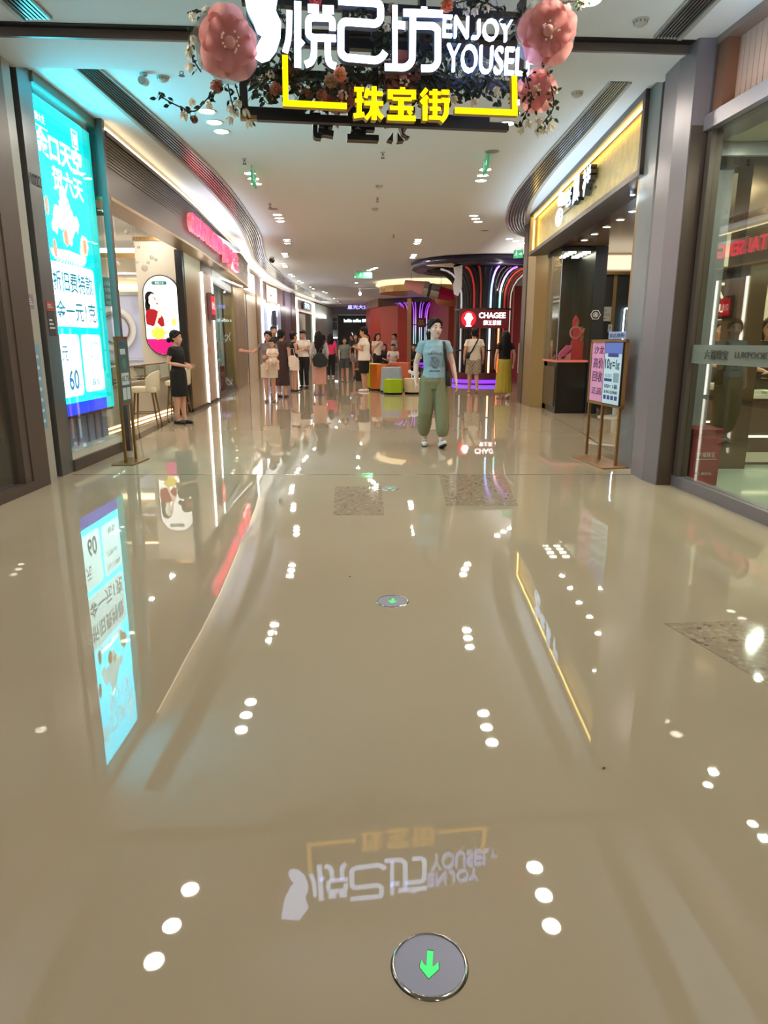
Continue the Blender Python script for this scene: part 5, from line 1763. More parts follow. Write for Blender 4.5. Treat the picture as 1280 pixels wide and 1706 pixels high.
B().lathe([(0.3, 0), (0.3, 0.02), (0.05, 0.05), (0.05, 0.42)], seg=20).obj('pedestal', m_offwhite, t)
t = thing('shop_counter', 'cream counter deep inside the gold fronted shop', 'counter', (6.6, 12.5, 0))
B().box(5.4, 8.6, 12.2, 12.9, 0, 0.9).obj('body', m_cream, t, world=True)
B().box(5.4, 8.6, 12.2, 12.9, 0.9, 0.94).obj('worktop', m_goldmat, t, world=True)

# ================================================================ poster stand on the right
a0, a1 = Vector((2.42, 8.20, 0)), Vector((2.53, 7.32, 0))
du = (a1 - a0).normalized()
m_stw = mat('stand wood gold', (156, 116, 70), rough=0.35, metal=0.5)
st = thing('poster_stand', 'gold double poster stand with pink and blue posters before the gold fronted shop', 'poster stand', (2.45, 7.7, 0))
B().prism([(2.22, 8.03), (2.34, 7.22), (2.67, 7.29), (2.56, 8.12)], 0, 0.016).obj('base_plate', m_stw, st, world=True, bevel=0.003)
SMx = basis(a0, du)
L = (a1 - a0).length
for u in (0.05, 0.46 * L, L - 0.06):
    B(SMx).box(u - 0.014, u + 0.014, 0.016, 0.66, -0.014, 0.014).obj('leg', m_stw, st, world=True)
b = B(SMx)
b.box(0.0, L, 0.63, 0.665, -0.015, 0.015)
b.box(0.0, L, 1.315, 1.35, -0.015, 0.015)
b.box(0.0, 0.035, 0.63, 1.35, -0.015, 0.015)
b.box(L - 0.035, L, 0.63, 1.35, -0.015, 0.015)
b.obj('frame', m_stw, st, world=True)
pk_ = B(SMx).box(0.035, 0.47 * L, 0.665, 1.315, -0.006, 0.006).obj('poster', mat('pink poster', (222, 150, 192), rough=0.4, emit=0.1), st, world=True)
pk_['label'] = 'pink poster'
b = B(SMx)
for k, (s, y) in enumerate([('沙龙', 1.19), ('高价', 1.03), ('回收', 0.88), ('正品', 0.74)]):
    h_ = 0.09 if k == 0 else (0.12 if k < 3 else 0.075)
    put_text(b, s, 0.09, y, 0.26, h_, 0.007, 0.009, 0.005)
b.obj('print', mat('plum print', (96, 40, 96), rough=0.5), pk_, world=True)
bl_ = B(SMx).box(0.47 * L, L - 0.03, 0.655, 1.325, -0.005, 0.03).obj('poster', mat('black poster edge', (24, 28, 44), rough=0.4), st, world=True)
bl_['label'] = 'blue and white poster with a black edge'
bx = 0.49 * L
bw = L - 0.045 - bx
b = B(SMx)
b.use(mat('poster ice blue', (196, 222, 232), rough=0.4, emit=0.15)).box(bx, bx + bw, 0.665, 1.315, 0.030, 0.032)
b.use(mat('poster blue', (92, 120, 206), rough=0.4, emit=0.1)).box(bx, bx + bw, 1.20, 1.315, 0.032, 0.033)
b.use(mat('poster navy', (48, 62, 150), rough=0.4)).box(bx + bw * .2, bx + bw * .82, 1.165, 1.205, 0.033, 0.034)
b.box(bx + bw * .06, bx + bw * .52, 0.905, 0.935, 0.032, 0.033)
for k in range(4):
    b.box(bx + bw * (.08 + .22 * k), bx + bw * (.24 + .22 * k), 0.71, 0.755, 0.032, 0.033)
b.use(mat('poster mist', (150, 176, 200), rough=0.4))
b.box(bx + bw * .6, bx + bw * .92, 0.90, 1.0, 0.032, 0.0325)
for k in range(5):
    b.box(bx + bw * (.08 + .09 * k), bx + bw * (.13 + .09 * k), 0.945, 0.985, 0.032, 0.0325)
b.obj('printed_blocks', None, bl_, world=True)
b = B(SMx)
put_text(b, '10', bx + bw * .05, 1.04, bw * .27, 0.105, .0325, .034, 0.02)
put_text(b, 'g', bx + bw * .34, 1.035, bw * .12, 0.07, .0325, .034, 0.01)
put_text(b, '=1', bx + bw * .50, 1.04, bw * .24, 0.1, .0325, .034, 0.02)
put_text(b, 'g', bx + bw * .77, 1.035, bw * .14, 0.07, .0325, .034, 0.01)
put_text(b, '100= 1福', bx + bw * .10, 0.83, bw * .76, 0.05, .0325, .034, 0.01)
put_text(b, '金饰以旧换新', bx + bw * .08, 0.775, bw * .82, 0.035, .0325, .034)
b.obj('print', mat('poster navy ink', (30, 44, 104), rough=0.5), bl_, world=True)
tp = B(SMx).box(bx + 0.01, bx + bw, 1.355, 1.43, 0.0, 0.012).obj('header_board', mat('lavender header', (158, 172, 220), rough=0.4), st, world=True)
b = B(SMx)
put_text(b, '金店换购', bx + 0.03, 1.37, bw - 0.05, 0.045, 0.0125, 0.014)
b.obj('print', mat('poster navy ink', (30, 44, 104)), tp, world=True)

# ================================================================ inside the right glass shop
col = B()
col.box(3.56, 3.84, 7.2, 7.5, 0.0, 3.2)
struct(col.obj('wall_right_bronze', mat('bronze mirror column', (112, 92, 72), rough=0.18, metal=0.7)), 'bronze mirror column inside the right glass shop', 'wall')
rb = thing('printed_box', 'dark red printed box standing inside the right glass shop by the jamb', 'box', (2.98, 6.45, 0.012))
B().box(2.86, 3.13, 6.32, 6.6, 0.012, 0.50).obj('body', mat('wine red box', (140, 34, 44), rough=0.4), rb, world=True, bevel=0.006)
B().box(2.85, 3.14, 6.31, 6.61, 0.50, 0.545).obj('lid', mat('wine red lid', (120, 26, 36), rough=0.35), rb, world=True, bevel=0.006)
b = B(basis((2.88, 6.315, 0.012), FRONT_U))
put_text(b, '六福珠宝', 0.04, 0.27, 0.16, 0.05, 0, 0.004)
put_text(b, '礼赠好礼', 0.05, 0.10, 0.14, 0.03, 0, 0.004)
b.box(0.03, 0.22, 0.25, 0.255, 0, 0.004)
b.obj('print', mat('pale box print', (220, 190, 186), rough=0.4), rb, world=True)
for k, (x, y, rz, lab) in enumerate([(4.45, 9.15, 0.0, 'dark brown jewellery counter behind the red box in the right glass shop'), (4.45, 7.75, 0.0, 'dark brown jewellery counter by the bronze column in the right glass shop'), (5.0, 5.4, 0, 'dark brown jewellery counter at the right edge of the picture')]):
    t = thing('display_counter', lab, 'counter', (x, y, 0.012), rz)
    B().box(-0.55, 0.55, -0.3, 0.3, 0.0, 0.72).obj('body', mat('dark brown counter', (84, 64, 50), rough=0.3), t)
    B().box(-0.57, 0.57, -0.32, 0.32, 0.72, 0.76).obj('worktop', mat('pale counter top', (216, 206, 184), rough=0.3), t)
    B().box(-0.55, 0.55, -0.3, 0.3, 0.76, 0.93).obj('glass_top', m_clear, t)
    B().box(-0.5, 0.5, -0.31, -0.302, 0.30, 0.325).obj('light_strip', m_led_warm, t)
    B().box(-0.5, 0.5, -0.31, -0.302, 0.03, 0.14).obj('kick_panel', m_cream, t)
    b = B()
    for q in range(5):
        b.box(-0.48 + q * 0.2, -0.34 + q * 0.2, -0.2, 0.1, 0.76, 0.79)
    b.obj('pads', mat('cream pads', (226, 214, 190), rough=0.6), t)
for k, (x, y) in enumerate([(3.35, 6.2), (3.5, 5.6), (4.4, 6.5), (4.5, 5.6), (3.6, 4.2), (4.9, 4.2), (3.4, 8.3), (3.9, 9.6)]):
    z = 3.12 if y < 7 else 3.0
    t = dup(proto_dl, (x, y, z), None, 'small downlight in the ceiling inside the right glass shop', 'downlights inside the right glass shop')
    t.scale = (0.6, 0.6, 1)
struct(B().box(2.9, 8.1, 7.66, 10.4, 3.02, 3.08).obj('ceiling_right_annex', mat('shop ceiling', (206, 194, 166))), 'rear ceiling of the right glass shop', 'ceiling')
struct(B().wall([(2.95, 7.68), (4.3, 10.55), (5.3, 14.3)], 0, 3.0, t=-0.08).obj('wall_right_divider', mat('divider tan', (168, 146, 104), rough=0.4)), 'divider between the right glass shop and the gold shop', 'wall')
# frosted band with lettering on the glass
fb = B(basis(gp(0.10, 0.012), GD))
fb.box(0.0, 4.0, 1.14, 1.30, 0, 0.004)
t = thing('glass_decal', 'frosted strip with shop name across the right glass panes', 'decal', gp(1, 0, 1.2))
fb.obj('frosted_strip', mat('frosted strip', (150, 152, 140), rough=0.6, alpha=0.62), t, world=True)
b = B(basis(gp(0.10, 0.004), GD))
put_text(b, '六福珠宝', 0.22, 1.18, 0.36, 0.08, 0, 0.003, 0.01)
put_text(b, 'LUKFOOK JEWELLERY', 0.68, 1.185, 0.92, 0.065, 0, 0.003)
b.obj('lettering', mat('decal dark', (74, 70, 62), rough=0.5), t, world=True)
# reflection of a shop name, built as glowing mirrored letters on a panel
t = thing('reflected_sign', 'reflection of white shop lettering, built on a brown box inside the right glass shop', 'sign', (3.75, 8.6, 1.7))
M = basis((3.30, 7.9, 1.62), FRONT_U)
B(M).box(-0.05, 0.55, -0.05, 0.5, -0.05, 0).obj('panel', mat('brown reflection panel', (74, 50, 42), rough=0.4), t, world=True)
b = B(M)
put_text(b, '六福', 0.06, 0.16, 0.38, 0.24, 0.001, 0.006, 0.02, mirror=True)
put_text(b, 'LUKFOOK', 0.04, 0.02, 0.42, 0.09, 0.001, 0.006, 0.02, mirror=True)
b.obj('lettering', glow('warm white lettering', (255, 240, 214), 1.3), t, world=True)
# ================================================================ contents of the far left shops
t = thing('wall_mirror', 'tall rounded mirror on the cream panel of the far left shop', 'mirror', (X2(22.9) + 0.05, 22.95, 0.5))
d = (Vector((X2(23.4), 23.4, 0)) - Vector((X2(22.6), 22.6, 0))).normalized()
M = basis((X2(23.0) + 0.02, 23.05, 1.25), d)
B(M).poly(capsule(0.5, 1.9), 0, 0.02).obj('frame', m_goldmat, t, world=True)
B(M).poly(capsule(0.44, 1.84), 0.02, 0.024).obj('glass', mat('mirror glass', (150, 150, 150), rough=0.5, metal=0.4), t, world=True)
t = thing('upright_light', 'tall white upright light strip between the two far left lightbox signs', 'light', (X2(27.2), 27.2, 0))
B().wall(seg2(27.1, 27.5, 0.1), 0, 3.6, t=0.05).obj('light_strip', glow('soft strip', (236, 238, 246), 1.8), t, world=True)
t = thing('window_display', 'large white curled letter shaped display in the cool grey far left window', 'display', (-5.0, 30, 0.5))
M = basis((X2(28.6) + 0.06, 28.6, 1.5), (X2(31.4) - X2(28.6), 2.8, 0))
b = B(M)
q = [(1.35 + 0.95 * cos(a), 0.62 + 0.62 * sin(a)) for a in [radians(60 + k * 15) for k in range(20)]]
b.stroke(q, 0.26, 0, 0.1)
b.obj('curl', glow('display white', (240, 242, 255), 1.5), t, world=True)
B(M).box(1.55, 1.95, 0.3, 1.1, 0.0, 0.12).obj('dark_bar', mat('bar grey', (60, 58, 66), rough=0.4), t, world=True)
B(M).poly([(2.35 + 0.16 * cos(k * pi / 8), 1.02 + 0.16 * sin(k * pi / 8)) for k in range(16)], 0, 0.08).obj('dot', glow('display white', (240, 242, 255), 1.5), t, world=True)
B(M).box(0.2, 2.7, -0.6, -0.3, 0, 0.1).obj('caption', glow('display white', (240, 242, 255), 1.5), t, world=True)
# third shop: lit door frame and teal sign
t = thing('lit_doorway', 'shop doorway outlined by white light, third shop on the far left', 'doorway', (X2(39), 39, 0))
b = B()
b.wall(seg2(36.5, 36.8, 0.08), 0, 2.95, t=0.06)
b.wall(seg2(42.0, 42.7, 0.08), 0, 3.45, t=0.06)
b.wall(seg2(36.4, 42.6, 0.08), 3.46, 3.52, t=0.06)
b.wall(seg2(36.4, 36.6, 0.08), 2.95, 3.5, t=0.06)
b.obj('light_frame', glow('door light', (255, 250, 228), 3.0), t, world=True)
b = B()
b.wall(seg2(36.6, 42.3, 0.06), 2.86, 2.92, t=0.06)
b.obj('lintel', m_gold, t, world=True)
t = thing('shop_sign', 'small teal and white lit sign over the lit far left doorway', 'sign', (X2(39), 39, 2.95))
M = basis((X2(38.3) + 0.1, 38.1, 2.98), (0.05, 1, 0))
B(M).box(0, 2.1, 0, 0.42, 0, 0.06).obj('box', mat('sign dark teal', (30, 60, 66), rough=0.4), t, world=True)
b = B(M)
put_text(b, '茶飲', 0.2, 0.05, 1.7, 0.32, 0.062, 0.07, 0.02)
b.obj('lettering', glow('teal white', (190, 250, 255), 2.4), t, world=True)
# white shelf shop beside the black coffee shop
t = thing('display_shelf', 'white shelving left of the black coffee shop at the end of the arcade', 'shelf', (-3.55, 52.3, 0))
b = B()
for z in (0.3, 0.9, 1.5, 2.1, 2.7):
    b.box(-4.1, -3.4, 52.2, 52.6, z, z + 0.05)
for x in (-4.1, -3.45):
    b.box(x, x + 0.05, 52.2, 52.6, 0, 3.0)
b.obj('frame', m_white, t, world=True)
B().box(-4.05, -3.45, 52.58, 52.62, 0, 3.0).obj('back', mat('shelf back', (130, 138, 142), rough=0.5), t, world=True)
B().box(-4.05, -3.45, 52.18, 52.2, 1.55, 1.62).obj('light_strip', m_led_white, t, world=True)
# black coffee shop
cf = thing('coffee_shop', 'black coffee shop front with white lit sign at the end of the arcade', 'shop', (-2.3, 52, 0))
B().box(-3.36, -1.22, 51.9, 52.4, 0.0, 3.18).obj('front', mat('coffee black', (16, 16, 22), rough=0.4), cf, world=True)
B().box(-3.36, -1.22, 51.85, 51.92, 2.55, 3.1).obj('sign_band', mat('coffee black', (16, 16, 22)), cf, world=True)
M = basis((-2.92, 51.84, 2.68), FRONT_U)
b = B(M)
put_text(b, 'luckin coffee', 0, 0, 1.25, 0.24, 0, 0.01, 0.02)
put_text(b, '瑞幸', 1.32, 0.0, 0.3, 0.24, 0, 0.01, 0.02)
b.obj('lettering', glow('coffee sign', (220, 250, 255), 3.0), cf, world=True)
b = B(basis((-2.35, 51.84, 1.55), FRONT_U))
b.stroke([(0, 0.4), (0.12, 0.1), (0.05, -0.2)], 0.05, 0, 0.01)
b.stroke([(0.12, 0.1), (0.3, 0.25), (0.45, 0.1)], 0.05, 0, 0.01)
b.stroke([(0.18, 0.12), (0.3, -0.15), (0.5, -0.3)], 0.05, 0, 0.01)
b.stroke([(0.3, -0.15), (0.55, -0.05)], 0.05, 0, 0.01)
b.obj('antler_drawing', glow('line drawing', (236, 236, 240), 1.2), cf, world=True)
B().box(-2.9, -1.5, 51.86, 51.9, 0.0, 2.2).obj('panel', mat('coffee dark panel', (40, 36, 38), rough=0.4), cf, world=True)
# hanging purple-white sign
t = thing('hanging_sign', 'small distant purple lit sign hanging over the arcade end', 'sign', (-1.8, 47, 3.35))
M = basis((-2.4, 47, 3.38), FRONT_U)
b = B(M)
put_text(b, '星光大道', 0, 0, 1.4, 0.26, 0, 0.02, 0.02)
b.obj('lettering', glow('purple white', (170, 160, 255), 1.8), t, world=True)
B(M).box(-0.05, 1.45, 0.05, 0.2, -0.06, -0.01).obj('backing', mat('sign indigo', (40, 34, 60), rough=0.4), t, world=True)
B(M).tube([(0.7, 0.2, -0.03), (0.7, 0.37, -0.03)], 0.01, 6).obj('hanger', m_grey, t, world=True)

# ================================================================ neon clad plaza columns
def neon_column(cx, cy, r, Rd, z1, n, label, cols, disc=True, spread=1.0, seed=1, base_rgb=(120, 50, 255)):
    t = thing('neon_column', label, 'column', (cx, cy, 0))
    B().cyl((0, 0), r - 0.12, 0, z1, 40).obj('core', mat('column core', (38, 32, 34), rough=0.4), t)
    rnd = random.Random(seed)
    prof = []
    for k in range(15):
        s = k / 14
        if s < 0.6:
            prof.append((r, 0.35 + (z1 - 1.25) * s / 0.6))
        else:
            a = (s - 0.6) / 0.4 * pi / 2
            prof.append((r + 0.85 * (Rd - r) * 0.62 * (1 - cos(a)), z1 - 0.9 + 0.82 * sin(a)))
    m_rod = mat('dark rod', (66, 56, 54), rough=0.35, metal=0.4)
    for k in range(n):
        a = -pi + pi * 2 * k / n
        pts = [(rr * cos(a), rr * sin(a), z) for rr, z in prof]
        key = None
        for (lo, hi, m) in cols:
            if lo <= (a + pi) / (2 * pi) * n < hi:
                key = m
        o = B().tube(pts, 0.024 if key is None else 0.03, 6).obj('rod', key or m_rod, t, smooth=True)
    for z in (1.05, z1 - 1.25):
        B().lathe([(r + 0.03, z - 0.025), (r + 0.06, z - 0.025), (r + 0.06, z + 0.025), (r + 0.03, z + 0.025), (r + 0.03, z - 0.025)], seg=40).obj('hoop', m_rod, t)
    B().lathe([(r + 0.06, 0.03), (r + 0.10, 0.03), (r + 0.10, 0.14), (r + 0.06, 0.14), (r + 0.06, 0.03)], seg=40).obj('base_light', glow('violet base light', base_rgb, 1.6), t)
    B().lathe([(r - 0.2, 0.0), (r + 0.05, 0.0), (r + 0.05, 0.36), (r - 0.1, 0.36)], seg=40).obj('plinth', mat('maroon plinth', (92, 40, 34), rough=0.4), t)
    if disc:
        b = B()
        prof2 = [(0.3, z1 + 0.02), (Rd - 0.5, z1 - 0.03), (Rd - 0.12, z1 - 0.06), (Rd, z1), (Rd, z1 + 0.16), (Rd - 0.1, z1 + 0.2)]
        b.lathe(prof2, seg=56)
        b.obj('canopy', mat('navy canopy', (44, 36, 62), rough=0.25), t, smooth=True)
        B().lathe([(Rd - 0.5, z1 - 0.045), (Rd - 0.42, z1 - 0.045)], seg=56).obj('canopy_ring', m_gold, t)
    return t
def neon_fade(name, stops, s):
    """colour-changing light tube: colours by height along the tube"""
    m = glow(name, stops[0][1], s)
    nt = m.node_tree
    tc = nt.nodes.new('ShaderNodeTexCoord')
    sp = nt.nodes.new('ShaderNodeSeparateXYZ')
    dv = nt.nodes.new('ShaderNodeMath')
    dv.operation = 'DIVIDE'
    dv.inputs[1].default_value = 3.6
    r = nt.nodes.new('ShaderNodeValToRGB')
    e = r.color_ramp.elements
    e[0].position, e[0].color = stops[0][0], (*lin(stops[0][1]), 1)
    e[1].position, e[1].color = stops[-1][0], (*lin(stops[-1][1]), 1)
    for p_, c_ in stops[1:-1]:
        x = e.new(p_)
        x.color = (*lin(c_), 1)
    nt.links.new(tc.outputs['Object'], sp.inputs[0])
    nt.links.new(sp.outputs['Z'], dv.inputs[0])
    nt.links.new(dv.outputs[0], r.inputs['Fac'])
    nt.links.new(r.outputs['Color'], nt.nodes['Principled BSDF'].inputs['Emission Color'])
    return m
def neon(rgb, s=2.2):
    return glow('neon %d %d %d' % rgb, rgb, s)
# rods are counted from the back (-pi); the side facing the viewer is around index n/4
N = 52
fr = N * 0.25
cols = []
def around(k, rgb, s=2.2):
    cols.append((fr + k - 0.5, fr + k + 0.5, neon(rgb, s)))
for k, c, e_ in [(-9, (200, 200, 206), 0.5), (-4, (190, 50, 44), 0.5), (-2, (150, 60, 50), 0.3), (6, (190, 60, 44), 0.5), (8, (140, 44, 44), 0.3), (10, (220, 206, 190), 0.7)]:
    around(k, c, e_)
m_f1 = neon_fade('neon fade white blue', [(0.2, (255, 190, 150)), (0.45, (190, 235, 255)), (0.75, (150, 220, 255)), (0.98, (100, 60, 255))], 2.2)
m_f2 = neon_fade('neon fade green red', [(0.2, (255, 96, 50)), (0.45, (255, 170, 120)), (0.58, (70, 230, 170)), (0.8, (150, 230, 255)), (0.98, (110, 80, 255))], 1.8)
cols += [(fr + 0.5, fr + 1.5, m_f1), (fr + 3.5, fr + 4.5, m_f2)]
nc = neon_column(3.2, 23.0, 0.85, 2.35, 3.56, N, 'large neon rod column carrying the dark red tea shop sign', cols, True, seed=2)
# tea shop sign on the column
t = thing('tea_shop_sign', 'dark red lit tea shop sign board mounted on the large neon column', 'sign', (3.07, 21.9, 1.85))
M = basis((3.07, 21.95, 2.0), Vector((1, 0.02, 0)))
B(M).box(-0.74, 0.74, -0.28, 0.28, -0.08, 0).obj('board', mat('sign maroon', (110, 30, 40), rough=0.4, emit=0.15), t, world=True)
B(M).poly([(-0.46 + 0.23 * cos(k * pi / 14), 0.235 * sin(k * pi / 14)) for k in range(28)], 0.001, 0.01).obj('emblem_disc', glow('emblem red', (206, 30, 44), 1.2), t, world=True)
b = B(M)
b.poly([(-0.46 + 0.10 * cos(k * pi / 10), 0.09 + 0.09 * sin(k * pi / 10)) for k in range(20)], 0.011, 0.016)
b.poly([(-0.60, 0.02), (-0.54, 0.12), (-0.38, 0.12), (-0.32, 0.02), (-0.38, -0.06), (-0.41, -0.16), (-0.36, -0.23), (-0.56, -0.23), (-0.51, -0.16), (-0.54, -0.06)], 0.011, 0.015)
b.obj('emblem', glow('emblem white', (255, 240, 240), 2.0), t, world=True)
b = B(M)
put_text(b, 'CHAGEE', -0.15, 0.02, 0.83, 0.17, 0.001, 0.012, 0.03)
put_text(b, '霸王茶姬', 0.0, -0.19, 0.55, 0.15, 0.001, 0.012, 0.02)
b.obj('lettering', glow('emblem white', (255, 240, 240), 2.0), t, world=True)
# second column
cols2 = []
m_g1 = neon_fade('neon fade violet teal', [(0.2, (255, 230, 200)), (0.38, (40, 190, 180)), (0.55, (230, 220, 255)), (0.8, (200, 90, 255)), (0.95, (130, 40, 230))], 0.9)
m_g2 = neon_fade('neon fade magenta white', [(0.2, (240, 220, 220)), (0.5, (160, 210, 240)), (0.75, (190, 60, 255)), (0.95, (120, 30, 220))], 0.8)
for k in range(-10, 11):
    if k % 3 != 0:
        cols2.append((12 + k - 0.5, 12 + k + 0.5, m_g1 if k % 2 else m_g2))
neon_column(1.9, 41.0, 0.85, 1.7, 3.5, 48, 'farther violet and teal neon rod column behind the walking woman', cols2, False, seed=3, base_rgb=(110, 40, 190))
t = thing('column_sign', 'small brown sign board on the farther neon column', 'sign', (1.95, 40.1, 2.0))
M = basis((2.05, 40.05, 2.35), FRONT_U)
B(M).box(-0.22, 0.3, -0.25, 0.25, -0.05, 0).obj('board', mat('board brown', (110, 70, 50), rough=0.4), t, world=True)
b = B(M)
put_text(b, '品', -0.14, -0.15, 0.36, 0.3, 0, 0.01, 0.02)
b.obj('lettering', mat('board pale', (220, 190, 160), rough=0.4), t, world=True)
# lettering on the red wall
b = B(basis((0.85, 40.75, 1.35), Vector((1, -0.2, 0))))
put_text(b, 'NZ', 0, 0, 0.5, 0.9, 0, 0.02, 0.02)
tag(b.obj('wall_lettering', mat('wall lettering', (236, 190, 180), rough=0.5)), 'pale upright lettering on the red wall beside the farther neon column', 'lettering')

# ================================================================ hanging plaza decorations
t = thing('gold_soffit', 'oval gold edged soffit hanging over the plaza with a bright cove on top', 'ceiling feature', (1.6, 30, 3.35))
b = B()
q = [(1.75 + 1.95 * cos(k * pi / 24), 30.6 + 2.0 * sin(k * pi / 24)) for k in range(48)]
b.prism(q, 3.30, 3.55)
b.obj('rim', mat('gold rim', (176, 140, 84), rough=0.3, metal=0.4), t, world=True)
b = B()
q2 = [(1.75 + 2.1 * cos(k * pi / 24), 30.6 + 2.15 * sin(k * pi / 24)) for k in range(48)]
b.prism(q2, 3.60, 3.66)
b.obj('cove', glow('cove warm', (255, 232, 186), 0.9), t, world=True)
for k in range(4):
    B().tube([(1.75 + 1.2 * cos(k * pi / 2), 30.6 + 1.2 * sin(k * pi / 2), 3.55), (1.75 + 1.2 * cos(k * pi / 2), 30.6 + 1.2 * sin(k * pi / 2), H)], 0.02, 6).obj('hanger', m_grey, t, world=True)
t = thing('lipstick_sculpture', 'giant hanging pink and magenta lipstick shaped decoration over the plaza', 'decoration', (1.6, 27, 3.2))
def lip(x0, z0, x1, z1, r0, r1, m, nm):
    B().tube([(x0, 26.5, z0), ((x0 + x1) / 2, 26.5, (z0 + z1) / 2), (x1, 26.5, z1)], [r0, (r0 + r1) / 2, r1], 20).obj(nm, m, t, world=True, smooth=False)
lip(0.75, 3.42, 1.45, 3.22, 0.10, 0.26, mat('lip pink', (224, 150, 150), rough=0.35), 'handle')
lip(1.45, 3.22, 1.62, 3.18, 0.27, 0.28, mat('lip silver', (190, 184, 180), rough=0.2, metal=0.8), 'band')
lip(1.62, 3.18, 1.72, 3.15, 0.25, 0.25, mat('lip dark band', (70, 60, 60), rough=0.3), 'band')
lip(1.72, 3.15, 2.02, 3.08, 0.27, 0.27, mat('lip silver', (190, 184, 180)), 'collar')
lip(2.02, 3.08, 2.5, 2.98, 0.24, 0.20, mat('lip magenta', (186, 26, 74), rough=0.3), 'tip')
B().ball((2.5, 26.5, 2.98), (0.16, 0.2, 0.2), 16, 10).obj('tip_end', mat('lip magenta', (186, 26, 74)), t, smooth=True, world=True)
for x in (1.0, 2.1):
    B().tube([(x, 26.5, 3.3), (x, 26.5, H)], 0.01, 6).obj('hanging_wire', m_grey, t, world=True)
t = thing('lens_decoration', 'orange brown lens shaped decoration hanging below the lipstick', 'decoration', (2.55, 28.2, 2.66))
B().ball((2.55, 28.2, 2.92), (0.55, 0.45, 0.26), 24, 12).obj('body', mat('apricot', (196, 120, 78), rough=0.4), t, smooth=True, world=True)
B().tube([(2.55, 28.2, 3.16), (2.55, 28.2, 3.3)], 0.012, 6).obj('wire', m_grey, t, world=True)
t = thing('torn_decoration', 'tall white torn edged panel hanging left of the large neon column', 'decoration', (2.3, 22.5, 2.5))
M = basis((2.12, 21.1, 2.62), FRONT_U)
B(M).poly([(-.10, .86), (.16, .92), (.16, .25), (.06, 0), (-.06, .05), (-.1, .3), (-.04, .5)], -0.03, 0.03).obj('panel', mat('panel white', (222, 220, 222), rough=0.5), t, world=True)
B(M).poly([(-.9, .86), (-.1, .92), (.16, .95), (.16, .86), (-.1, .8), (-.8, .83)], -0.03, 0.03).obj('arm', mat('panel cream', (210, 196, 176), rough=0.5), t, world=True)
B(M).tube([(0.05, 0.9, 0), (0.05, 1.15, 0)], 0.012, 6).obj('wire', m_grey, t, world=True)
t = thing('spot_track', 'ceiling track with two small spotlights deep in the arcade', 'spotlight', (0.2, 33, 3.6))
B().box(-1.2, 0.9, 33, 33.05, 3.66, 3.70).obj('track', m_white, t, world=True)
for x in (-1.1, 0.8):
    B().tube([(x, 33, 3.66), (x, 32.95, 3.46)], 0.06, 10).obj('spot', m_white, t, world=True)
    B().ball((x, 32.9, 3.44), 0.07, 8, 6).obj('lamp', glow('spot glow', (255, 250, 240), 8), t, world=True)
# brown ceiling drop over the red walls
struct(B().wall([(-1.05, 48.0), (-0.62, 44.3), (-0.05, 41.9)], 3.3, H, t=-0.3).obj('trim_12', mat('brown bulkhead', (150, 118, 92), rough=0.5)), 'brown bulkhead over the red plaza walls', 'trim')

# ================================================================ coloured block seats
def hexa(cx, cy, r, z0, z1, rgb, name, label, group=None, flat=1.0, r_top=None, rot=0.3):
    r_top = r_top or r
    lo = [(cx + r * cos(rot + k * pi / 3), cy + r * flat * sin(rot + k * pi / 3)) for k in range(6)]
    hi = [(cx + r_top * cos(rot + k * pi / 3), cy + r_top * flat * sin(rot + k * pi / 3)) for k in range(6)]
    t = thing(name, label, 'seat', (cx, cy, 0), 0, group)
    b = B()
    b.add([(*p, z0) for p in lo] + [(*p, z1) for p in hi], [tuple(range(6))[::-1], tuple(range(6, 12))] + [(k, (k + 1) % 6, (k + 1) % 6 + 6, k + 6) for k in range(6)])
    b.obj('body', mat('block %d %d %d' % rgb, rgb, rough=0.4), t, world=True, bevel=0.008)
    b = B()
    b.add([(*p, 0) for p in [(cx + (x - cx) * .92, cy + (y - cy) * .92) for x, y in lo]] + [(*p, z0) for p in [(cx + (x - cx) * .92, cy + (y - cy) * .92) for x, y in lo]], [tuple(range(6))[::-1], tuple(range(6, 12))] + [(k, (k + 1) % 6, (k + 1) % 6 + 6, k + 6) for k in range(6)])
    b.obj('plinth', m_black, t, world=True)
    return t
G = 'hexagonal block seats'
hexa(0.24, 17.95, 0.27, 0.05, 0.39, (160, 190, 20), 'hexagon_stool', 'low lime green hexagonal seat in front of the block group', G)
hexa(0.78, 18.1, 0.27, 0.05, 0.40, (216, 196, 162), 'hexagon_stool', 'low beige hexagonal seat right of the lime one', G)
hexa(0.20, 18.7, 0.32, 0.05, 0.66, (160, 172, 186), 'hexagon_block', 'tall grey blue hexagonal block behind the lime seat', G, 1.0, 0.28)
hexa(-0.14, 19.38, 0.26, 0.05, 0.72, (220, 120, 34), 'hexagon_block', 'tall orange hexagonal block between the green and grey ones', G, 1.0, 0.26)
hexa(-0.34, 20.0, 0.28, 0.05, 0.72, (170, 190, 30), 'hexagon_block', 'tall lime green hexagonal block at the left end of the group', G, 1.0, 0.26)
hexa(0.46, 19.55, 0.32, 0.05, 0.76, (196, 104, 70), 'hexagon_block', 'tall terracotta hexagonal block at the back of the group', G, 1.0, 0.30)
t = thing('toy_animal', 'small white animal figure on the beige hexagonal seat', 'figurine', (0.80, 18.1, 0.40))
b = B().ball((0, 0, 0.13), (0.12, 0.06, 0.065), 14, 8)
for (x, y) in ((-.08, -.03), (-.08, .03), (.08, -.03), (.08, .03)):
    b.tube([(x, y, 0.12), (x, y, 0)], 0.016, 8)
b.ball((-0.13, 0, 0.17), (0.05, 0.045, 0.045), 10, 7)
b.obj('body', m_white, t, smooth=True)
t = thing('timber_post', 'slim brown timber post standing behind the walking woman', 'post', (0.78, 22.0, 0))
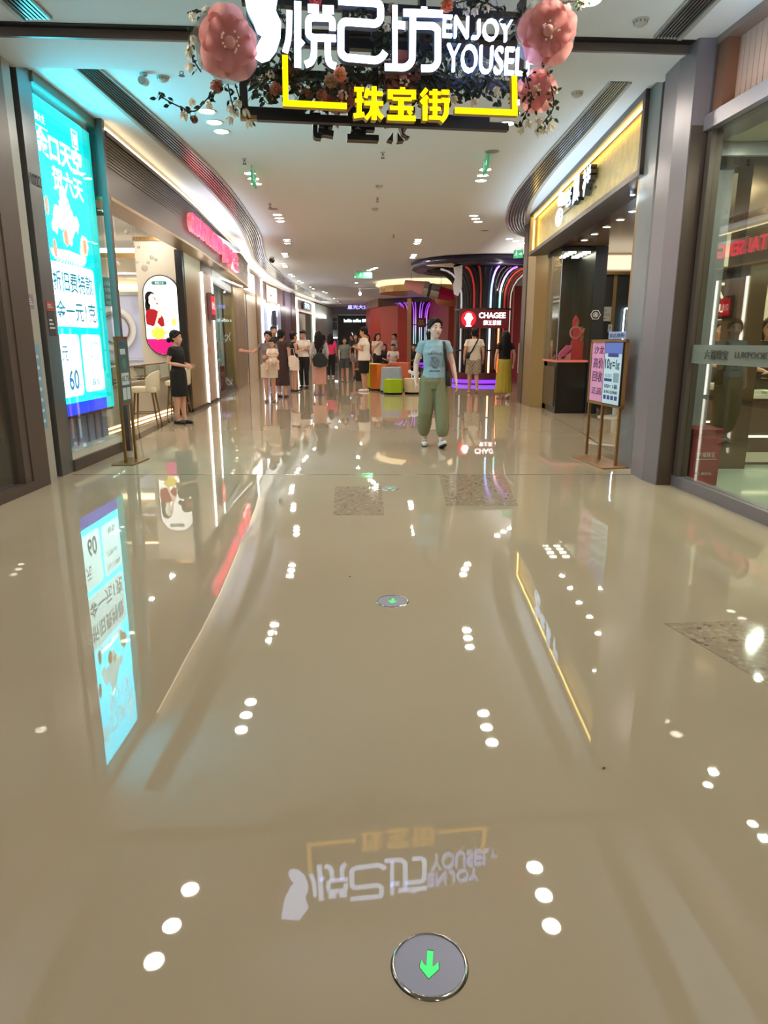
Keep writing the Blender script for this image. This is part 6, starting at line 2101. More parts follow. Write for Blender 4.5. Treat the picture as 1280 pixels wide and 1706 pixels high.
B().box(0.72, 0.84, 21.94, 22.06, 0, 2.6).obj('post', mat('timber post', (128, 84, 52), rough=0.5), t, world=True)
B().box(0.64, 0.92, 21.86, 22.14, 0, 0.06).obj('foot', m_black, t, world=True)
t = thing('menu_stand', 'pale menu stand at the right behind the woman in the yellow skirt', 'sign stand', (3.55, 17.6, 0))
B().box(3.36, 3.72, 17.6, 17.63, 0.55, 1.28).obj('board', mat('menu pale', (206, 196, 182), rough=0.4), t, world=True)
for x in (3.38, 3.68):
    B().box(x, x + 0.03, 17.62, 17.65, 0, 1.3).obj('leg', m_stw, t, world=True)
b = B(basis((3.4, 17.595, 0.7), FRONT_U))
put_text(b, '推荐', 0.02, 0.3, 0.24, 0.1, 0, 0.002)
b.obj('print', mat('menu print', (150, 110, 100), rough=0.5), t, world=True)
t = thing('notice_board', 'cream notice board with dark backing behind the walking woman', 'sign stand', (1.5, 21.5, 0))
B().box(1.28, 1.62, 21.5, 21.53, 1.0, 1.35).obj('board', mat('notice cream', (214, 198, 176), rough=0.5), t, world=True)
B().box(1.62, 1.84, 21.5, 21.56, 0.1, 1.38).obj('dark_panel', mat('panel dark', (40, 28, 26), rough=0.5), t, world=True)
B().box(1.3, 1.9, 21.5, 21.6, 0, 0.1).obj('base', m_black, t, world=True)
B().box(1.43, 1.47, 21.52, 21.56, 0.1, 1.0).obj('leg', m_grey, t, world=True)
t = thing('queue_barrier', 'brass queue barrier beside the gold column on the right', 'barrier', (3.75, 17.0, 0))
for x in (3.62, 3.9):
    B().tube([(x, 17.0, 0.02), (x, 17.0, 0.85)], 0.02, 10).obj('post', m_gold, t, world=True)
    B().cyl((x, 17.0), 0.13, 0, 0.02, 20).obj('base', m_gold, t, world=True)
B().tube([(3.62, 17, 0.83), (3.9, 17, 0.83)], 0.012, 8).obj('rail', m_gold, t, world=True)
# ================================================================ people
from mathutils import noise as mnoise
V = Vector
def remesh(b, vox, smooth_it=3, name='m'):
    me = bpy.data.meshes.new(name)
    me.from_pydata([tuple(p) for p in b.v], [], b.f)
    o = bpy.data.objects.new(name, me)
    COL.objects.link(o)
    r = o.modifiers.new('r', 'REMESH')
    r.mode = 'VOXEL'
    r.voxel_size = vox
    if smooth_it:
        s = o.modifiers.new('s', 'SMOOTH')
        s.factor = 0.5
        s.iterations = smooth_it
    dg = bpy.context.evaluated_depsgraph_get()
    m2 = bpy.data.meshes.new_from_object(o.evaluated_get(dg))
    bpy.data.objects.remove(o)
    bpy.data.meshes.remove(me)
    return m2
def limb(b, pts, rs, seg=14):
    """tapered limb with rounded ends"""
    pts = [V(p) for p in pts]
    b.tube(pts, rs, seg)
    b.ball(pts[0], rs[0] * 0.99, seg, 8)
    b.ball(pts[-1], rs[-1] * 0.99, seg, 8)
    for p, r in zip(pts[1:-1], rs[1:-1]):
        b.ball(p, r * 0.99, seg, 8)
def rings(b, data, seg=24, pleat=None):
    """closed loft of elliptical rings: (x, y, z, rx, ry)"""
    vs, fs = [], []
    for i, (x, y, z, rx, ry) in enumerate(data):
        for k in range(seg):
            a = 2 * pi * k / seg
            m = 1 + (pleat(a, i / (len(data) - 1)) if pleat else 0)
            vs.append((x + rx * m * cos(a), y + ry * m * sin(a), z))
    n = len(data)
    for i in range(n - 1):
        for k in range(seg):
            fs.append((i * seg + k, i * seg + (k + 1) % seg, (i + 1) * seg + (k + 1) % seg, (i + 1) * seg + k))
    fs.append(tuple(range(seg))[::-1])
    fs.append(tuple(range((n - 1) * seg, n * seg)))
    b.add(vs, fs)
def hand(b, w, d, nrm, side, curl=0.5, s=1.0):
    """palm and five bent fingers; w wrist, d forearm direction, nrm palm normal, side towards the thumb"""
    d, nrm, side = d.normalized(), nrm.normalized(), side.normalized()
    pc = w + d * 0.045 * s
    for k in range(4):
        o = side * (0.027 - 0.018 * k) * s
        L = [0.042, 0.047, 0.043, 0.034][k] * s
        limb(b, [w + d * 0.012 * s + o * 0.6, w + d * 0.085 * s + o], [0.013 * s, 0.0105 * s], 8)
        k0 = w + d * 0.085 * s + o
        a = curl
        d1 = (d * cos(a) + nrm * sin(a))
        d2 = (d * cos(2 * a) + nrm * sin(2 * a))
        limb(b, [k0, k0 + d1 * L * 0.55, k0 + d1 * L * 0.55 + d2 * L * 0.55], [0.0098 * s, 0.0088 * s, 0.0072 * s], 8)
    t0 = w + d * 0.028 * s + side * 0.022 * s
    t1 = t0 + (side * 0.6 + d * 0.7 + nrm * 0.35).normalized() * 0.038 * s
    t2 = t1 + (d * 0.9 + side * 0.15 + nrm * 0.35).normalized() * 0.028 * s
    limb(b, [t0, t1, t2], [0.0135 * s, 0.011 * s, 0.0085 * s], 8)

def body_joints(p):
    J = dict(
        ankR=V((-0.085, 0.02, 0.075)), ankL=V((0.085, 0.02, 0.075)),
        kneR=V((-0.088, -0.005, 0.455)), kneL=V((0.088, -0.005, 0.455)),
        hipR=V((-0.082, 0, 0.86)), hipL=V((0.082, 0, 0.86)),
        pel=V((0, 0, 0.92)), wai=V((0, 0, 1.04)), che=V((0, 0.0, 1.24)), nec=V((0, 0.012, 1.395)), hea=V((0, -0.012, 1.535)),
        shoR=V((-0.160, 0.01, 1.318)), shoL=V((0.160, 0.01, 1.318)),
        elbR=V((-0.215, 0.03, 1.07)), elbL=V((0.215, 0.03, 1.07)),
        wriR=V((-0.215, -0.03, 0.845)), wriL=V((0.215, -0.03, 0.845)))
    sh = p.get('shift', {})
    for k, v in p.get('joints', {}).items():
        J[k] = V(v)
    for k, v in sh.items():
        J[k] = J[k] + V(v)
    return J
HEADS = {}
def person(label, x, y, rz, height, pose=None, skin=(226, 178, 150), top=None, bottom=None, shoes=(30, 30, 32), hair=('short', (24, 20, 20)),
           vox=0.011, group=None, face=True, man=False, head_turn=(0, 0), z=0.0, hand_dirs=None, extra=None, sleeve=0.4, head_scale=1.13):
    """one figure: a continuous skin body, with hair, face and clothing as its parts. Faces -Y before rz."""
    s = height / 1.65
    p = pose or {}
    J = body_joints(p)
    if man:
        for k in ('shoR', 'shoL'):
            J[k].x *= 1.14
        for k in ('elbR', 'elbL', 'wriR', 'wriL'):
            if k not in p.get('joints', {}):
                J[k].x *= 1.12
    t = thing('person', label, 'person', (x, y, z), rz, group)
    vx = vox / s
    m_skin = mat('skin %d %d %d' % skin, skin, rough=0.5)
    tor = 1.08 if man else 1.0
    # ---------------- skin body
    b = B()
    seated = p.get('seated', False)
    rings(b, [(J['pel'].x, J['pel'].y, J['pel'].z - 0.10, 0.13, 0.095), (J['pel'].x, J['pel'].y, J['pel'].z, 0.15, 0.10), (J['wai'].x, J['wai'].y, J['wai'].z, 0.115 * tor, 0.085),
              (J['che'].x, J['che'].y, J['che'].z, 0.135 * tor, 0.095), (J['che'].x * .5 + J['nec'].x * .5, J['che'].y * .5 + J['nec'].y * .5, J['nec'].z - 0.075, 0.13 * tor, 0.08), (J['nec'].x, J['nec'].y, J['nec'].z - 0.02, 0.06, 0.055)])
    head_q = Matrix.Rotation(head_turn[0], 3, 'Z') @ Matrix.Rotation(head_turn[1], 3, 'X')
    hc = J['hea']
    def hp(v):
        return hc + V((0, 0, -0.012)) + head_q @ (V(v) * head_scale)
    limb(b, [J['nec'] + V((0, 0.0, -0.03)), hp((0, 0.015, -0.06))], [0.052 * (1.1 if man else 1), 0.047 * (1.12 if man else 1)], 14)
    hb = B()
    hb.ball((0, 0.012, 0.022), (0.072, 0.088, 0.090), 22, 16)
    hb.ball((0, -0.022, -0.030), (0.060, 0.060, 0.070), 20, 14)
    hb.ball((0, -0.040, -0.078), (0.034, 0.034, 0.032), 16, 10)
    hb.tube([(0, -0.074, 0.012), (0, -0.090, -0.022), (0, -0.080, -0.032)], [0.009, 0.0125, 0.010], 10)
    hb.ball((0, -0.094, -0.024), 0.012, 10, 8)
    hb.ball((0.010, -0.086, -0.028), 0.009, 8, 6)
    hb.ball((-0.010, -0.086, -0.028), 0.009, 8, 6)
    hb.ball((0, -0.078, -0.055), (0.022, 0.012, 0.010), 12, 8)
    for sx in (-1, 1):
        hb.ball((sx * 0.036, -0.052, -0.02), (0.024, 0.024, 0.02), 12, 8)
        hb.ball((sx * 0.074, 0.012, -0.008), (0.010, 0.020, 0.030), 12, 8)
    for v in hb.v:
        pass
    b.add([hp(v) for v in hb.v], hb.f)
    for sd, sx in (('R', -1), ('L', 1)):
        sh, el, wr = J['sho' + sd], J['elb' + sd], J['wri' + sd]
        am = 1.12 if man else 1.0
        limb(b, [J['che'] * 0.4 + sh * 0.6 + V((0, 0, 0.02)), sh, sh * 0.5 + el * 0.5, el, el * 0.6 + wr * 0.4, wr], [0.05 * am, 0.048 * am, 0.041 * am, 0.036 * am, 0.035 * am, 0.024 * am])
        hd = (wr - el)
        nr = V((-sx, 0.15, 0)) if not hand_dirs else V(hand_dirs[sd][0])
        sdv = V((0, -1, 0)) if not hand_dirs else V(hand_dirs[sd][1])
        nr = nr - hd.normalized() * nr.dot(hd.normalized())
        sdv = sdv - hd.normalized() * sdv.dot(hd.normalized())
        hand(b, wr, hd, nr, sdv, 0.38)
        hi, kn, an = J['hip' + sd], J['kne' + sd], J['ank' + sd]
        limb(b, [hi, hi * 0.5 + kn * 0.5, kn, kn * 0.68 + an * 0.32 + V((0, 0.012, 0)), an], [0.086, 0.073 * am, 0.052 * am, 0.052 * am, 0.033 * am])
        ft = V(p.get('toe' + sd, (sx * 0.012, -1, 0))).normalized()
        up = V((0, 0, 1))
        limb(b, [an + V((0, 0.01, -0.005)) - ft * 0.035 - up * 0.035, an + ft * 0.05 - up * 0.042, an + ft * 0.125 - up * 0.052], [0.030, 0.034, 0.022])
    body = remesh(b, vx, 3)
    link_mesh(body, 'body', t, True)
    body.materials.append(m_skin)
    # ---------------- face parts
    if face:
        e = B()
        for sx in (-1, 1):
            e.add([hp(v) for v in B().ball((sx * 0.030, -0.0755, 0.004), (0.0125, 0.006, 0.0065), 12, 8).v], B().ball((0, 0, 0), 1, 12, 8).f)
        e.obj('eyes', mat('eye white', (214, 206, 200), rough=0.2), t, True)
        e = B()
        for sx in (-1, 1):
            e.add([hp(v) for v in B().ball((sx * 0.030, -0.0805, 0.0045), (0.0062, 0.0035, 0.0062), 10, 6).v], B().ball((0, 0, 0), 1, 10, 6).f)
            e.tube([hp((sx * (0.018 + 0.007 * k), -0.0815 + 0.0022 * k * k * .5, 0.0105 - 0.001 * (k - 1.5) ** 2)) for k in range(4)], 0.0016, 5)
        e.obj('irises', mat('iris dark', (30, 20, 16), rough=0.2), t, True)
        e = B()
        for sx in (-1, 1):
            e.tube([hp((sx * (0.014 + 0.010 * k), -0.0845 + 0.0030 * k * k * .6, 0.026 + 0.003 * sin(k * 1.1))) for k in range(4)], [0.0026, 0.003, 0.0026, 0.0014], 6)
        e.obj('eyebrows', mat('eyebrow', (50, 36, 30), rough=0.7), t, True)
        e = B()
        e.tube([hp((-0.021, -0.0825, -0.0555)), hp((-0.008, -0.0905, -0.0525)), hp((0, -0.0905, -0.0540)), hp((0.008, -0.0905, -0.0525)), hp((0.021, -0.0825, -0.0555))], [0.001, 0.0026, 0.0028, 0.0026, 0.001], 8)
        e.tube([hp((-0.018, -0.0830, -0.0585)), hp((0, -0.0900, -0.0615)), hp((0.018, -0.0830, -0.0585))], [0.001, 0.0034, 0.001], 8)
        e.obj('lips', mat('lips', (168, 96, 90), rough=0.45), t, True)
    # ---------------- hair
    kind, hrgb = hair
    m_hair = mat('hair %d %d %d' % hrgb, hrgb, rough=0.55, spec=0.25, bump=(60, 0.3, (1, 1, 0.15)))
    h = B()
    def hball(c, r, sg=18):
        q = B().ball(c, r, sg, 12)
        h.add([hp(v) for v in q.v], q.f)
    def hlimb(pts, rs):
        q = B()
        limb(q, pts, rs, 12)
        h.add([hp(v) for v in q.v], q.f)
    hball((0, 0.030, 0.040), (0.080, 0.086, 0.084))
    hball((0, 0.005, 0.072), (0.070, 0.076, 0.045))
    hball((0, 0.045, -0.005), (0.076, 0.062, 0.075))
    if kind == 'short':
        for sx in (-1, 1):
            hball((sx * 0.062, 0.015, 0.025), (0.020, 0.040, 0.040))
        for k in range(7):
            hlimb([(-0.055 + 0.018 * k, -0.045, 0.082), (-0.052 + 0.018 * k, -0.072, 0.062)], [0.018, 0.010])
    elif kind == 'bob':
        for sx in (-1, 1):
            hlimb([(sx * 0.062, -0.02, 0.06), (sx * 0.082, 0.005, 0.0), (sx * 0.084, 0.02, -0.06), (sx * 0.07, 0.035, -0.105)], [0.026, 0.024, 0.026, 0.018])
            hlimb([(sx * 0.012, -0.055, 0.098), (sx * 0.05, -0.062, 0.066), (sx * 0.074, -0.03, 0.02)], [0.016, 0.017, 0.012])
        hlimb([(-0.04, 0.07, -0.02), (-0.045, 0.075, -0.095)], [0.05, 0.035])
        hlimb([(0.04, 0.07, -0.02), (0.045, 0.075, -0.095)], [0.05, 0.035])
        hlimb([(0, 0.08, -0.02), (0, 0.085, -0.095)], [0.05, 0.035])
    elif kind in ('long', 'longback'):
        for sx in (-1, 1):
            hlimb([(sx * 0.06, -0.02, 0.06), (sx * 0.082, 0.01, -0.02), (sx * 0.085, 0.045, -0.14), (sx * 0.075, 0.08, -0.26)], [0.026, 0.026, 0.034, 0.028])
            hlimb([(sx * 0.012, -0.055, 0.098), (sx * 0.05, -0.060, 0.066), (sx * 0.074, -0.03, 0.02)], [0.016, 0.017, 0.012])
        for sx in (-0.04, 0, 0.04):
            hlimb([(sx, 0.07, 0.0), (sx, 0.095, -0.14), (sx, 0.10, -0.30 if kind == 'long' else -0.40)], [0.055, 0.045, 0.026])
    elif kind in ('bun', 'pony'):
        for sx in (-1, 1):
            hlimb([(sx * 0.01, -0.058, 0.094), (sx * 0.052, -0.055, 0.060), (sx * 0.075, -0.005, 0.01), (sx * 0.05, 0.07, -0.03)], [0.016, 0.017, 0.016, 0.02])
        if kind == 'bun':
            hball((0, 0.125, -0.045), (0.042, 0.038, 0.042))
        else:
            hlimb([(0, 0.11, 0.02), (0, 0.14, -0.05), (0, 0.13, -0.20)], [0.03, 0.036, 0.014])
    if kind == 'cap':
        pass
    hm = remesh(h, min(vx, 0.009), 2)
    hm.materials.append(m_hair)
    link_mesh(hm, 'hair', t, True)
    # ---------------- top
    def cloth(nm, bb, rgb, sm=2, bump=None, vv=None, rough=0.8):
        me = remesh(bb, vv or vx, sm)
        for v in me.vertices:      # soft folds running down the cloth
            q = v.co
            d_ = mnoise.noise(V((q.x * 13 + x, q.y * 13, q.z * 4.5))) * 0.008 + mnoise.noise(V((q.x * 30, q.y * 30 + x, q.z * 12))) * 0.003
            v.co = q + V((q.x, q.y, 0)).normalized() * d_ if (q.x or q.y) else q
        me.materials.append(mat('cloth %d %d %d' % rgb, rgb, rough=rough, bump=(22, 0.25)))
        return link_mesh(me, nm, t, True)
    if top:
        rgb, hem, sl = top['rgb'], top.get('hem', 0.90), top.get('sleeve', sleeve)
        lo = top.get('loose', 1.0)
        b = B()
        P, Wv, Cv, Nk = J['pel'], J['wai'], J['che'], J['nec']
        hz = J['pel'].z + (hem - 0.92)
        rings(b, [(P.x, P.y, hz, 0.158 * lo * tor, 0.118 * lo), (P.x, P.y, hz + 0.015, 0.158 * lo * tor, 0.118 * lo), (Wv.x, Wv.y, Wv.z, 0.134 * lo * tor, 0.104 * lo), (Cv.x, Cv.y - 0.006, Cv.z - 0.02, 0.152 * lo * tor, 0.120 * lo),
                  (Cv.x * .6 + Nk.x * .4, Cv.y * .6 + Nk.y * .4, Cv.z + 0.07, 0.155 * tor, 0.104), (Nk.x, Nk.y, Nk.z - 0.035, 0.105 * tor, 0.074), (Nk.x, Nk.y, Nk.z - 0.018, 0.078, 0.066)])
        for sd, sx in (('R', -1), ('L', 1)):
            sh, el, wr = J['sho' + sd], J['elb' + sd], J['wri' + sd]
            if sl > 0:
                if sl <= 1:
                    e = sh + (el - sh) * sl
                    b.tube([Nk + V((sx * 0.045, 0, -0.055)), sh + V((0, 0, 0.004)), sh * 0.4 + e * 0.6, e], [0.046, 0.057, 0.059 * (0.6 + 0.4 * lo), 0.060 * (0.6 + 0.4 * lo)], 18)
                    b.ball(sh, 0.0565, 16, 10)
                else:
                    e = el + (wr - el) * (sl - 1)
                    b.tube([Nk + V((sx * 0.045, 0, -0.055)), sh, sh * .5 + el * .5, el, e], [0.046, 0.057, 0.055, 0.050, 0.040], 18)
                    b.ball(sh, 0.0565, 16, 10)
                    b.ball(el, 0.050, 14, 8)
            else:
                b.tube([Nk + V((sx * 0.045, 0, -0.05)), sh * 0.8 + Nk * 0.2], [0.05, 0.045], 14)
        cloth(top.get('name', 'shirt'), b, rgb)
    # ---------------- bottom
    if bottom:
        kindb, rgb = bottom['kind'], bottom['rgb']
        b = B()
        P = J['pel']
        lo = bottom.get('loose', 1.0)
        if kindb in ('pants', 'shorts', 'balloon'):
            if not seated:
                rings(b, [(P.x, P.y, P.z - 0.16, 0.150, 0.108), (P.x, P.y, P.z - 0.06, 0.168 * tor, 0.122), (P.x, P.y, P.z + 0.05, 0.148 * tor, 0.108), (P.x, P.y, P.z + 0.085, 0.132 * tor, 0.098)])
            else:
                b.ball((P.x, P.y, P.z - 0.03), (0.17, 0.13, 0.13), 18, 12)
            for sd, sx in (('R', -1), ('L', 1)):
                hi, kn, an = J['hip' + sd], J['kne' + sd], J['ank' + sd]
                if kindb == 'pants':
                    e = an + (kn - an) * 0.03
                    limb(b, [hi, hi * .5 + kn * .5, kn], [0.100 * lo, 0.086 * lo, 0.068 * lo])
                    b.tube([kn, kn * .5 + an * .5, e], [0.068 * lo, 0.062 * lo, 0.056 * lo], 16)
                elif kindb == 'shorts':
                    f = bottom.get('len', 0.8)
                    e = hi + (kn - hi) * f
                    b.tube([hi + V((0, 0, .02)), hi * .5 + e * .5, e], [0.102 * lo, 0.098 * lo, 0.094 * lo], 18)
                else:
                    c = an + (kn - an) * 0.22
                    limb(b, [hi, hi * .5 + kn * .5, kn, kn * .55 + an * .45 + V((sx * 0.012, 0, 0)), an + (kn - an) * 0.34 + V((sx * 0.012, 0, 0)), c], [0.108, 0.104, 0.098, 0.094, 0.082, 0.048])
        elif kindb in ('skirt', 'longskirt'):
            f = bottom.get('hem', 0.5)
            fl_ = bottom.get('flare', 1.2)
            n = 16
            dat = []
            for i in range(n):
                k = i / (n - 1)
                zz = f + (P.z + 0.09 - f) * k
                rr = max(0.150 * fl_ * (1 - k) + 0.150 * k, 0.178)
                if zz > 0.93:
                    rr = 0.178 - 0.045 * (zz - 0.93) / 0.08
                kneey = (J['kneR'].y + J['kneL'].y) / 2
                dat.append((P.x, P.y + (1 - k) * kneey * 0.6, zz, rr, max(rr * 0.74, 0.100)))
            pl = (lambda a, q: 0.05 * (1 - q) * sin(a * 14 + 0.8 * sin(3 * a)))
            rings(b, dat, 84, pl)
        elif kindb == 'dress':
            f = bottom.get('hem', 0.42)
            rings(b, [(P.x, P.y, f, 0.19, 0.15), (P.x, P.y, (f + P.z) / 2, 0.175, 0.135), (P.x, P.y, P.z, 0.168, 0.122), (P.x, P.y, P.z + 0.12, 0.14, 0.105)], 32)
        nm = {'pants': 'trousers', 'balloon': 'trousers', 'shorts': 'shorts', 'skirt': 'skirt', 'longskirt': 'skirt', 'dress': 'dress_skirt'}[kindb]
        cloth(nm, b, rgb, 2, vv=min(vx, 0.010))
    # ---------------- shoes
    if shoes:
        m_sh = mat('shoe %d %d %d' % shoes, shoes, rough=0.4)
        for sd, sx in (('R', -1), ('L', 1)):
            an = J['ank' + sd]
            ft = V(p.get('toe' + sd, (sx * 0.012, -1, 0))).normalized()
            upv = V((0, 0, 1)) - ft * ft.z
            upv.normalize()
            b = B()
            limb(b, [an + V((0, 0.01, 0)) - ft * 0.045 - upv * 0.040, an + ft * 0.05 - upv * 0.044, an + ft * 0.135 - upv * 0.050], [0.036, 0.040, 0.028])
            me = remesh(b, min(vx, 0.008), 2)
            bm_min = min(v.co.dot(upv) for v in me.vertices)
            for v in me.vertices:       # flat sole
                dlt = v.co.dot(upv) - bm_min
                if dlt < 0.016:
                    v.co = v.co + upv * (0.012 - dlt) * 0.9
            me.materials.append(m_sh)
            so = link_mesh(me, 'shoe', t, True)
    for o in kids_of(t):
        if o.parent == t:
            o.scale = (s, s, s)
    return t, J, s, hp
def kids_of(t):
    return [o for o in t.children]
def pw(t, s, v):
    """body point -> world"""
    return t.matrix_basis @ (V(v) * s)

BLACK, WHITE = (16, 16, 18), (236, 230, 222)
# ---------------------------------------------------------------- the woman walking towards the viewer
wpose = dict(joints=dict(
    ankR=(-0.105, 0.13, 0.085), kneR=(-0.105, -0.02, 0.46), ankL=(0.100, -0.14, 0.095), kneL=(0.105, -0.07, 0.465),
    elbR=(-0.232, 0.045, 1.085), wriR=(-0.238, 0.00, 0.865), elbL=(0.240, 0.04, 1.085), wriL=(0.285, -0.02, 0.855)),
    toeR=(-0.05, -1, -0.02), toeL=(0.25, -1, 0.38))
wt, wJ, ws, whp = person('woman in a light blue printed t-shirt and olive balloon trousers walking towards the viewer', 0.635, 8.86, 0.0, 1.61, wpose, (232, 196, 182),
    dict(rgb=(150, 178, 190), hem=0.90, sleeve=0.42, loose=1.02), dict(kind='balloon', rgb=(132, 130, 98)), (226, 224, 222), ('pony', (22, 18, 18)), vox=0.0055, head_turn=(0.42, -0.02))
# shoe soles, printing, bag
for o in kids_of(wt):
    if o.name.startswith('shirt'):
        shirt = o
def on_shirt(lx, lz):
    """front surface of the shirt at body x, z by the mesh itself"""
    best = None
    hit, loc, n, i = shirt.ray_cast(V((lx, -0.5, lz)), V((0, 1, 0)))
    return loc + V((0, -0.0025, 0)) if hit else V((lx, -0.13, lz))
def shirt_strokes(lines, r, name, m):
    b = B()
    for ln in lines:
        b.tube([on_shirt(x, z) for x, z in ln], r, 5)
    o = b.obj(name, m, shirt)
    return o
m_inkd = mat('shirt ink', (44, 50, 66), rough=0.7)
m_inkl = mat('shirt ink light', (100, 112, 128), rough=0.7)
def glyph(segs, x, z, w_, h_, arc=0.0):
    return [[(x + a * w_, z + c * h_ + arc) for a, c in s_] for s_ in segs]
G_ = {'H': [[(0, 0), (0, 1)], [(1, 0), (1, 1)], [(0, .5), (1, .5)]], 'E': [[(1, 0), (0, 0), (0, 1), (1, 1)], [(0, .5), (.8, .5)]], 'L': [[(0, 1), (0, 0), (1, 0)]],
      'O': [[(.5 + .5 * cos(k * pi / 6), .5 + .5 * sin(k * pi / 6)) for k in range(13)]]}
L_ = []
for k, ch in enumerate('HELLO'):
    L_ += glyph(G_[ch], -0.085 + 0.036 * k, 1.195, 0.024, 0.032, 0.012 - 0.004 * (k - 2) ** 2)
shirt_strokes(L_, 0.0032, 'hello_print', m_inkd)
rnd = random.Random(9)
sk = []
for k in range(26):
    z = 1.03 + rnd.uniform(0, 0.145)
    x0 = rnd.uniform(-0.06, 0.03)
    sk.append([(x0 + 0.013 * j, z + 0.012 * sin(j * 1.7 + k)) for j in range(4)])
sk.append([(0.0 + 0.055 * cos(a), 1.10 + 0.065 * sin(a)) for a in [j * pi / 8 for j in range(17)]])
sk.append([(0.0 + 0.03 * cos(a), 1.14 + 0.03 * sin(a)) for a in [j * pi / 6 for j in range(13)]])
shirt_strokes(sk, 0.0017, 'sketch_print', m_inkl)
wl = []
for k in range(9):
    x0 = -0.065 + 0.0155 * k
    wl.append([(x0, 0.985), (x0 + 0.004, 1.003), (x0 + 0.009, 0.985 + 0.01 * (k % 2)), (x0 + 0.011, 0.995)])
shirt_strokes(wl, 0.0024, 'script_print', m_inkd)
for sd, sx in (('R', -1), ('L', 1)):
    an = wJ['ank' + sd]
    ft = V(wpose['toe' + sd]).normalized()
    up = (V((0, 0, 1)) - ft * ft.z).normalized()
    so = B()
    side = ft.cross(up)
    prof = []
    for k in range(20):
        a = 2 * pi * k / 20
        prof.append(an + ft * (0.045 + 0.118 * cos(a)) + side * 0.040 * sin(a) - up * 0.076)
    so.add([q for q in prof] + [q - up * 0.012 for q in prof], [tuple(range(20)), tuple(range(20, 40))] + [(k, (k + 1) % 20, (k + 1) % 20 + 20, k + 20) for k in range(20)])
    o = so.obj('sole', mat('dark sole', (24, 24, 28), rough=0.6), wt)
    o.scale = (ws, ws, ws)
    lb = B()
    for q in (0.06, 0.085):
        c = an + ft * q - up * 0.010
        lb.tube([c - side * 0.03 - up * .006, c, c + side * 0.03 - up * .006], 0.005, 6)
    o = lb.obj('shoe_stripes', mat('shoe stripe', (60, 60, 66), rough=0.6), wt)
    o.scale = (ws, ws, ws)
# waistband folds on trousers are part of the cloth; shoulder bag
bag = thing('shoulder_bag', 'black shoulder bag hanging at the walking woman\'s side', 'bag', pw(wt, ws, (0.2, 0.05, 0.9)))
def strap(b, pts, w_, th):
    vs, fs = [], []
    n = len(pts)
    for i, p_ in enumerate(pts):
        vs += [p_ + V((-w_ / 2, -th, 0)), p_ + V((w_ / 2, -th, 0)), p_ + V((w_ / 2, th, 0)), p_ + V((-w_ / 2, th, 0))]
    for i in range(n - 1):
        for k in range(4):
            fs.append((4 * i + k, 4 * i + (k + 1) % 4, 4 * i + 4 + (k + 1) % 4, 4 * i + 4 + k))
    fs += [(0, 1, 2, 3), (4 * n - 4, 4 * n - 3, 4 * n - 2, 4 * n - 1)]
    b.add(vs, fs)
b = B()
strap(b, [pw(wt, ws, q) for q in ((0.118, 0.06, 1.36), (0.116, 0.0, 1.374), (0.118, -0.062, 1.345), (0.125, -0.105, 1.27), (0.135, -0.118, 1.15), (0.150, -0.115, 1.05), (0.165, -0.10, 0.97))], 0.034, 0.004)
b.obj('strap', mat('bag black', (18, 18, 20), rough=0.6), bag, world=True)
b = B()
rings(b, [(0.185, -0.03, 0.80, 0.03, 0.09), (0.18, -0.035, 0.815, 0.036, 0.105), (0.175, -0.035, 0.90, 0.032, 0.095), (0.168, -0.04, 1.0, 0.014, 0.07)], 20)
b.v = [pw(wt, ws, v) for v in b.v]
b.obj('body', mat('bag black', (18, 18, 20)), bag, world=True, smooth=True)
b = B()
rings(b, [(0.187, -0.03, 0.782, 0.028, 0.085), (0.187, -0.03, 0.80, 0.031, 0.092)], 20)
b.v = [pw(wt, ws, v) for v in b.v]
b.obj('bottom_trim', mat('bag grey trim', (150, 150, 150), rough=0.5), bag, world=True)

# ---------------------------------------------------------------- saleswoman at the left
clasp = dict(joints=dict(elbR=(-0.20, 0.06, 1.09), wriR=(-0.09, -0.20, 1.04), elbL=(0.20, 0.06, 1.09), wriL=(0.08, -0.22, 1.04),
                         ankR=(-0.07, 0.03, 0.075), ankL=(0.07, -0.03, 0.075)))
hd = dict(R=((0.6, 0.4, -0.3), (0.2, -0.4, 1)), L=((-0.6, 0.4, -0.3), (-0.2, -0.4, 1)))
person('saleswoman in black standing in profile with clasped hands beside the left counter', -3.36, 11.40, radians(75), 1.50, clasp, (214, 164, 138),
       dict(rgb=BLACK, hem=0.92, sleeve=0.45), dict(kind='skirt', rgb=(14, 14, 16), hem=0.50, flare=1.15), (14, 14, 16), ('bun', (16, 14, 14)), vox=0.009, hand_dirs=hd, head_turn=(0.1, 0.08))

# ---------------------------------------------------------------- mother with the baby
hold = dict(joints=dict(elbR=(-0.36, -0.03, 1.17), wriR=(-0.56, -0.10, 1.20), elbL=(0.21, -0.05, 1.08), wriL=(0.03, -0.245, 1.06)))
hdm = dict(R=((0, -1, -0.2), (0, 0.1, 1)), L=((-0.3, 1, 0.1), (0, 0.1, 1)))
mt, mJ, ms, mhp = person('mother in a grey t-shirt and white shorts holding a baby, one arm stretched out', -2.56, 15.6, radians(-6), 1.55, hold, (214, 160, 134),
       dict(rgb=(128, 118, 116), hem=0.94, sleeve=0.5, loose=1.08), dict(kind='shorts', rgb=(222, 206, 186), len=0.72, loose=1.22), (150, 130, 112), ('bun', (22, 18, 18)), vox=0.010, hand_dirs=hdm, head_turn=(-0.15, 0.05))
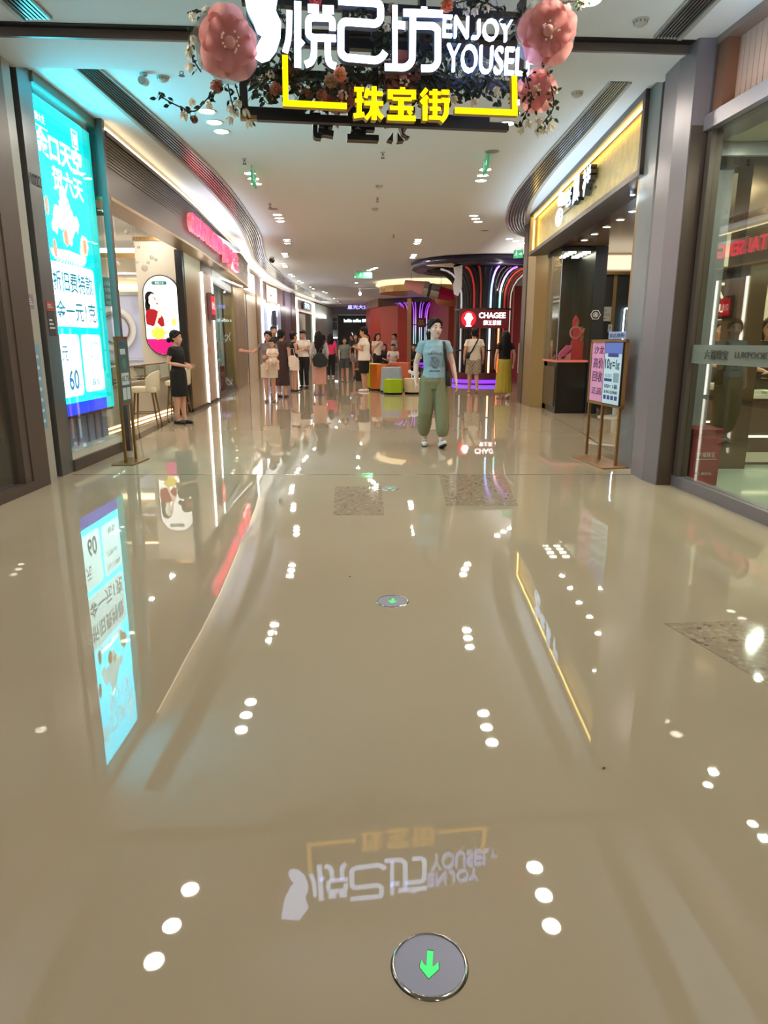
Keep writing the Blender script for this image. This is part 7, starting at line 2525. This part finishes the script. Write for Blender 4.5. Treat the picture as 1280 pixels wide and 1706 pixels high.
# baby, seated on the mother's arm
bp = dict(seated=True, joints=dict(
    pel=(0, 0, 0.92), hipR=(-0.07, -0.02, 0.88), hipL=(0.07, -0.02, 0.88), kneR=(-0.20, -0.22, 0.84), kneL=(0.20, -0.22, 0.84), ankR=(-0.22, -0.25, 0.62), ankL=(0.24, -0.25, 0.64),
    elbR=(-0.20, -0.08, 1.12), wriR=(-0.10, -0.24, 1.10), elbL=(0.20, -0.08, 1.12), wriL=(0.10, -0.24, 1.08), hea=(0, -0.01, 1.57)))
bb, bJ, bs, bhp = person('baby in white held in the mother\'s arms', -2.44, 15.38, radians(4), 0.92, bp, (224, 172, 146),
       dict(rgb=(232, 214, 196), hem=0.88, sleeve=0.8, loose=1.2), dict(kind='shorts', rgb=(236, 222, 206), len=0.75, loose=1.25), None, ('short', (20, 16, 16)), vox=0.007, head_turn=(-0.5, 0.1), z=0.41, head_scale=1.5)

# ---------------------------------------------------------------- group of shoppers at the left
STAND = dict()
WALK = dict(joints=dict(ankR=(-0.085, 0.16, 0.10), kneR=(-0.088, 0.02, 0.455), ankL=(0.085, -0.12, 0.075), kneL=(0.088, -0.07, 0.46), elbR=(-0.215, -0.02, 1.08), wriR=(-0.21, -0.12, 0.87), elbL=(0.215, 0.07, 1.08), wriL=(0.215, 0.06, 0.85)))
PHONE = dict(joints=dict(elbR=(-0.205, 0.0, 1.09), wriR=(-0.08, -0.20, 1.16), elbL=(0.205, 0.0, 1.09), wriL=(0.07, -0.21, 1.14)))
person('woman in a long dark brown dress seen from behind next to the mother', -2.46, 16.9, radians(165), 1.60, STAND, (206, 158, 130),
       dict(rgb=(66, 42, 40), hem=0.9, sleeve=0.35), dict(kind='dress', rgb=(60, 38, 36), hem=0.30), (96, 40, 40), ('bun', (24, 20, 20)), vox=0.012, face=False)
o = thing('tote_bag', 'cream tote bag carried by the woman in the brown dress', 'bag', (-2.22, 16.85, 0.75))
B().poly(rrect(-2.30, -2.14, 0, 0.28, 0.04), -0.05, 0.05)
b = B(basis((-2.20, 16.85, 0.86), FRONT_U)).poly(rrect(-0.09, 0.09, -0.14, 0.14, 0.05), -0.05, 0.05)
b.obj('body', mat('cream tote', (232, 214, 196), rough=0.7), o, world=True)
B().tube([(-2.26, 16.85, 0.98), (-2.24, 16.86, 1.16), (-2.17, 16.86, 1.16), (-2.14, 16.85, 0.98)], 0.008, 6).obj('handle', mat('cream tote', (232, 214, 196)), o, world=True)
person('man in a dark shirt standing behind the mother, mostly hidden', -3.05, 19.6, radians(20), 1.74, STAND, (206, 156, 128),
       dict(rgb=(24, 22, 24), hem=0.86, sleeve=0.45), dict(kind='pants', rgb=(24, 22, 26)), (24, 22, 22), ('short', (18, 16, 16)), vox=0.013, man=True)
person('woman in a black sleeveless top and white shorts standing sideways', -2.42, 18.9, radians(118), 1.57, PHONE, (206, 154, 126),
       dict(rgb=(22, 20, 24), hem=0.95, sleeve=0.0), dict(kind='shorts', rgb=(232, 218, 204), len=0.66, loose=1.15), (60, 40, 34), ('short', (22, 18, 18)), vox=0.012)
person('man in a white short sleeved shirt and black trousers looking down', -2.33, 20.3, radians(-20), 1.64, PHONE, (196, 146, 120),
       dict(rgb=(232, 222, 210), hem=0.9, sleeve=0.5, loose=1.05), dict(kind='pants', rgb=(20, 18, 20)), (20, 18, 18), ('short', (20, 16, 16)), vox=0.012, man=True, head_turn=(0.2, 0.25))
st_, sJ, ss, shp = person('woman with long black hair and a pink pleated skirt seen from behind', -1.64, 17.75, radians(190), 1.58, STAND, (206, 158, 134),
       dict(rgb=(196, 190, 190), hem=0.92, sleeve=1.3), dict(kind='longskirt', rgb=(214, 158, 140), hem=0.28, flare=1.12), (186, 150, 220), ('longback', (24, 18, 18)), vox=0.011, face=False)
o = thing('shoulder_bag', 'big dark green shoulder bag on the woman in the pink skirt', 'bag', (-1.56, 17.5, 0.72))
M = basis((-1.60, 17.52, 0.88), FRONT_U)
B(M).poly([(-.20, .02), (-.16, -.15), (0, -.19), (.17, -.15), (.21, 0), (.08, .17), (-.08, .17)], -0.06, 0.05).obj('body', mat('dark bag', (26, 32, 32), rough=0.5), o, world=True, bevel=0.02)
B().tube([(-1.66, 17.50, 1.03), (-1.55, 17.53, 1.18), (-1.47, 17.60, 1.32), (-1.47, 17.76, 1.31)], 0.014, 8).obj('strap', mat('dark bag', (26, 32, 32)), o, world=True)
person('woman in a bright pink t-shirt and black trousers seen from behind', -2.02, 26.6, radians(175), 1.62, STAND, (206, 158, 134),
       dict(rgb=(226, 56, 108), hem=0.86, sleeve=0.9, loose=1.2), dict(kind='pants', rgb=(20, 18, 20), loose=1.15), (226, 222, 218), ('long', (20, 16, 16)), vox=0.014, face=False)
person('woman in a dark top seen from behind beside the pink t-shirt', -2.7, 28.5, radians(170), 1.58, STAND, (206, 158, 134),
       dict(rgb=(60, 36, 40), hem=0.86, sleeve=0.5), dict(kind='pants', rgb=(24, 22, 24)), (30, 26, 26), ('long', (20, 16, 16)), vox=0.015, face=False)
person('youngster in a grey green t-shirt and shorts walking towards the viewer', -1.32, 23.6, radians(8), 1.46, WALK, (206, 156, 128),
       dict(rgb=(116, 122, 116), hem=0.86, sleeve=0.55, loose=1.15), dict(kind='shorts', rgb=(60, 66, 64), len=0.85, loose=1.1), (190, 150, 130), ('bob', (24, 20, 20)), vox=0.013)
person('woman in a black top and grey shorts behind the youngster in grey green', -1.02, 25.6, radians(-5), 1.60, WALK, (200, 150, 124),
       dict(rgb=(24, 22, 26), hem=0.88, sleeve=0.5), dict(kind='shorts', rgb=(140, 134, 134), len=0.6, loose=1.1), (60, 44, 40), ('bob', (26, 20, 20)), vox=0.014)
person('person in a patterned tan outfit behind the man in white, half hidden', -0.82, 24.8, radians(0), 1.5, WALK, (200, 150, 124),
       dict(rgb=(150, 112, 90), hem=0.86, sleeve=0.8), dict(kind='pants', rgb=(120, 84, 66)), (60, 44, 40), ('short', (24, 20, 20)), vox=0.015)
person('distant figure in dark clothes before the black coffee shop', -1.75, 38, radians(10), 1.66, WALK, (190, 140, 116),
       dict(rgb=(40, 34, 38), hem=0.86, sleeve=0.6), dict(kind='pants', rgb=(30, 28, 34)), (30, 26, 26), ('short', (22, 18, 18)), vox=0.018, man=True)
person('distant figure in a red top left of the pink t-shirt', -2.85, 33, radians(170), 1.62, STAND, (190, 140, 116),
       dict(rgb=(150, 60, 56), hem=0.86, sleeve=0.6), dict(kind='pants', rgb=(40, 34, 34)), (30, 26, 26), ('bob', (22, 18, 18)), vox=0.018, face=False)
# ---------------------------------------------------------------- man in white with black shorts
mw, mwJ, mws, _ = person('man in a white t-shirt and black shorts standing by the block seats looking down', -0.54, 19.0, radians(-105), 1.70, PHONE, (206, 152, 122),
       dict(rgb=(236, 222, 204), hem=0.80, sleeve=0.6, loose=1.32), dict(kind='shorts', rgb=(16, 16, 18), len=0.95, loose=1.15), (236, 228, 224), ('short', (18, 16, 16)), vox=0.010, man=True, head_turn=(0, 0.25))
# ---------------------------------------------------------------- people around the blocks
EAT = dict(joints=dict(elbR=(-0.20, -0.02, 1.10), wriR=(-0.06, -0.16, 1.30), elbL=(0.205, 0.0, 1.09), wriL=(0.07, -0.20, 1.10)))
person('woman in a white top, hand at her mouth, standing behind the blocks', -0.22, 23.6, radians(30), 1.60, EAT, (206, 152, 126),
       dict(rgb=(230, 214, 196), hem=0.88, sleeve=0.45), dict(kind='pants', rgb=(22, 20, 22)), (30, 26, 26), ('bob', (22, 18, 18)), vox=0.012)
SIT = dict(seated=True, joints=dict(
    pel=(0, 0.12, 0.52), wai=(0, 0.12, 0.64), che=(0, 0.09, 0.84), nec=(0, 0.07, 1.0), hea=(0, 0.03, 1.14), shoR=(-0.165, 0.08, 0.94), shoL=(0.165, 0.08, 0.94),
    hipR=(-0.085, 0.10, 0.49), hipL=(0.085, 0.10, 0.49), kneR=(-0.13, -0.30, 0.50), kneL=(0.13, -0.30, 0.50), ankR=(-0.12, -0.30, 0.08), ankL=(0.12, -0.30, 0.08),
    elbR=(-0.21, -0.08, 0.74), wriR=(-0.07, -0.30, 0.66), elbL=(0.21, -0.08, 0.74), wriL=(0.07, -0.30, 0.66)))
seats = [(0.34, 26.4, 0, 'person in white seated on the bench behind the blocks, facing the viewer', (226, 212, 200), (150, 120, 104), 'short'),
         (-0.62, 24.2, radians(40), 'person in a white and navy top seated at the left end behind the blocks', (214, 204, 206), (40, 40, 60), 'bob'),
         (1.14, 26.9, radians(-15), 'person in dark clothes seated beside the farther neon column', (40, 34, 36), (24, 22, 26), 'short'),
         (0.02, 27.2, radians(20), 'person in dark clothes seated left of the one in white behind the blocks', (50, 36, 40), (24, 22, 26), 'bob')]
for (x, y, rz, lab, c1, c2, hk) in seats:
    person(lab, x, y, rz, 1.62, SIT, (200, 148, 122), dict(rgb=c1, hem=0.93, sleeve=0.5), dict(kind='pants', rgb=c2), (70, 56, 52), (hk, (24, 20, 20)), vox=0.014)
    tb = thing('bench', 'low rose bench ' + ['under the seated person in plain white behind the blocks', 'under the seated person in white and navy', 'beside the farther neon column', 'left of the one carrying the person in plain white'][[q[3] for q in seats].index(lab)], 'bench', (x, y + 0.15, 0))
    M = Matrix.Translation((x, y, 0)) @ Matrix.Rotation(rz, 4, 'Z')
    B(M).box(-0.28, 0.28, -0.08, 0.32, 0.36, 0.415).obj('seat', mat('bench rose', (196, 120, 110), rough=0.5), tb, world=True)
    B(M).box(-0.24, 0.24, -0.02, 0.28, 0.0, 0.36).obj('base', m_black, tb, world=True)
person('person in a grey violet top standing behind the seated ones by the red wall', 0.44, 29.5, radians(-60), 1.64, PHONE, (200, 148, 122),
       dict(rgb=(158, 140, 146), hem=0.86, sleeve=0.5), dict(kind='pants', rgb=(40, 34, 38)), (40, 34, 34), ('short', (20, 16, 16)), vox=0.015, man=True)
person('dark haired person partly hidden behind the man in white', -0.66, 28.0, radians(0), 1.60, STAND, (200, 148, 122),
       dict(rgb=(70, 46, 50), hem=0.86, sleeve=0.5), dict(kind='pants', rgb=(40, 34, 38)), (40, 34, 34), ('bob', (20, 16, 16)), vox=0.016)
# ---------------------------------------------------------------- couple walking away at the right
WALKB = dict(joints=dict(ankR=(-0.085, 0.12, 0.115), kneR=(-0.088, -0.01, 0.46), ankL=(0.085, -0.10, 0.075), kneL=(0.088, -0.06, 0.46), elbR=(-0.235, 0.04, 1.08), wriR=(-0.25, -0.05, 0.86), elbL=(0.235, 0.05, 1.08), wriL=(0.25, 0.03, 0.85)),
             toeR=(0, -1, -0.5))
mb, mbJ, mbs, _ = person('man in a cream t-shirt and checked shorts walking away, bag across his back', 2.34, 18.3, radians(180), 1.66, WALKB, (206, 152, 122),
       dict(rgb=(230, 214, 192), hem=0.84, sleeve=0.55, loose=1.15), dict(kind='shorts', rgb=(176, 158, 138), len=0.9, loose=1.2), (196, 150, 126), ('short', (18, 16, 16)), vox=0.010, man=True, face=False)
o = thing('crossbody_bag', 'black crossbody bag on the back of the man in the cream t-shirt', 'bag', (2.18, 18.2, 0.85))
pt = lambda q: pw(mb, mbs, q)
b = B()
b.tube([pt(q) for q in ((-0.10, 0.05, 1.40), (-0.06, 0.118, 1.33), (0.0, 0.138, 1.22), (0.06, 0.142, 1.10), (0.12, 0.13, 1.02), (0.17, 0.08, 0.97))], 0.018, 8)
b.obj('strap', mat('bag black', (18, 18, 20)), o, world=True)
b = B()
rings(b, [(0.17, 0.09, 0.89, 0.05, 0.05), (0.17, 0.09, 0.96, 0.065, 0.06), (0.16, 0.10, 1.05, 0.04, 0.04)], 14)
b.v = [pt(v) for v in b.v]
b.obj('body', mat('bag black', (18, 18, 20)), o, world=True, smooth=True)
person('woman with long dark hair, black top and long yellow skirt walking away', 2.83, 16.45, radians(188), 1.56, WALKB, (206, 158, 134),
       dict(rgb=(16, 16, 18), hem=0.93, sleeve=0.45), dict(kind='longskirt', rgb=(178, 154, 52), hem=0.16, flare=1.5), (176, 150, 130), ('longback', (20, 16, 16)), vox=0.0095, face=False)
# ---------------------------------------------------------------- staff in the right glass shop
FOLD = dict(joints=dict(elbR=(-0.23, -0.02, 1.08), wriR=(-0.03, -0.22, 1.03), elbL=(0.23, -0.02, 1.08), wriL=(0.05, -0.23, 1.02)))
person('shop assistant in a dark uniform behind the counter in the right glass shop', 4.62, 9.75, radians(-8), 1.60, FOLD, (210, 160, 128),
       dict(rgb=(24, 24, 30), hem=0.9, sleeve=0.55), dict(kind='pants', rgb=(20, 20, 24)), (20, 20, 22), ('bun', (20, 16, 16)), vox=0.012)
person('second shop assistant in a dark uniform nearer the right edge of the picture', 4.52, 8.3, radians(-25), 1.60, FOLD, (210, 160, 128),
       dict(rgb=(24, 24, 30), hem=0.9, sleeve=0.55), dict(kind='pants', rgb=(20, 20, 24)), (20, 20, 22), ('bob', (20, 16, 16)), vox=0.012)

# small seeds of detail: plaid lines on the checked shorts
for o in mb.children:
    if o.name.startswith('shorts'):
        nt = o.data.materials[0].copy()
        o.data.materials[0] = nt
        tr = nt.node_tree
        tc = tr.nodes.new('ShaderNodeTexCoord')
        wv = tr.nodes.new('ShaderNodeTexChecker')
        wv.inputs['Scale'].default_value = 22
        wv.inputs['Color1'].default_value = (*lin((182, 164, 142)), 1)
        wv.inputs['Color2'].default_value = (*lin((150, 132, 116)), 1)
        tr.links.new(tc.outputs['Object'], wv.inputs['Vector'])
        tr.links.new(wv.outputs['Color'], tr.nodes['Principled BSDF'].inputs['Base Color'])
